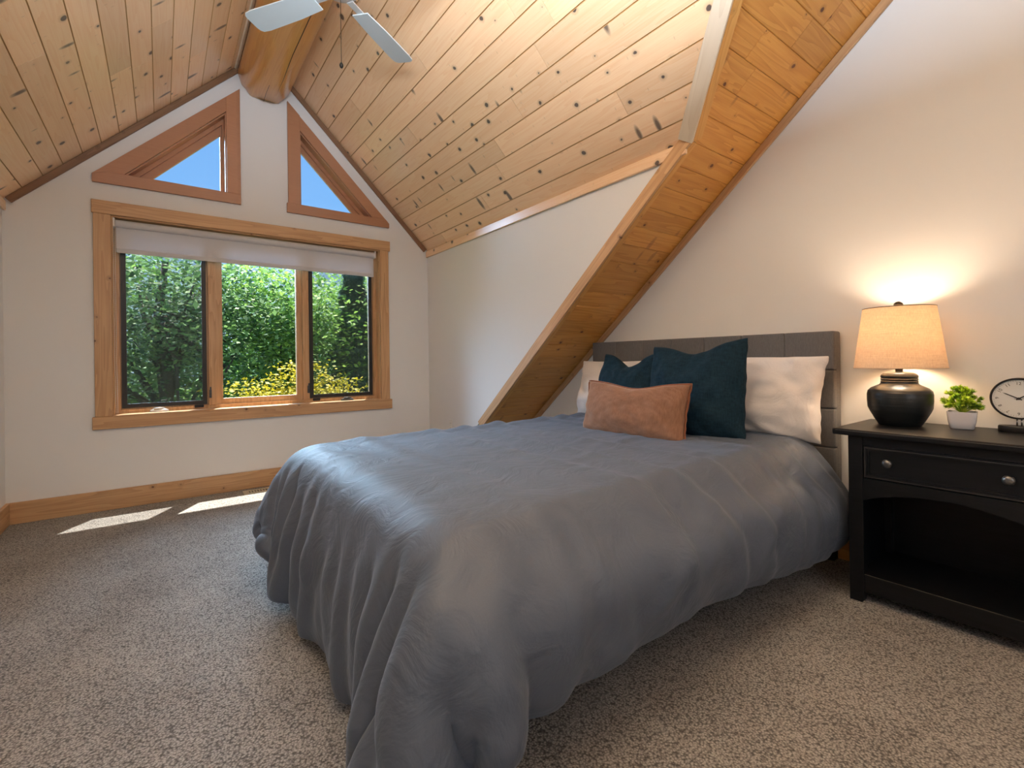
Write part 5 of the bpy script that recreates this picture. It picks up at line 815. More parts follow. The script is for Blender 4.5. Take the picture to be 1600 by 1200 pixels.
-5,-4,1,5,4,-3,-2,5,2,-2,-2,0,-3,-2,-1,11,6,-21,-11,13,8,-2,-3,3,5,1,-5,2,-1,-3,-2,7,4,3,3,3,-6,2,5,-10,-2,-1,0,3,0,1,3,0,0,-2,-1,1,19,5,0,0,-4,-5,0,1,4,3,2,6,11,6,-17,-23,-10,1,5,
3,-2,-2,2,-2,8,4,-5,0,-3,-1,1,-3,5,-2,2,-1,-2,-2,1,0,2,-2,2,2,-1,-2,0,2,0,-3,-3,4,4,7,6,0,-12,-7,2,8,5,2,-7,-6,2,-4,-3,5,8,-2,-3,-3,-3,-2,1,2,8,3,7,-7,-20,4,11,2,-4,0,2,-2,2,-1,-3,
4,6,1,0,1,-1,-1,3,2,-3,-6,-4,2,2,2,0,2,-2,-1,0,0,-1,24,-1,-2,-3,-2,-2,1,0,0,0,2,6,6,9,8,-13,-19,-12,-2,2,5,0,-2,1,3,4,-3,-3,1,0,4,-1,2,-1,0,-1,3,-4,-2,3,-2,1,1,3,0,-3,0,1,-2,-2,5,
2,2,1,1,3,5,-2,-9,-9,-1,8,8,3,-6,-7,-2,5,3,-3,-6,-1,0,5,3,3,3,-1,-2,7,7,-14,-13,7,8,-4,0,-4,2,2,1,3,-2,-3,2,2,-1,-4,5,1,-1,1,-3,-3,0,3,0,-1,-1,-1,1,0,-1,37,-6,-3,-4,-4,-1,-1,0,-2,
1,0,3,4,7,9,8,-10,-20,-14,-1,1,7,-2,1,0,5,0,-9,0,5,1,4,0,2,-3,4,0,-3,1,0,-2,-3,3,2,-1,0,1,-2,-1,2,5,-1,-1,0,-1,0,-2,0,8,5,-4,-11,-3,-2,4,3,2,4,1,-5,-3,-1,4,4,0,1,0,-3,-2,-1,3,10,2,
-15,-6,7,5,-5,-3,4,4,-1,0,-3,-3,1,0,0,2,1,-1,-3,1,-1,-1,1,0,-3,1,0,1,0,0,27,8,-5,-3,-1,-5,-2,-3,0,0,-1,0,4,6,7,8,7,-4,-15,-16,-4,4,5,-3,3,0,2,-5,-6,4,0,5,-1,1,0,1,-2,1,3,0,-4,-1,1,
1,-1,0,1,0,0,3,1,-1,0,-2,0,-2,-1,1,-2,1,6,4,2,-4,-9,-9,-2,12,6,-4,-3,4,3,0,-2,1,1,-1,-3,0,2,1,2,4,-1,0,-1,-8,-3,8,1,-1,0,-2,-2,-2,-2,3,4,-2,-1,-1,0,-2,0,3,0,-3,-1,1,-1,2,1,15,-6,6,
3,0,2,2,1,-2,-4,-2,-3,-2,3,5,6,8,8,1,-7,-11,-11,2,1,3,0,0,0,-4,1,-1,1,0,1,1,-1,-1,0,1,1,0,1,0,-2,-2,2,1,-1,2,0,-1,1,-2,0,0,0,1,-1,-1,0,0,1,1,2,0,-3,-1,0,-4,1,3,3,0,-4,-2,2,5,-1,-1,
-2,-1,0,0,3,1,0,3,-3,-4,1,2,0,2,0,-2,-2,-2,-1,5,1,-2,1,-1,0,-1,0,2,1,-3,0,-1,0,0,-4,15,-4,-1,2,5,0,2,2,0,-2,-4,-3,-3,-1,3,9,10,9,2,-2,-9,-9,-1,0,4,-1,-1,0,-1,-1,0,0,1,1,-2,0,0,-2,
-1,2,2,3,-2,-2,-3,-1,2,0,1,-1,0,1,0,-1,1,2,2,-1,-3,-2,0,0,2,1,1,7,2,-6,-6,3,1,-2,-4,-2,3,2,-1,0,1,1,0,-1,1,0,-2,0,1,-3,1,0,-1,2,0,1,-1,-1,0,2,-2,1,2,1,-1,1,1,-3,2,3,-1,-3,-2,1,0,
-7,3,5,2,0,1,1,0,1,1,1,1,-2,0,0,-1,4,9,10,2,0,-3,-3,-8,-1,2,1,0,-1,0,0,1,-2,-2,1,2,-2,-3,1,0,2,0,1,-3,-2,1,1,1,0,0,0,0,-1,-1,1,2,1,-2,-4,1,0,1,1,0,3,10,-4,-6,-1,-1,-1,1,0,-1,3,-2,
-2,-2,0,0,0,0,3,1,-2,0,1,-3,3,0,0,0,1,1,1,-2,0,2,-3,-3,2,2,3,0,-1,0,-2,2,1,-1,-2,-1,-2,-10,2,2,4,-3,2,2,4,4,3,1,-1,-1,-2,1,0,-1,1,8,7,1,0,0,-6,-3,2,2,2,-2,1,-1,0,-3,0,2,0,-1,-1,1,
0,2,-1,-1,-1,3,0,0,0,-1,0,-1,1,-1,-1,0,1,-1,-1,3,2,-1,-3,-1,-1,5,4,-5,-5,1,-1,2,1,-1,-1,5,-1,-4,0,3,1,-2,0,1,0,0,1,2,-3,0,1,-1,1,-1,-1,0,1,5,-1,-2,2,-1,-2,-1,3,0,-2,0,0,1,0,-1,-4,
2,-8,-1,-1,-2,0,1,3,5,5,4,1,0,0,-1,-1,1,0,-1,1,4,6,0,-1,1,-1,-2,1,3,-1,-1,0,-1,-1,1,1,-2,0,-1,0,3,2,-1,-2,1,2,0,0,-2,0,-1,1,0,0,-1,0,0,-1,-1,2,0,0,-1,-3,-1,6,-1,-3,-1,1,2,-2,1,-1,
4,2,0,-3,-1,0,3,1,0,-2,-1,-1,1,3,-3,1,1,2,-1,-1,0,1,0,2,1,-4,-1,-1,2,2,1,0,-2,0,1,2,-1,-2,-2,-7,16,-7,1,2,2,0,1,-3,-1,0,0,2,3,8,-6,2,-1,-1,-1,1,2,2,1,0,2,-1,-2,3,2,-1,-2,0,0,2,-2,
2,1,-2,-2,3,1,0,-3,3,0,0,-2,2,-1,-1,0,0,1,0,1,0,-3,0,0,1,0,-1,-1,2,5,-3,-3,1,1,-1,-1,0,1,5,-1,-3,0,0,0,0,3,0,-2,0,1,-1,3,-1,-2,3,0,-1,-1,-1,1,2,3,-3,-2,-2,3,2,0,3,-1,-3,-1,1,1,-1,
-1,-1,23,-2,11,2,-1,-1,-4,-5,2,-5,-4,1,-2,-3,-5,10,1,2,-5,-5,1,3,3,3,-1,-2,1,0,1,2,0,-2,1,0,0,1,2,-1,-1,1,0,0,-2,1,0,0,-1,1,0,0,0,0,1,-1,1,1,-1,-1,0,-1,0,1,0,-1,5,1,-3,-2,0,1,0,1,
-3,1,4,0,-1,0,-1,2,-1,0,1,-1,-1,0,1,2,2,-5,1,3,-1,-3,1,0,2,3,-3,-2,1,2,-1,2,1,-3,0,0,0,0,-1,-2,-2,14,1,2,3,6,7,5,2,-5,-2,-2,-3,-4,-3,-4,-4,-4,-2,6,1,1,-1,4,1,2,2,-3,2,0,1,0,0,-1,7,
-5,0,6,1,-6,-1,0,-1,0,0,0,0,0,1,-1,1,1,0,-2,1,1,1,-2,0,0,1,-1,1,0,1,4,-2,-5,-1,2,1,0,1,0,2,0,-3,-3,1,3,-1,0,0,0,0,1,0,0,2,1,-4,1,3,-2,-2,1,0,2,1,-2,0,1,-1,-1,0,1,-1,0,2,-1,-1,-2,0,
-2,10,-3,-1,-1,1,2,2,1,1,4,4,3,2,2,0,-1,-1,-1,-1,-1,-4,2,1,3,2,1,1,0,-1,0,1,-2,0,-6,5,1,-5,1,5,-1,0,-1,0,0,1,0,1,0,0,0,-1,0,1,0,1,0,1,-2,-1,0,0,0,1,2,-1,-3,-1,1,1,0,2,-1,2,1,-1,-2,
0,-1,0,0,1,0,0,0,0,1,0,-1,2,-2,-1,2,-2,0,0,1,2,-2,-2,0,1,1,0,-1,0,-1,1,1,0,-1,-1,-2,-2,-10,0,2,3,0,-2,1,3,2,-2,0,1,2,3,4,3,2,3,1,2,3,3,1,2,0,-1,0,-1,1,-2,-2,1,-1,-1,0,0,0,1,0,-1,0,
0,0,1,0,-1,0,1,0,-1,1,0,0,0,2,-1,-2,0,0,0,1,0,0,1,-1,-2,1,1,0,1,-1,1,1,2,-1,-2,-1,0,0,0,-1,0,1,1,0,-1,0,0,0,0,-1,1,0,-1,0,2,0,-1,-1,0,1,0,0,1,-2,-1,0,0,2,0,-1,-1,0,-13,3,0,-1,-1,3,
1,0,1,4,2,2,2,1,1,1,3,1,3,3,2,0,3,2,1,0,0,0,-1,-1,0,0,0,0,0,0,1,0,-1,0,0,0,0,-1,0,1,0,0,0,0,0,0,0,1,0,0,-1,-1,1,0,-1,0,1,1,-1,-1,0,0,1,-1,1,0,1,0,0,-1,-1,1,0,0,1,-1,0,0,1,0,-1,0,1,
-1,-1,1,0,-1,1,0,1,-1,-1,0,0,0,1,1,-1,-1,-1,1,-1,1,0,0,0,-1,5,0,0,1,1,2,0,1,1,1,1,0,1,1,0,1,1,1,2,1,0,0,-2,3,0,1,1,-1,0,0,0,0,0,0,1,-1,0,1,-1,0,0,0,0,0,0,0,-1,1,0,-1,1,0,0,0,0,0,0,
-1,0,1,0,1,-1,0,0,-1,1,-1,1,0,0,0,1,-1,0,-1,0,1,0,-1,1,-1,1,-1,0,1,-1,1,0,0,0,-1,1,-1,1,1,0,0,1,-1,-1,1,-1,0,0,0,-1,0,-1,1,0,0,31,-9,-2,-1,-3,1,-2,0,0,-1,0,1,1,0,-1,1,-1,0,0,3,2,2,
-2,1,0,1,1,-1,1,0,-1,0,0,0,0,-1,1,0,0,0,0,0,-1,1,0,0,0,1,-1,0,1,-1,0,0,0,0,0,-1,1,0,0,0,-1,1,0,-1,1,-1,1,0,-1,0,1,1,0,-1,0,0,-1,1,0,-1,1,0,0,0,-1,1,-1,1,0,-1,1,0,0,0,0,0,0,0,0,1,
-1,1,0,-1,-1,1,-1,0,-1,1,0,17,2,2,0,2,-2,-2,-3,-2,1,1,1,2,0,0,-1,-1,0,1,0,-1,0,2,2,1,1,-1,1,0,-1,0,0,-1,1,0,0,0,1,0,0,-1,0,0,-1,1,0,0,0,1,0,-1,0,0,0,0,0,-1,1,-1,0,1,0,0,1,-1,0,0,0,
-1,0,0,1,0,-1,1,0,0,0,0,0,0,0,0,-1,1,-1,0,0,1,0,0,1,-1,0,0,0,0,0,0,-1,1,0,0,0,0,0,0,-1,1,0,-1,0,0,4,7,1,1,1,1,3,3,3,1,1,0,1,0,1,0,1,0,-1,-3,-1,-1,0,-1,1,0,0,0,-1,1,0,-1,0,0,0,1,-1,
0,0,0,1,-1,0,0,0,0,1,-1,0,0,0,0,0,0,0,0,0,-1,1,0,-1,1,0,-1,0,1,-1,1,0,0,0,0,-1,1,-1,0,1,0,0,-1,1,0,-1,1,-1,0,1,0,0,0,0,0,0,-1,1,0,0,0,-1,1,0,0,-1,0,0,0,0,1,0,-1,1,-1,0,25,-2,0,1,0,
0,-1,2,1,1,-1,1,-2,1,-1,0,0,-1,0,-1,0,0,-1,0,0,0,1,-1,0,0,0,0,0,0,0,0,0,0,-1,1,-1,1,0,0,-1,1,0,0,-1,0,0,1,0,0,0,0,0,0,0,0,0,-1,1,0,1,-1,0,-1,1,0,0,0,0,-1,0,1,-1,1,0,0,-1,1,0,0,0,0,
-1,0,1,0,0,0,-1,1,0,0,0,-1,1,0,0,-1,1,0,0,-1,0,0,0,1,-1,0,0,12,4,2,2,0,-2,0,0,0,0,-2,-1,1,0,1,0,0,3,0,1,0,0,0,1,0,0,-1,1,0,0,0,0,0,0,-1,1,0,0,0,0,0,0,0,0,0,0,-1,0,1,0,0,-1,1,0,0,0,
1,0,-1,0,0,0,-1,1,-1,0,1,0,0,-1,1,-1,1,0,0,-1,1,-1,1,0,1,-1,0,0,0,0,0,0,0,0,1,0,1,-1,-1,0,-1,1,0,0,-1,1,-1,0,-1,0,1,-1,0,0,1,0,0,12,3,3,-2,0,0,0,-1,-1,0,2,0,-1,-1,0,1,1,1,1,2,1,0,
1,0,-1,1,0,0,0,0,0,0,0,-1,1,-1,2,-1,0,0,0,-1,1,0,1,-1,0,0,-1,1,0,0,-1,1,0,0,0,0,-1,0,0,1,0,-1,1,0,-1,1,0,0,0,0,-1,0,1,0,-1,1,-1,1,-1,1,0,-1,1,1,0,0,1,0,-2,0,0,0,0,0,0,0,-1,0,1,-1,
1,-1,1,0,0,0,0,-1,0,0,0,20,-3,-1,0,1,1,2,-1,0,-1,1,-1,0,0,0,-1,1,1,1,1,0,0,0,0,1,0,0,0,1,-1,0,0,0,0,0,0,0,0,1,-1,0,0,0,0,-1,1,0,0,0,-1,0,1,0,0,1,0,-1,0,0,0,0,0,0,0,-1,1,0,0,0,0,0,
0,0,1,-1,0,0,-1,1,-1,0,0,1,0,0,0,0,1,-1,-1,1,-1,0,1,0,-1,1,-1,1,0,-1,1,-1,1,-1,1,-1,0,0,1,0,-1,0,23,-2,-1,1,-1,1,-1,1,0,0,-1,0,0,1,1,1,0,-1,0,-1,1,0,0,0,0,-1,1,0,-1,1,0,0,0,0,0,0,
0,1,-1,0,0,0,0,0,0,-1,1,-1,1,0,0,0,0,0,0,0,0,0,1,0,0,-1,0,0,0,-1,1,0,0,0,-1,1,0,0,0,0,0,1,-1,0,0,0,-1,1,0,-1,1,-1,0,0,0,1,0,0,0,0,-1,1,0,-1,1,-1,1,-1,1,0,-1,-1,0,0,0,1,0,23,0,-2,0,
0,-1,1,0,0,1,0,0,0,0,0,1,0,-1,0,0,-1,1,0,0,0,0,0,0,0,1,0,1,0,0,-1,0,-1,-1,1,0,0,0,0,0,0,0,-1,1,0,1,0,-1,0,0,0,0,0,0,0,1,1,0,0,-1,0,0,-1,0,-1,1,0,-1,1,-1,1,0,1,0,0,0,0,-1,0,0,0,0,0,
0,0,0,-1,0,-1,0,1,0,1,0,-1,1,-1,1,-1,0,0,0,0,0,0,0,0,0,0,22,0,0,-1,0,1,-1,1,1,-1,0,1,0,0,0,0,0,0,0,-1,0,-1,0,0,0,1,0,0,0,0,0,0,0,1,0,-1,0,0,0,0,0,0,0,0,0,1,0,0,-1,0,-1,1,0,0,-1,1,
0,0,0,0,-1,1,1,0,0,0,0,-1,0,-1,1,0,-1,1,0,0,0,-1,1,0,1,-1,1,-1,0,0,-1,1,0,0,1,-1,0,0,-1,1,0,-1,1,0,0,-1,1,0,-1,0,1,-1,0,-1,1,0,0,27,-3,-1,1,-1,0,1,-1,0,-1,1,-1,1,-1,1,0,0,0,-1,0,0,
0,0,0,0,0,0,1,0,-1,1,-1,0,1,-1,1,-1,0,0,0,0,1,-1,0,0,0,0,0,0,-1,1,-1,1,0,0,0,0,0,0,0,0,-1,0,1,0,0,0,0,0,0,0,0,0,0,0,0,0,0,-1,1,0,1,-1,0,-1,1,0,0,-1,1,-1,1,0,-1,1,0,-1,1,0,-1,1,0,
-1,0,1,0,-1,1,-1,1,-1,0,0,22,-1,2,0,2,-2,0,1,-1,1,-1,0,0,0,0,0,-1,0,0,0,0,0,0,0,0,0,0,0,0,0,0,0,0,-1,1,0,0,0,0,0,0,0,-1,1,0,0,0,0,-1,0,1,1,-1,-1,1,0,0,0,1,-1,0,0,-1,0,1,0,1,1,-1,
-1,0,0,0,0,0,0,-1,1,0,0,-1,1,0,0,0,-1,1,-1,1,-1,1,-1,0,1,0,0,0,-1,0,1,-1,0,1,0,0,0,0,0,-1,0,0,0,0,15,1,2,2,0,1,1,0,0,0,-1,0,0,1,-1,-1,1,0,0,0,0,0,1,0,0,0,0,-1,1,0,-1,1,0,0,0,0,0,0,
-1,1,0,0,1,-1,0,0,0,1,0,0,0,0,0,0,0,-1,0,1,-1,1,0,0,0,0,-1,0,0,0,0,2,-1,0,0,-1,-1,1,0,0,0,0,0,-1,0,1,0,0,0,0,-1,1,-1,0,1,-1,0,-1,0,1,-1,0,1,0,0,0,0,1,0,0,1,-1,0,-1,0,11,4,-1,1,2,2,
0,0,1,0,0,0,-1,1,0,1,0,0,0,0,1,0,-1,0,1,0,0,0,0,0,0,0,0,0,0,0,0,0,0,0,0,0,0,1,0,-1,1,-1,1,0,0,-1,0,0,0,0,1,-1,0,0,0,0,0,0,0,1,-1,-1,0,1,0,0,0,0,0,-1,1,0,0,-1,1,0,1,-1,0,0,-1,1,0,
-1,0,1,-1,1,-1,0,1,0,0,-1,-1,1,-1,1,0,-1,1,0,0,0,0,0,0,21,0,0,-1,0,-1,2,1,-1,-1,0,-2,2,0,1,0,0,0,0,1,-1,1,0,0,0,0,0,0,0,0,0,-1,1,-1,1,0,0,1,0,-1,1,0,-1,0,0,0,0,0,0,0,-1,1,0,1,-1,0,
-1,1,0,0,0,0,0,0,0,-1,0,0,0,0,1,0,0,-1,0,1,0,-1,1,0,-1,1,-1,1,0,0,0,0,0,0,0,0,0,-1,0,0,0,-1,0,0,1,-1,1,0,0,0,-1,1,0,0,-1,1,0,32,-1,-2,-1,0,1,-2,-1,0,0,-2,1,-1,0,0,-1,0,-1,0,0,0,0,
0,0,-1,0,1,0,-1,0,1,0,0,0,0,0,0,1,0,0,0,-1,0,0,0,0,0,0,0,0,1,-1,0,0,0,0,0,-1,1,-1,1,0,1,0,0,0,-1,0,1,-1,0,0,1,-1,0,0,0,0,0,0,0,0,0,0,0,0,0,-1,1,0,0,0,0,0,0,0,0,0,-1,1,-1,0,0,0,-1,
-1,1,0,1,0,0,0,0,28,-1,1,-1,-1,-1,-5,-4,-1,1,3,4,0,0,-1,1,0,1,-1,0,0,-1,0,0,0,0,-1,1,0,0,0,0,0,1,0,-1,0,0,0,0,0,0,1,-1,0,0,-1,1,1,0,-1,0,0,-1,0,1,0,0,0,1,-1,0,0,0,1,-1,1,0,0,-1,0,
0,0,1,0,-1,-1,1,-1,0,1,-1,0,0,1,0,0,0,-1,1,0,-1,1,0,0,0,-1,0,1,-1,1,0,-1,0,0,-1,0,0,0,1,0,0,0,22,1,0,1,-2,-2,0,1,0,0,1,-2,0,-1,1,0,0,1,1,0,0,0,0,0,0,0,0,-1,1,1,-1,1,-1,-1,0,0,2,-1,
0,0,0,0,0,-1,1,0,0,0,0,0,0,0,0,0,0,-1,1,0,0,-1,1,0,0,0,-1,1,0,0,0,1,-1,0,-1,1,0,0,0,-1,0,0,0,0,0,-1,0,1,0,1,0,-1,1,0,-1,0,0,1,0,0,0,1,-1,0,0,-1,0,1,0,0,-1,0,1,-1,0,23,2,-1,0,0,-2,
2,1,1,-1,0,-2,0,-1,0,0,-1,0,1,-1,1,0,0,-1,1,0,1,0,0,1,1,0,0,-2,-1,1,-1,0,1,0,-1,0,0,1,-1,0,0,0,0,0,0,0,0,0,0,1,-1,0,0,1,-1,0,-1,0,0,1,0,0,0,-1,1,0,0,0,0,-1,0,0,0,0,0,0,0,1,0,-1,1,
-1,0,1,-1,1,1,0,0,-1,-1,1,0,-1,1,0,0,0,0,0,-1,0,0,0,-1,1,0,36,-6,-2,-2,0,1,0,1,1,0,-1,1,-2,0,-1,-1,0,0,-1,-1,0,0,-1,1,-1,1,-1,1,0,0,0,-1,0,1,0,0,0,-1,0,0,1,0,0,0,0,-1,1,0,-1,0,0,0,
0,0,1,-1,0,0,0,-1,1,0,0,0,0,-1,0,1,0,0,0,0,0,0,-1,1,0,-1,1,0,1,0,0,0,0,0,-1,0,0,0,1,-1,0,0,0,0,0,-1,1,0,-1,1,-1,0,0,1,0,-1,1,-1,0,0,0,24,2,0,0,-1,1,1,0,-1,1,0,-1,1,1,-2,0,0,-2,0,0,
-1,0,0,0,0,-1,1,-1,0,0,-1,1,0,0,0,0,-1,1,-1,1,0,0,0,0,0,1,-1,-1,1,0,0,-1,1,0,0,0,0,0,0,0,0,0,0,0,0,0,0,-1,1,0,-1,0,0,0,0,0,1,1,0,0,-1,0,1,-1,0,0,0,0,0,0,0,0,-1,0,1,-1,0,1,0,0,0,-1,
1,0,0,0,0,0,-1,0,0,0,0,22,0,0,0,0,0,0,0,1,0,0,1,1,-1,0,-1,0,0,-1,0,0,-1,1,0,0,0,-1,1,0,-1,0,0,0,1,0,0,1,-1,0,0,0,0,0,0,0,0,0,1,-1,0,-1,2,-1,0,-1,0,1,0,0,0,-1,1,0,0,0,0,0,1,-1,0,-1,
0,-1,1,1,0,0,0,0,0,0,0,-1,0,-1,1,0,0,1,-1,0,0,0,1,-1,1,0,-1,0,1,-1,1,0,-1,0,0,0,0,0,0,1,-1,0,17,1,2,-1,1,1,0,0,-1,1,-1,0,0,0,0,1,1,0,0,0,1,0,-1,0,0,1,0,-1,0,0,0,0,0,0,0,-1,0,1,0,0,
0,0,0,1,-1,0,0,0,0,0,1,-1,0,0,0,1,-1,1,-1,0,0,0,0,0,0,0,0,0,0,0,1,-1,0,-1,1,0,0,0,0,0,-1,0,0,0,1,-1,0,0,0,1,-1,0,0,-1,0,0,0,0,1,-1,1,-1,1,0,0,0,0,0,0,0,0,0,0,20,0,0,0,0,0,1,0,1,-1,
0,-1,-1,0,2,1,-1,1,0,1,-1,1,1,0,-1,-1,1,0,-1,-1,1,-1,0,1,-1,1,0,0,0,0,0,1,0,0,1,-1,0,-1,0,0,0,-1,0,1,0,0,1,-1,0,0,0,-1,0,1,-1,0,1,0,0,0,0,1,1,0,-2,0,0,0,-1,1,0,0,0,0,-1,0,0,1,-1,
-1,0,0,0,0,1,0,1,0,-2,0,0,0,0,2,0,0,0,0,0,0,-2,1,0,21,0,0,0,0,0,0,1,0,0,0,0,-1,0,1,-1,1,0,1,0,1,0,0,0,0,0,-2,0,0,0,-1,1,0,-1,2,0,-1,1,0,0,0,-1,1,0,0,0,0,0,-1,0,0,1,0,0,-1,0,0,0,0,
-1,1,0,0,0,1,0,-1,0,0,0,0,0,0,1,0,-1,0,0,0,-1,0,1,0,0,0,0,0,-1,1,0,-1,1,0,-1,0,0,0,0,-1,0,1,1,0,-1,0,-1,0,1,0,-1,1,0,0,27,-1,-2,1,1,-1,0,-1,-1,-2,0,0,-1,0,0,2,0,0,0,1,0,-1,0,0,1,
-1,1,0,0,0,0,0,0,1,0,0,0,-1,1,-1,-1,1,-1,0,0,1,0,-1,1,0,-1,1,1,-1,0,-1,-1,0,0,2,-1,1,1,0,0,0,0,-2,0,0,0,0,0,-1,1,1,-1,0,0,0,0,0,-1,0,1,0,0,0,-1,0,1,-1,0,1,-1,0,1,0,-1,0,0,0,0,1,0,
-1,0,0,0,1,0,-1,0,27,0,-1,0,-1,0,-2,-2,0,-1,0,0,1,1,-1,-1,1,0,1,-1,0,1,0,-1,1,1,1,0,-1,0,1,0,1,0,0,-2,1,-1,-1,0,0,0,0,0,0,0,-1,1,0,0,1,0,-1,1,0,-1,0,0,0,0,0,0,0,0,0,1,-1,0,0,-1,0,
0,0,0,0,1,0,0,0,0,0,-1,2,-1,-1,0,0,0,0,1,0,0,0,0,0,0,-1,0,2,0,0,-1,-1,-1,0,0,-1,2,0,0,0,0,0,21,2,1,-1,-1,-1,0,1,-1,1,0,0,1,-1,0,0,-1,2,0,0,0,0,0,1,-2,-1,0,1,1,0,-1,0,1,0,-1,1,-1,0,
0,0,1,-1,0,-1,1,0,1,-1,0,0,0,-1,0,-1,1,1,0,0,1,-1,1,0,-1,-1,0,0,0,1,-1,1,0,0,0,0,0,0,0,0,0,0,0,0,-1,1,0,0,0,-1,0,0,0,0,1,0,0,0,0,0,0,0,-1,0,0,1,0,0,1,-2,0,-1,1,0,0,29,-1,1,-1,0,-1,
0,-2,-1,2,1,2,0,-1,-1,0,0,-1,-1,1,-1,2,0,-1,0,-1,0,-2,1,-1,0,-1,-1,0,1,0,0,0,0,0,0,0,0,0,-1,0,0,1,1,0,-1,0,0,0,-1,1,0,0,0,0,0,-1,1,0,0,-1,1,-1,1,0,0,0,0,1,0,-1,0,0,0,0,0,0,0,0,0,0,
0,1,0,-1,0,0,-1,1,0,0,0,0,0,0,0,0,0,-1,0,1,0,-1,0,1,-1,0,0,22,-2,0,1,0,2,0,3,1,0,0,-1,-1,2,0,-1,0,-1,0,-1,0,-2,0,1,1,2,-2,1,-2,-1,0,0,0,0,-1,1,0,0,0,1,-1,0,0,0,0,0,0,1,-1,-1,1,-1,
0,0,1,0,0,1,-1,0,-1,0,-1,0,0,1,0,1,0,0,0,0,0,-1,1,0,0,-1,0,0,0,0,0,0,0,0,1,0,0,0,0,0,0,-1,0,1,0,0,0,0,0,-1,0,0,0,1,0,0,0,-1,0,0,0,22,1,0,0,0,0,1,1,1,0,1,-1,0,0,0,0,-2,0,0,1,0,-1,
-1,0,-1,0,0,0,-1,1,0,0,0,0,0,0,0,1,0,-1,0,0,0,0,0,1,0,-1,0,0,-1,1,0,1,0,0,0,-1,0,0,0,0,-1,0,0,-1,1,1,0,-1,0,0,1,0,-1,0,0,1,0,0,-1,0,0,0,1,0,-1,0,0,0,1,-1,0,1,0,-1,0,0,1,0,-1,1,0,0,
0,-1,0,0,0,1,-1,0,0,23,-1,-2,-1,2,1,3,2,1,1,0,0,-1,-1,1,0,0,-1,0,-1,0,0,0,0,0,-1,-1,0,0,1,-1,1,-1,-1,0,0,0,-1,0,0,0,0,1,0,0,-1,0,0,0,0,1,0,1,-1,0,-1,0,0,0,0,0,-1,1,0,1,0,-1,0,0,0,
0,0,0,0,0,0,0,0,0,-1,1,0,0,0,-1,0,0,1,0,0,-1,1,0,-1,1,0,0,0,-1,0,1,-1,0,0,1,0,0,-1,0,0,0,0,0,26,2,0,2,-1,-1,-2,-2,0,-1,0,1,1,0,-1,0,1,0,-1,0,-1,0,0,0,0,0,1,-1,1,-1,1,-1,0,0,0,-1,0,
0,0,0,0,1,-1,0,0,-1,1,0,0,1,0,1,0,0,-1,0,-1,0,-1,1,0,0,1,0,0,0,0,-1,0,1,0,0,-1,0,0,0,0,0,0,0,0,0,0,0,-1,0,0,0,1,0,0,0,0,0,-1,1,-1,0,0,0,0,1,-1,0,0,-1,0,1,0,0,0,0,0,24,-2,0,0,1,0,
-2,-1,0,0,0,1,0,-1,0,0,0,0,0,-2,2,2,1,1,0,0,-1,-1,1,1,-1,-1,0,0,0,0,0,0,0,0,1,-1,0,0,0,1,-1,0,0,0,0,0,0,0,0,-1,1,0,0,0,0,2,-1,0,0,0,-1,0,0,0,0,1,-1,0,0,0,0,0,-1,1,0,-1,1,0,1,-1,1,
0,-1,0,-1,1,0,0,0,-1,1,0,-1,-1,0,0,1,0,-1,0,-1,-1,1,0,1,1,0,28,-1,0,-2,-1,1,0,-1,-1,0,0,1,1,0,-1,0,-1,0,1,1,-1,0,0,0,0,-1,1,1,0,-1,1,1,-2,1,0,-1,-1,-1,1,0,-1,0,0,0,0,-1,0,0,0,1,0,
0,-1,0,1,0,0,0,1,-1,1,-1,0,0,-1,0,1,0,0,0,0,-1,1,0,-1,0,0,0,1,-1,0,2,-1,1,-1,1,-1,0,0,-1,1,-1,0,0,0,0,0,0,0,1,0,0,0,-1,0,0,0,1,-1,0,1,-1,0,21,3,2,2,-1,-1,0,1,-1,-1,-2,-2,0,1,1,1,1,
0,0,0,0,-1,-1,-2,0,1,1,1,0,0,0,0,1,-1,-1,-1,1,0,-1,0,0,0,0,0,0,1,0,0,-1,0,0,-1,0,0,0,1,0,0,0,1,-1,0,0,0,0,0,0,-1,0,1,0,0,0,0,0,0,0,0,-1,1,1,0,0,-1,1,0,-1,-1,0,1,0,0,0,0,-1,0,0,0,1,
-1,0,0,0,1,-1,1,1,-1,0,0,-1,0,0,21,1,1,0,0,1,1,-1,1,0,0,-1,0,0,1,-1,0,0,-1,1,-1,-1,0,0,0,0,0,0,0,-1,1,0,0,0,0,0,0,0,0,0,0,0,0,0,0,0,1,-1,1,-1,0,0,0,-1,1,0,-1,1,0,-1,1,0,0,0,0,0,0,
0,0,0,0,0,0,0,0,0,0,0,0,0,0,0,-1,0,0,0,1,0,0,0,0,0,0,0,1,-1,0,0,0,0,0,-1,0,0,0,0,0,1,0,-1,0,0,0,23,-3,-3,1,1,2,1,2,0,0,1,0,-2,1,0,0,-1,0,1,0,0,1,1,0,0,0,-3,-1,1,0,-1,0,1,-1,0,0,0,
1,-1,0,0,0,0,0,0,0,-1,2,-1,0,0,0,0,1,-1,0,0,-1,1,0,0,0,0,0,0,0,-1,1,0,-1,0,0,0,0,1,0,0,0,1,0,-1,-1,1,0,0,1,-1,0,0,0,0,0,1,-1,0,0,0,0,0,0,-1,2,0,-1,1,0,-1,0,0,0,-1,0,0,20,3,2,2,0,
-2,-1,-1,-1,-1,0,1,1,0,-1,1,1,1,0,0,0,-1,0,1,1,-2,-1,-1,-1,1,0,0,0,0,-1,1,0,0,0,0,0,0,0,-1,1,0,0,-1,1,0,0,0,0,0,0,1,0,0,-1,0,-1,1,0,0,0,0,0,-1,0,0,1,0,1,-1,0,0,-1,0,1,0,0,0,0,0,0,
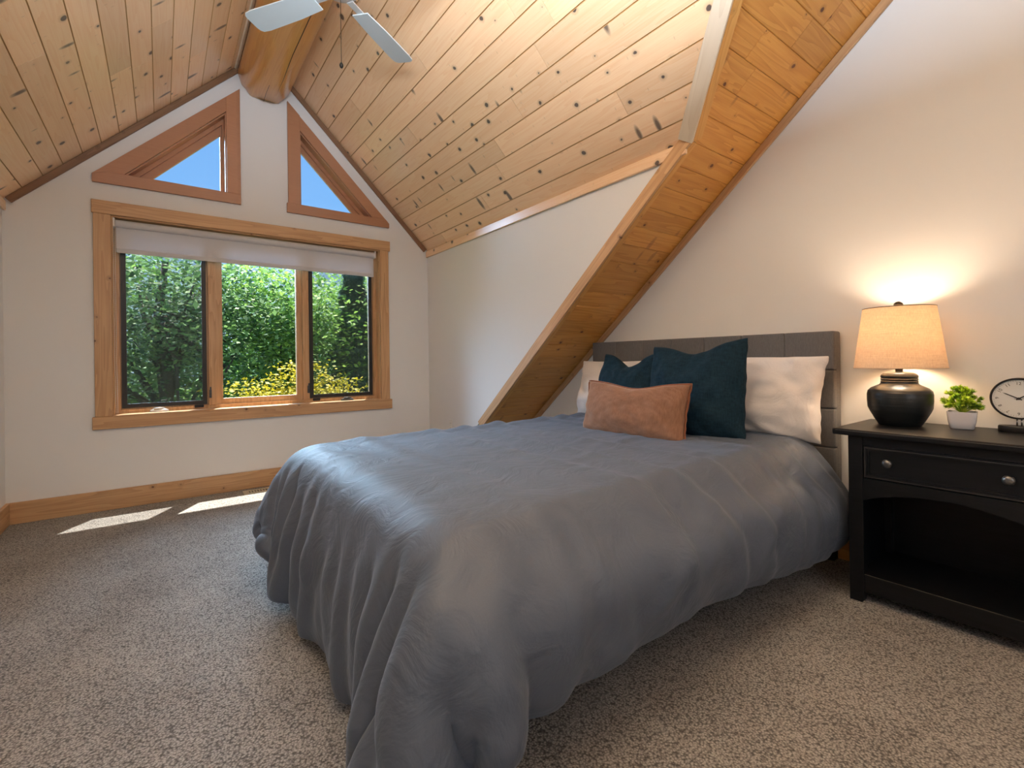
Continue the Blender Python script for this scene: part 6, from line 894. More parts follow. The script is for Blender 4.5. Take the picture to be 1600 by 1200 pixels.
-1,1,0,0,0,0,0,0,1,0,1,-1,0,-1,0,1,-2,0,0,0,0,1,0,-1,1,0,-1,0,22,-1,0,-1,1,-1,-1,0,0,0,0,-1,0,0,1,0,1,1,0,-1,1,1,-1,0,-1,-1,3,-1,0,1,0,0,0,1,0,0,-1,0,1,-1,0,-1,0,1,-1,1,0,0,0,0,0,
0,0,0,0,0,1,0,-1,1,0,-1,1,0,-1,0,0,0,0,0,0,0,-1,1,0,-1,1,0,-1,0,0,0,1,0,0,0,0,-1,0,0,0,1,-1,1,0,0,0,0,0,-1,0,0,0,1,0,-1,0,0,0,0,0,0,0,26,-2,1,-1,1,-1,0,-2,0,-1,-2,0,-1,-1,2,1,0,0,
0,1,0,0,1,-1,0,2,0,1,0,-1,0,0,0,-1,1,1,0,-1,0,0,-1,0,0,0,0,-1,1,0,0,0,0,-1,1,-1,0,0,0,0,1,0,0,0,-1,1,0,0,0,0,0,0,0,0,0,0,0,0,0,0,0,0,0,0,-1,0,0,0,0,1,0,0,0,-1,1,-1,0,0,0,-1,1,1,-1,
1,0,0,0,0,-1,-1,0,-1,1,1,0,23,-3,-2,-3,-3,1,0,1,1,2,1,1,2,1,-1,0,1,0,0,1,-1,1,0,2,2,1,-2,0,-1,-1,-1,0,-1,0,0,0,0,0,0,0,0,0,0,0,0,0,0,0,0,0,0,1,-1,1,-1,0,0,0,1,-1,0,0,0,-1,1,0,1,0,
-1,1,-2,1,0,-1,0,1,0,-1,0,1,0,0,0,0,0,0,0,0,0,0,0,0,-1,0,0,-1,1,0,-1,0,1,0,0,-1,0,0,1,-1,1,0,0,0,0,14,1,0,0,0,0,1,2,1,1,1,1,1,1,-1,0,-1,0,1,-1,1,-1,1,0,0,-1,2,0,-1,0,0,-1,0,0,0,0,
0,1,-1,0,0,1,-1,-1,1,0,-1,1,0,0,0,0,0,0,1,0,0,0,-1,0,0,1,0,-1,0,0,0,1,0,-1,0,0,0,0,0,0,-1,1,0,-1,1,0,0,0,0,0,0,0,0,-1,0,0,0,-1,0,1,-1,1,0,1,0,-1,0,1,-1,1,-1,1,-1,1,-1,0,0,18,0,0,2,
2,2,1,0,-1,0,0,-1,-1,0,1,-1,0,0,0,0,0,-1,0,0,-1,0,1,0,0,1,0,0,0,0,0,-1,1,-1,1,0,1,0,-1,1,-2,0,1,0,0,0,0,0,0,0,0,-1,1,0,0,0,0,-1,1,0,0,-1,0,0,1,0,1,-1,0,0,0,0,1,-1,0,0,0,0,0,0,0,0,
0,0,-1,1,0,0,-1,1,0,-1,1,0,1,-1,0,0,0,-1,0,-1,1,-1,1,0,0,0,0,25,0,-2,1,1,0,0,0,-1,0,-2,0,-2,-2,-1,1,2,0,0,1,0,0,-1,-1,1,3,0,0,0,-1,0,0,0,0,0,0,0,0,0,0,0,0,1,0,0,0,-1,0,0,0,0,0,0,0,
0,1,-1,0,1,0,0,0,-2,1,0,0,0,0,0,0,0,0,0,1,-1,0,0,1,0,0,-1,0,0,0,-1,0,0,-1,1,0,0,0,1,0,-1,1,-1,0,1,-1,0,0,0,0,1,0,0,0,0,-1,1,-1,0,27,1,0,-2,-1,-3,-2,2,-1,-2,-1,0,0,0,1,0,0,0,-1,0,1,
2,-1,1,-1,1,0,0,1,0,0,-1,0,0,0,1,0,1,-1,1,0,-1,0,0,1,0,-1,-1,1,0,0,0,1,0,0,0,0,0,-1,0,0,0,0,0,0,0,-1,0,0,0,0,0,0,0,1,0,0,0,0,0,0,0,-1,0,1,0,-1,1,-1,0,0,1,0,0,0,-1,1,-1,-1,1,0,1,-1,
1,0,0,0,1,-2,0,0,0,0,23,0,2,0,-2,-1,0,-2,-3,-2,0,-1,2,1,0,-1,-1,-1,0,2,2,1,1,-1,0,2,0,1,-1,1,0,0,0,-1,0,0,1,-1,1,0,0,0,0,-1,1,0,0,1,-1,0,0,1,-1,1,0,-1,0,0,0,0,0,-1,1,0,-1,0,1,-1,0,
0,0,0,1,0,0,0,0,0,0,0,-1,0,1,0,0,-1,1,-1,0,0,1,-1,1,0,0,0,-1,0,-1,1,0,0,1,0,-1,1,-1,0,1,1,-1,-1,0,-2,7,7,6,3,6,1,-2,-1,-3,-1,-2,-1,-2,-1,0,-1,1,-1,-2,-1,2,3,3,2,-2,1,1,1,1,-1,0,-1,
1,0,0,0,0,0,0,0,0,0,0,-1,0,1,0,0,0,0,0,0,0,0,0,0,0,0,0,-1,1,0,0,0,1,-2,1,0,0,0,0,0,0,0,0,0,-1,0,0,1,0,0,0,-1,1,-1,-1,1,1,0,0,0,-1,0,0,0,1,0,-1,1,0,-1,0,1,-1,0,0,1,-1,0,0,0,-24,4,4,
2,4,5,6,8,9,8,3,1,-2,-2,-4,-2,-1,0,1,0,1,-1,-1,0,1,1,-1,1,2,0,1,0,1,-1,-1,0,-1,0,0,0,0,1,1,1,0,-1,-1,-1,0,0,0,-1,1,-1,0,1,0,0,-1,0,1,0,-1,0,1,0,1,-1,0,0,1,0,-1,0,0,0,0,1,0,-1,0,0,
0,-1,1,-1,0,0,1,0,0,0,0,0,0,1,0,-2,0,1,-1,0,0,1,-1,0,-1,0,0,0,1,0,0,-26,3,0,0,1,1,1,-1,3,3,7,8,8,8,5,3,2,-1,0,0,-1,-2,-1,1,0,0,1,0,0,1,1,0,-1,1,1,-1,-1,0,-1,0,0,0,0,0,0,0,0,-1,-1,
0,1,0,0,0,0,-1,0,0,1,0,0,0,0,0,0,0,1,1,-1,1,-2,0,0,0,0,-1,1,0,0,1,0,-1,0,0,0,0,0,1,0,0,-1,0,0,0,0,-1,1,0,0,0,-1,0,0,0,0,0,0,0,0,0,-1,1,0,-2,-4,-4,-3,-1,-2,0,1,1,3,6,-3,-5,1,6,6,7,
8,6,2,0,-1,-1,0,1,-1,1,0,0,0,0,1,0,0,0,-1,0,1,0,0,0,-1,0,0,0,0,0,0,0,0,0,0,-1,1,0,0,0,-1,0,0,0,0,1,0,0,0,0,0,1,-1,1,-1,0,-1,0,1,-1,0,0,0,0,1,0,1,0,0,1,0,-1,-1,0,1,-1,0,0,0,-1,1,0,
-1,1,-1,1,-1,1,0,0,1,-1,0,-1,0,0,17,-2,-1,-3,-4,-2,0,0,3,-2,-5,0,3,-2,0,1,-1,0,2,7,6,3,1,0,0,1,0,0,0,-1,0,0,1,0,0,0,0,0,0,0,0,0,0,-1,0,0,0,1,0,0,0,0,0,0,0,0,0,0,-1,1,0,0,0,0,0,0,
-1,0,1,0,1,0,-1,0,0,0,0,0,0,0,0,0,0,0,0,0,0,1,0,0,-1,-1,0,1,0,0,0,0,1,0,-1,1,-1,0,0,-1,1,0,-1,0,1,-1,0,22,-2,-1,-1,-1,-2,-3,-3,-4,0,-1,4,3,3,1,2,1,0,0,-2,-3,2,3,1,2,0,1,0,0,0,0,0,
0,0,0,0,0,0,1,-1,-1,1,-1,1,0,0,0,0,0,0,0,0,0,0,0,0,0,0,0,-1,1,0,0,1,0,-1,0,0,0,0,0,0,1,0,-1,0,0,0,0,0,0,0,0,0,0,1,0,0,0,-1,0,0,0,-1,2,0,0,0,-1,0,0,0,0,0,-1,1,0,-1,1,0,-1,1,0,21,-4,
-1,3,2,1,-2,-1,-1,0,-2,1,1,1,1,-2,0,0,-1,0,1,2,1,0,-1,1,0,2,-1,0,-1,1,-1,0,0,1,1,0,0,0,0,-1,1,-1,0,1,0,0,1,-1,-1,0,0,1,1,0,-1,0,0,0,0,0,1,0,-1,-1,0,1,0,0,-1,1,0,1,0,-2,-1,1,0,0,0,
0,1,0,0,0,-1,1,0,0,-1,0,-1,1,-1,1,2,-1,-1,0,1,-1,0,0,1,-1,0,0,0,-1,0,0,0,23,-2,-1,-1,1,1,-4,-4,-2,-1,2,4,3,2,1,0,-1,0,-1,-1,0,0,1,1,2,1,0,-1,1,-1,1,0,0,1,1,0,0,0,-1,0,-1,0,-1,1,0,
0,0,0,-1,1,0,1,0,-1,1,0,-1,-1,1,1,-1,0,0,1,0,-1,0,0,0,0,-1,1,0,2,0,-2,-1,0,1,0,0,1,-1,0,0,0,0,-1,1,1,-1,0,0,-2,1,1,0,0,-1,0,0,1,1,0,-1,-1,0,0,0,1,0,-1,-1,7,-5,7,1,-1,0,1,0,-3,1,2,
-3,0,2,1,-2,0,0,1,1,2,2,5,4,2,2,0,-2,0,0,0,-1,1,0,0,1,1,1,0,-2,0,0,0,0,0,0,1,-1,-1,1,1,-1,0,0,1,0,-2,0,0,0,0,1,0,1,0,-2,0,0,0,0,1,-1,2,1,-1,-2,0,0,0,1,0,-1,0,1,0,-1,1,0,1,0,-1,1,
-2,-1,0,2,2,-2,-2,0,0,1,0,2,-2,-1,0,2,1,-2,0,-2,-2,-11,4,0,4,0,-2,5,0,1,0,1,1,2,-1,0,3,0,0,2,3,4,4,2,1,0,1,1,0,-1,1,0,0,0,0,0,0,0,1,1,-1,1,0,-1,-1,1,0,0,0,2,0,-1,0,-1,1,1,0,-1,-1,
1,0,0,0,0,2,0,-3,-1,1,0,0,1,1,-1,3,-1,-3,-1,1,1,-1,0,0,0,-1,0,0,1,-1,2,1,-3,2,-1,-1,0,1,3,-2,-3,1,1,-1,1,0,0,-1,0,0,0,2,-2,-1,0,-8,-5,1,1,1,0,3,2,2,-3,5,4,-2,2,0,1,2,2,3,2,3,4,0,
-2,3,0,2,1,-1,0,0,0,1,0,-1,0,2,1,-1,0,-1,-1,0,0,0,0,1,0,0,0,0,0,0,1,1,-1,-1,-1,-1,1,1,0,2,0,-2,-1,0,1,1,0,1,0,1,1,0,-3,-1,0,0,0,0,1,0,0,-1,1,-1,1,2,1,-2,0,0,-2,1,1,2,-1,-2,-1,1,0,
0,2,0,-2,-1,1,0,0,-1,-1,-3,1,-12,2,-3,-2,2,7,9,0,3,2,0,0,-2,0,-3,4,2,3,5,5,-3,-2,3,-1,0,2,-1,0,-1,0,0,0,-2,1,0,-1,1,0,0,0,-1,1,0,0,1,-2,1,1,-1,1,0,1,0,0,-1,0,-1,0,0,1,-1,0,3,1,-3,
-1,0,0,2,-1,0,1,0,-2,0,1,0,0,0,0,0,0,1,0,0,0,0,-1,1,0,2,-1,-1,0,1,1,-2,-1,0,1,1,1,2,-1,-2,0,0,1,1,-3,-1,-3,1,2,-8,5,0,-8,1,10,4,8,2,-2,1,-3,-2,4,1,4,3,0,-3,-3,0,-1,1,3,0,4,-2,-3,
-3,-1,-3,1,1,-1,2,0,1,0,-1,0,0,1,1,-1,1,0,-2,1,0,0,0,-1,1,0,0,0,-2,1,0,1,1,0,-1,2,-1,-2,0,0,-1,1,2,-1,-1,-1,0,1,1,0,0,-2,0,-1,1,0,2,2,3,0,-2,0,-2,-1,-1,1,0,0,0,2,0,0,1,1,-2,1,0,-1,
1,0,-1,-2,0,6,-9,-4,2,5,2,3,8,9,-1,-3,0,0,0,1,1,-1,1,0,-1,-6,1,1,1,2,1,-2,3,-1,-2,-1,-2,0,-2,-1,2,0,0,1,0,1,0,-1,1,0,0,-1,-1,0,-1,0,0,1,-1,2,1,-1,0,0,-1,-1,1,0,1,-1,-1,2,1,0,-2,1,
1,0,1,-2,-1,-1,0,1,2,-1,-1,-2,-2,1,1,2,0,1,-1,-1,1,-2,0,3,0,1,-1,-1,1,2,2,1,-3,0,-1,0,1,-1,2,-3,-3,-4,-8,18,1,-4,4,15,4,-1,2,-2,-5,-4,-1,0,0,1,0,1,-3,-4,2,0,1,3,-2,-5,4,-1,0,-1,1,
0,-2,0,-1,0,2,1,-3,1,-1,1,0,-1,-1,0,1,-1,0,0,1,1,0,2,-3,0,0,1,-1,-2,0,-1,2,0,0,0,1,2,0,-1,-1,-2,-1,0,2,1,0,0,0,-1,1,0,-1,0,1,2,-2,0,-2,-3,-2,-1,5,-1,-2,1,1,3,2,0,0,1,-1,0,2,-2,0,0,
1,-1,-1,-2,-5,60,-16,-9,-4,4,7,-4,-5,-1,-3,-6,-3,-2,2,0,-2,2,-2,-2,1,1,0,1,-3,-3,2,3,-3,-1,2,-1,1,-1,-1,1,1,1,-2,-1,-1,1,-2,0,1,1,0,-1,0,-1,1,-1,-1,1,1,0,0,0,0,0,1,-1,0,-2,0,2,0,
-1,1,0,0,0,-1,0,0,0,0,1,1,1,-1,-1,2,0,0,0,-1,-1,-2,-1,0,-1,-2,-1,2,3,2,0,1,-1,-1,1,-2,-1,2,0,1,1,1,0,-2,-1,-1,-2,19,37,-10,-2,-3,-7,-6,-9,-1,2,-3,0,1,2,1,3,0,-2,0,-1,-3,2,-2,-4,1,
2,-1,-2,0,0,0,1,3,-1,3,-3,-2,-3,1,1,0,1,-1,1,2,0,-2,1,2,-2,-3,0,-1,0,1,0,0,0,2,-1,3,1,-2,-2,-1,0,0,-1,1,1,-1,0,1,0,-1,0,0,0,-2,2,1,-1,1,3,1,-2,-3,-1,1,0,2,0,0,2,0,-1,0,-4,-2,2,0,0,
0,1,0,1,0,-1,0,-1,0,-3,2,-35,22,39,5,-6,-5,-1,-6,-3,-1,4,2,1,3,4,1,0,-1,0,-4,2,-2,-4,3,1,-1,-1,-1,1,-1,1,-1,2,0,-1,1,-3,0,0,-1,0,0,3,-2,-3,1,1,1,0,3,0,0,-1,-1,-2,0,1,0,0,1,-1,-1,3,
0,-2,0,0,-1,0,0,1,0,0,2,-1,-1,0,-1,0,-1,0,1,1,-1,-3,0,2,2,0,1,2,1,0,0,-2,-1,-2,-1,3,-1,-1,-1,0,-1,0,0,0,1,0,0,-1,3,3,-16,-15,31,16,1,-6,-5,2,-1,1,1,2,2,3,2,-7,-2,4,3,5,2,-7,2,-1,
-2,3,-1,-2,0,2,-2,1,1,-2,-3,4,-2,1,-1,-1,1,0,1,0,0,-2,0,1,0,-1,3,-2,2,0,0,-1,0,0,1,0,1,0,-1,1,-1,-1,0,-1,0,1,0,0,0,-1,1,0,0,2,0,0,-1,0,-1,0,0,0,2,1,1,-3,1,1,-1,-1,0,0,-1,1,-1,0,0,
0,0,-1,0,-1,0,0,0,1,1,1,3,13,13,-26,8,5,0,-3,-2,-3,-2,1,0,1,3,1,0,0,0,-1,3,2,2,-1,-3,3,2,-5,-2,5,0,-3,0,4,1,-2,-1,-1,0,-1,1,-1,1,-2,2,0,0,1,0,0,-1,-1,2,-1,1,2,0,-3,-1,1,1,-1,0,1,1,
-1,-2,0,1,0,1,0,0,0,1,-1,0,1,-1,0,-1,1,0,1,0,0,0,-1,-1,3,0,-1,0,0,0,0,1,0,0,0,-1,-1,0,0,1,-2,1,1,0,-1,2,0,0,1,18,-13,-12,-14,10,8,2,-3,0,2,2,-2,-3,0,4,5,-1,0,4,1,-2,5,-4,2,2,-1,-6,
-1,5,-4,2,0,-1,-1,4,-1,0,-1,1,0,1,1,-2,0,1,0,2,0,-1,0,-1,1,0,1,-1,0,-1,0,1,0,0,1,-1,-2,1,0,0,1,0,1,0,-2,1,0,0,0,-1,0,1,0,0,0,1,0,0,-1,-1,1,-1,1,0,1,0,-1,1,1,1,-1,0,0,-1,0,0,0,1,0,
1,-1,0,0,1,1,-2,6,-1,9,1,-8,-1,1,-3,-4,2,4,3,-6,1,3,5,1,1,1,-3,1,-4,5,4,-3,-5,-4,-1,1,1,-1,2,-3,-5,-1,2,2,0,-2,0,3,-3,4,-2,-2,2,-2,1,1,-1,1,-1,-1,0,3,-1,0,0,-1,1,2,-1,0,0,-1,1,1,0,
0,-2,0,1,-1,1,1,0,-2,2,1,0,1,0,-1,1,0,0,-2,0,-1,1,0,2,-1,-1,0,0,1,-1,-2,0,1,1,1,1,0,-2,0,2,2,-1,1,0,0,17,8,-8,-1,0,-1,0,5,0,-9,-1,6,6,1,-6,4,7,2,-3,-4,-5,-1,3,-3,-2,-12,-3,3,0,5,1,
0,-8,-3,0,0,0,-1,1,3,0,-3,0,-1,2,1,0,0,0,1,-1,-1,3,-1,0,-1,0,-1,0,2,-1,-2,0,0,-1,0,-1,1,0,1,0,1,1,-1,-2,1,2,-2,-1,1,0,0,1,1,-2,-1,2,1,1,-1,0,0,1,0,-1,0,0,-1,1,1,0,-1,0,1,-1,0,0,1,
2,3,-1,-3,1,19,7,-6,-2,1,0,-1,-3,4,5,3,-1,9,1,2,-4,-6,-2,-1,-5,-6,0,-3,-6,-4,-1,4,1,-3,4,2,-5,-5,-1,-1,1,0,-1,4,2,-2,0,-2,2,-3,0,3,-4,1,-1,1,2,1,1,-3,-2,1,-1,2,-2,-4,1,2,2,-1,0,0,
-1,1,0,0,1,0,-1,0,-2,0,1,0,0,1,1,-1,-1,2,2,3,1,0,-2,-1,-2,-3,2,1,0,0,0,-2,0,1,0,0,0,0,0,1,-2,0,2,1,0,2,0,-16,18,-1,-3,0,4,10,8,13,5,0,-2,-9,-7,-5,-1,-4,-5,-2,3,-5,-7,6,-4,4,4,2,-4,
-1,3,-6,-3,2,-6,1,2,2,3,0,-2,2,-3,1,-1,0,-3,1,-1,1,1,-2,-1,2,0,1,-1,1,-2,-1,1,2,1,0,0,-1,0,0,-1,-2,1,0,1,0,1,0,0,0,1,0,-2,0,2,2,0,0,2,-1,-2,-1,0,-1,0,-1,1,0,1,0,2,-1,-1,-1,0,0,0,1,
0,0,-3,-1,2,5,3,15,-6,-12,1,2,7,10,10,5,-4,-6,-3,-6,-5,-8,-1,-7,-12,2,3,1,1,0,3,2,-3,2,1,0,-1,1,-5,-1,5,-3,-3,2,5,3,-1,-1,-1,-3,0,0,-1,-1,1,0,2,-1,-1,-1,-1,3,1,-1,1,-1,0,1,1,0,-1,
2,-1,-1,1,-1,1,-1,0,-1,1,-1,0,0,-1,1,1,3,0,-2,-2,0,2,-2,-2,2,0,-2,0,0,1,0,0,-1,-2,2,2,-1,1,-1,2,0,2,1,1,-2,-4,3,3,-2,18,-1,1,-6,-4,1,-7,-4,-5,-14,1,-8,-1,11,6,1,4,-7,-11,-3,-9,11,
5,-2,6,4,-1,3,3,1,-1,1,-2,-1,0,-7,2,4,1,0,-1,-3,1,-1,0,0,2,-1,1,-1,-1,2,-1,-3,-2,2,2,-1,3,-1,-2,-1,1,1,0,0,1,1,-3,0,1,1,2,-1,-1,0,-1,-1,-2,-1,-1,0,0,0,1,-1,-3,0,-1,1,2,3,1,1,1,0,
-1,1,0,0,0,1,-3,-1,2,0,-1,2,2,1,1,0,3,8,5,-11,-11,2,-3,-1,5,-13,-2,10,-17,-7,11,2,12,2,6,-5,-10,-18,8,-6,8,-7,12,1,-3,-2,7,-11,6,0,-1,-3,4,4,-5,1,7,-8,0,0,1,-1,3,-2,3,-2,1,-2,-2,1,
1,0,0,-4,3,-2,-1,4,-5,1,4,-2,-1,0,4,-4,0,4,2,-1,-3,5,-5,2,0,-1,-3,-2,-2,3,-2,-1,-2,0,1,3,0,4,-1,0,0,5,-2,1,-1,-6,1,2,4,-4,-5,5,-3,9,-6,2,-1,8,1,4,
26,-1,2,5,2,6,5,-1,2,-1,-4,0,3,2,-1,6,16,18,20,19,22,18,15,10,-2,-8,-2,-2,1,1,-1,0,2,1,-1,0,2,4,-1,0,0,1,1,1,0,0,4,1,2,-2,-1,1,1,1,0,1,1,-2,-2,2,1,3,0,-2,0,-2,-2,0,2,-1,-1,1,-2,-2,
-2,-3,-2,-3,-2,-2,2,-2,-3,-2,-3,-2,-2,-3,0,-1,-2,-2,-3,0,0,-2,-2,0,0,0,0,2,-3,3,1,0,1,1,1,1,1,2,0,10,-2,0,-4,2,5,0,3,-4,0,3,5,7,1,1,-2,-3,-1,-1,-1,-1,0,2,4,3,-2,-2,-1,-1,-1,0,-1,3,
0,-1,1,-1,-3,2,1,1,0,0,0,-1,1,0,-2,-1,3,1,-1,-1,-1,2,-1,0,-1,1,1,-1,-1,0,2,-1,1,1,0,-4,0,0,1,2,0,0,1,0,0,1,1,-4,1,0,0,0,0,1,1,-2,-1,1,0,1,1,-1,0,2,-1,1,0,0,-2,4,-2,-1,-1,1,1,1,-1,
0,-1,1,2,4,2,4,3,-8,-7,1,-2,-1,6,5,4,5,5,2,-2,-3,-3,-1,-3,1,1,2,4,5,-2,1,-1,-2,1,1,-3,0,2,-1,0,0,-1,0,0,1,0,-1,1,1,-2,1,-1,0,0,1,0,0,0,0,-1,2,0,-1,1,-2,1,0,1,0,0,-1,1,-1,1,-1,0,0,
1,0,0,1,0,0,0,-1,1,0,0,0,0,0,0,0,0,0,1,-1,1,0,-1,1,-1,0,0,1,0,0,0,1,0,-1,0,1,-1,0,0,4,7,5,-5,-4,-8,3,-4,4,5,4,1,-2,3,5,3,-1,-2,-3,-1,-1,-1,1,3,5,4,1,-2,-1,0,-1,0,0,1,1,-1,-1,-1,1,
0,0,0,0,0,1,-1,0,0,1,0,0,0,0,0,-2,0,0,1,1,-1,0,1,-1,0,0,0,1,0,0,1,-1,-1,0,1,0,0,1,0,0,-1,1,0,0,0,1,0,-1,1,0,0,-1,1,0,1,-2,1,0,0,0,0,0,0,0,0,1,1,-1,0,-1,0,1,-1,0,10,1,0,-7,-6,1,7,6,
2,-2,-1,1,0,0,3,3,0,-1,-2,-2,0,1,0,1,2,5,1,1,-2,1,-1,1,-1,0,-1,1,0,0,0,0,1,-1,0,1,0,0,-1,1,-1,0,1,-1,0,0,0,-1,0,1,1,0,-1,0,0,1,0,1,0,0,1,-1,0,-1,0,0,0,1,-1,1,0,0,-1,1,0,0,0,1,0,-1,
0,1,0,1,0,-2,1,0,0,0,0,0,0,0,1,0,0,0,-1,0,0,0,0,1,0,5,1,-7,9,10,6,-7,0,-2,6,2,-2,-2,0,-1,1,1,-1,0,-2,0,0,1,0,3,3,1,-1,-1,-1,1,0,0,0,-1,0,0,0,0,1,-1,1,0,0,0,-1,0,0,1,-1,0,0,0,0,0,1,
0,0,0,-1,1,-1,1,0,0,0,0,1,0,0,-1,0,1,1,-1,0,0,0,-1,1,0,0,0,1,0,0,0,0,1,-1,1,-1,-1,0,1,1,1,0,1,-1,-1,0,1,0,0,0,0,0,0,0,-1,-1,0,-4,-3,10,16,7,0,-10,-5,9,5,0,1,-1,0,-1,-1,0,0,-1,-1,
-2,0,0,0,2,2,0,-1,0,1,-1,0,1,0,1,0,-1,0,-1,0,1,-1,1,0,0,0,0,0,0,1,-1,0,0,-1,1,1,0,0,-1,1,-1,1,-1,0,0,0,0,1,0,1,-1,0,0,0,2,-1,1,-2,0,0,1,0,1,-1,0,1,1,-1,-1,1,0,0,2,-1,0,2,1,0,0,0,0,
0,-2,0,0,0,0,-1,1,1,-1,-1,-2,4,-1,-1,1,2,-3,11,-1,1,3,5,1,1,-1,1,-1,0,-1,0,1,-2,-2,-1,0,2,2,1,0,0,1,1,0,0,-1,0,0,1,-1,1,0,-1,1,-1,1,-1,1,0,1,-1,0,1,0,1,0,-1,-1,2,-1,0,0,0,0,0,0,0,
1,-1,0,0,0,0,0,-1,0,0,3,2,-2,-3,0,2,1,-1,0,1,0,2,-1,0,-1,1,1,1,0,1,0,1,-1,1,0,-2,-1,-1,0,2,-1,0,1,0,1,-2,-2,-2,6,1,-3,-9,-3,7,10,4,-1,-1,3,6,3,1,-1,-1,-1,0,0,-1,1,-1,-2,1,0,2,1,1,
1,0,2,1,0,-1,0,1,1,-1,-1,0,-1,0,1,0,0,-1,0,0,1,-1,-1,2,2,3,0,-1,-2,-1,0,-1,2,0,0,0,0,-3,1,1,0,-2,-1,1,1,0,0,1,3,2,-2,-3,0,1,1,1,-1,0,1,0,-1,2,1,1,0,-2,-1,2,-1,1,2,-2,-1,-1,-1,0,2,
0,-1,0,-1,-1,-1,-1,-2,2,1,-6,-3,-1,9,4,10,1,-5,-3,1,6,7,3,0,-1,0,-1,1,-2,1,-1,-2,-1,1,3,-2,2,1,1,1,-1,0,0,2,2,1,-1,-2,0,0,-1,-1,0,0,1,0,-1,0,2,0,0,0,3,3,-3,-4,-2,1,1,1,2,-1,-2,-1,
1,2,-1,-3,0,1,1,1,2,2,-3,-2,5,3,-4,-1,1,0,0,-2,2,0,-2,1,2,4,-3,-4,-1,-2,0,3,1,-1,1,1,0,0,-1,0,-2,-1,1,-1,-1,-2,-1,8,-13,-2,4,-1,0,2,5,6,1,-1,-2,0,5,7,5,1,-1,-1,-1,1,-2,1,-2,-1,1,3,
0,2,1,-1,1,-1,1,1,1,1,0,-1,-1,1,0,0,-1,-2,1,0,0,0,2,1,0,-2,-2,-2,0,4,2,-3,-2,-2,1,2,2,-1,2,1,-1,-3,-1,2,0,3,1,1,0,-2,-4,-4,4,10,-2,-6,1,2,0,0,-1,-3,2,3,0,-1,-4,-3,1,0,2,0,-4,1,4,2,
-1,-1,-1,-2,-1,1,1,-1,-1,-2,0,-2,3,-1,4,0,0,-1,2,4,-1,-2,-1,0,3,7,5,2,0,-1,0,0,-1,0,0,-1,3,3,0,0,-1,0,0,0,2,0,-2,2,0,-1,1,0,0,-2,0,0,1,-1,1,1,-1,-2,-1,0,-1,-1,-1,-1,4,4,3,-5,-5,-3,
5,3,2,-1,-3,1,2,3,-1,-1,-2,0,-3,-1,0,-2,-2,8,8,-5,-5,2,2,3,-4,-1,0,0,0,-1,0,-3,2,3,-3,-2,0,0,1,3,0,-2,0,0,0,1,-2,0,0,-4,9,3,2,2,0,0,-1,-2,1,0,-1,-1,-1,1,3,6,6,3,0,-1,-1,-1,-1,-1,
-2,-1,6,1,-2,0,-2,0,-1,1,-2,2,1,-2,1,0,2,-2,-2,0,2,-1,0,2,-1,-4,1,0,0,1,1,0,-1,-4,-3,2,8,2,1,-3,-3,0,-3,-2,2,3,2,0,-4,0,0,-1,1,2,0,-2,-5,-1,10,5,-4,-5,4,0,-2,-1,-1,0,2,2,0,-1,0,-1,
-2,1,2,1,0,2,-2,0,1,0,0,0,-2,0,-32,23,14,5,2,3,0,1,-2,-2,0,1,0,-1,-2,-1,2,6,7,4,0,-2,-1,-1,-4,-1,-2,3,3,0,-1,-3,1,-2,0,1,1,0,-4,0,4,0,-1,-2,1,-1,-1,2,-1,-2,-1,1,0,1,0,2,0,0,0,-1,
-4,-3,-1,3,7,7,1,-9,-6,3,2,-2,-3,1,2,-1,-1,1,2,1,-2,-2,0,-2,-1,0,2,6,3,-7,-2,3,-2,3,1,3,1,-2,-4,3,0,1,0,1,1,-2,0,3,1,-1,-1,0,-1,1,-4,0,3,0,2,3,4,4,1,1,-1,-1,-3,-1,-1,0,1,3,6,4,1,0,
-1,-6,0,0,0,4,1,1,-3,-1,-1,-1,0,1,0,0,-1,0,-1,0,2,0,-2,0,0,0,-1,2,-2,2,0,0,-1,1,-1,2,0,0,-2,-1,-1,-1,2,1,-1,4,0,-2,-4,1,3,2,-1,-3,0,1,1,2,1,-2,-3,0,0,-2,1,4,0,-1,-1,-1,2,1,1,2,1,
-3,-1,2,-1,0,1,-1,1,-1,0,2,1,1,-1,0,-23,4,8,3,3,2,1,1,3,4,4,3,0,-3,-3,-2,0,0,2,2,5,4,3,-1,-2,-5,1,1,1,1,0,0,0,-1,-2,1,0,0,2,1,-3,0,-2,0,2,3,0,-1,-1,1,0,1,-1,-1,0,0,-3,1,-1,3,0,0,0,
-1,-1,0,-6,0,5,3,-2,-1,1,3,1,-2,-1,2,0,-1,-1,0,1,-1,1,1,-1,0,3,0,0,0,0,-1,1,0,2,-1,-1,2,0,-2,0,1,0,0,1,-2,-2,1,2,1,0,-3,-3,1,2,0,0,0,-1,0,2,2,4,4,2,-2,-1,-2,0,0,0,2,4,1,2,3,-2,-2,
0,0,1,0,0,-1,1,1,-1,-2,2,2,0,1,-1,1,0,2,1,-1,-1,-1,0,-1,0,0,0,2,-1,-1,-2,2,1,1,0,-1,-1,0,-3,-5,2,5,1,0,1,-1,0,0,-1,2,1,1,0,-1,0,0,-1,0,2,1,-1,2,-2,0,0,1,0,-1,0,1,1,-1,2,1,-1,-1,-1,
1,0,0,1,-1,-2,1,1,1,7,-3,-2,-2,-1,0,0,1,0,1,1,0,0,3,2,0,1,-2,-1,1,-1,2,3,0,5,2,-2,-1,0,1,-1,1,-2,3,1,-1,0,0,1,-1,1,-1,0,1,1,-2,0,0,0,-1,1,0,0,1,0,1,-2,0,1,-2,-1,1,2,0,2,-3,-4,5,3,
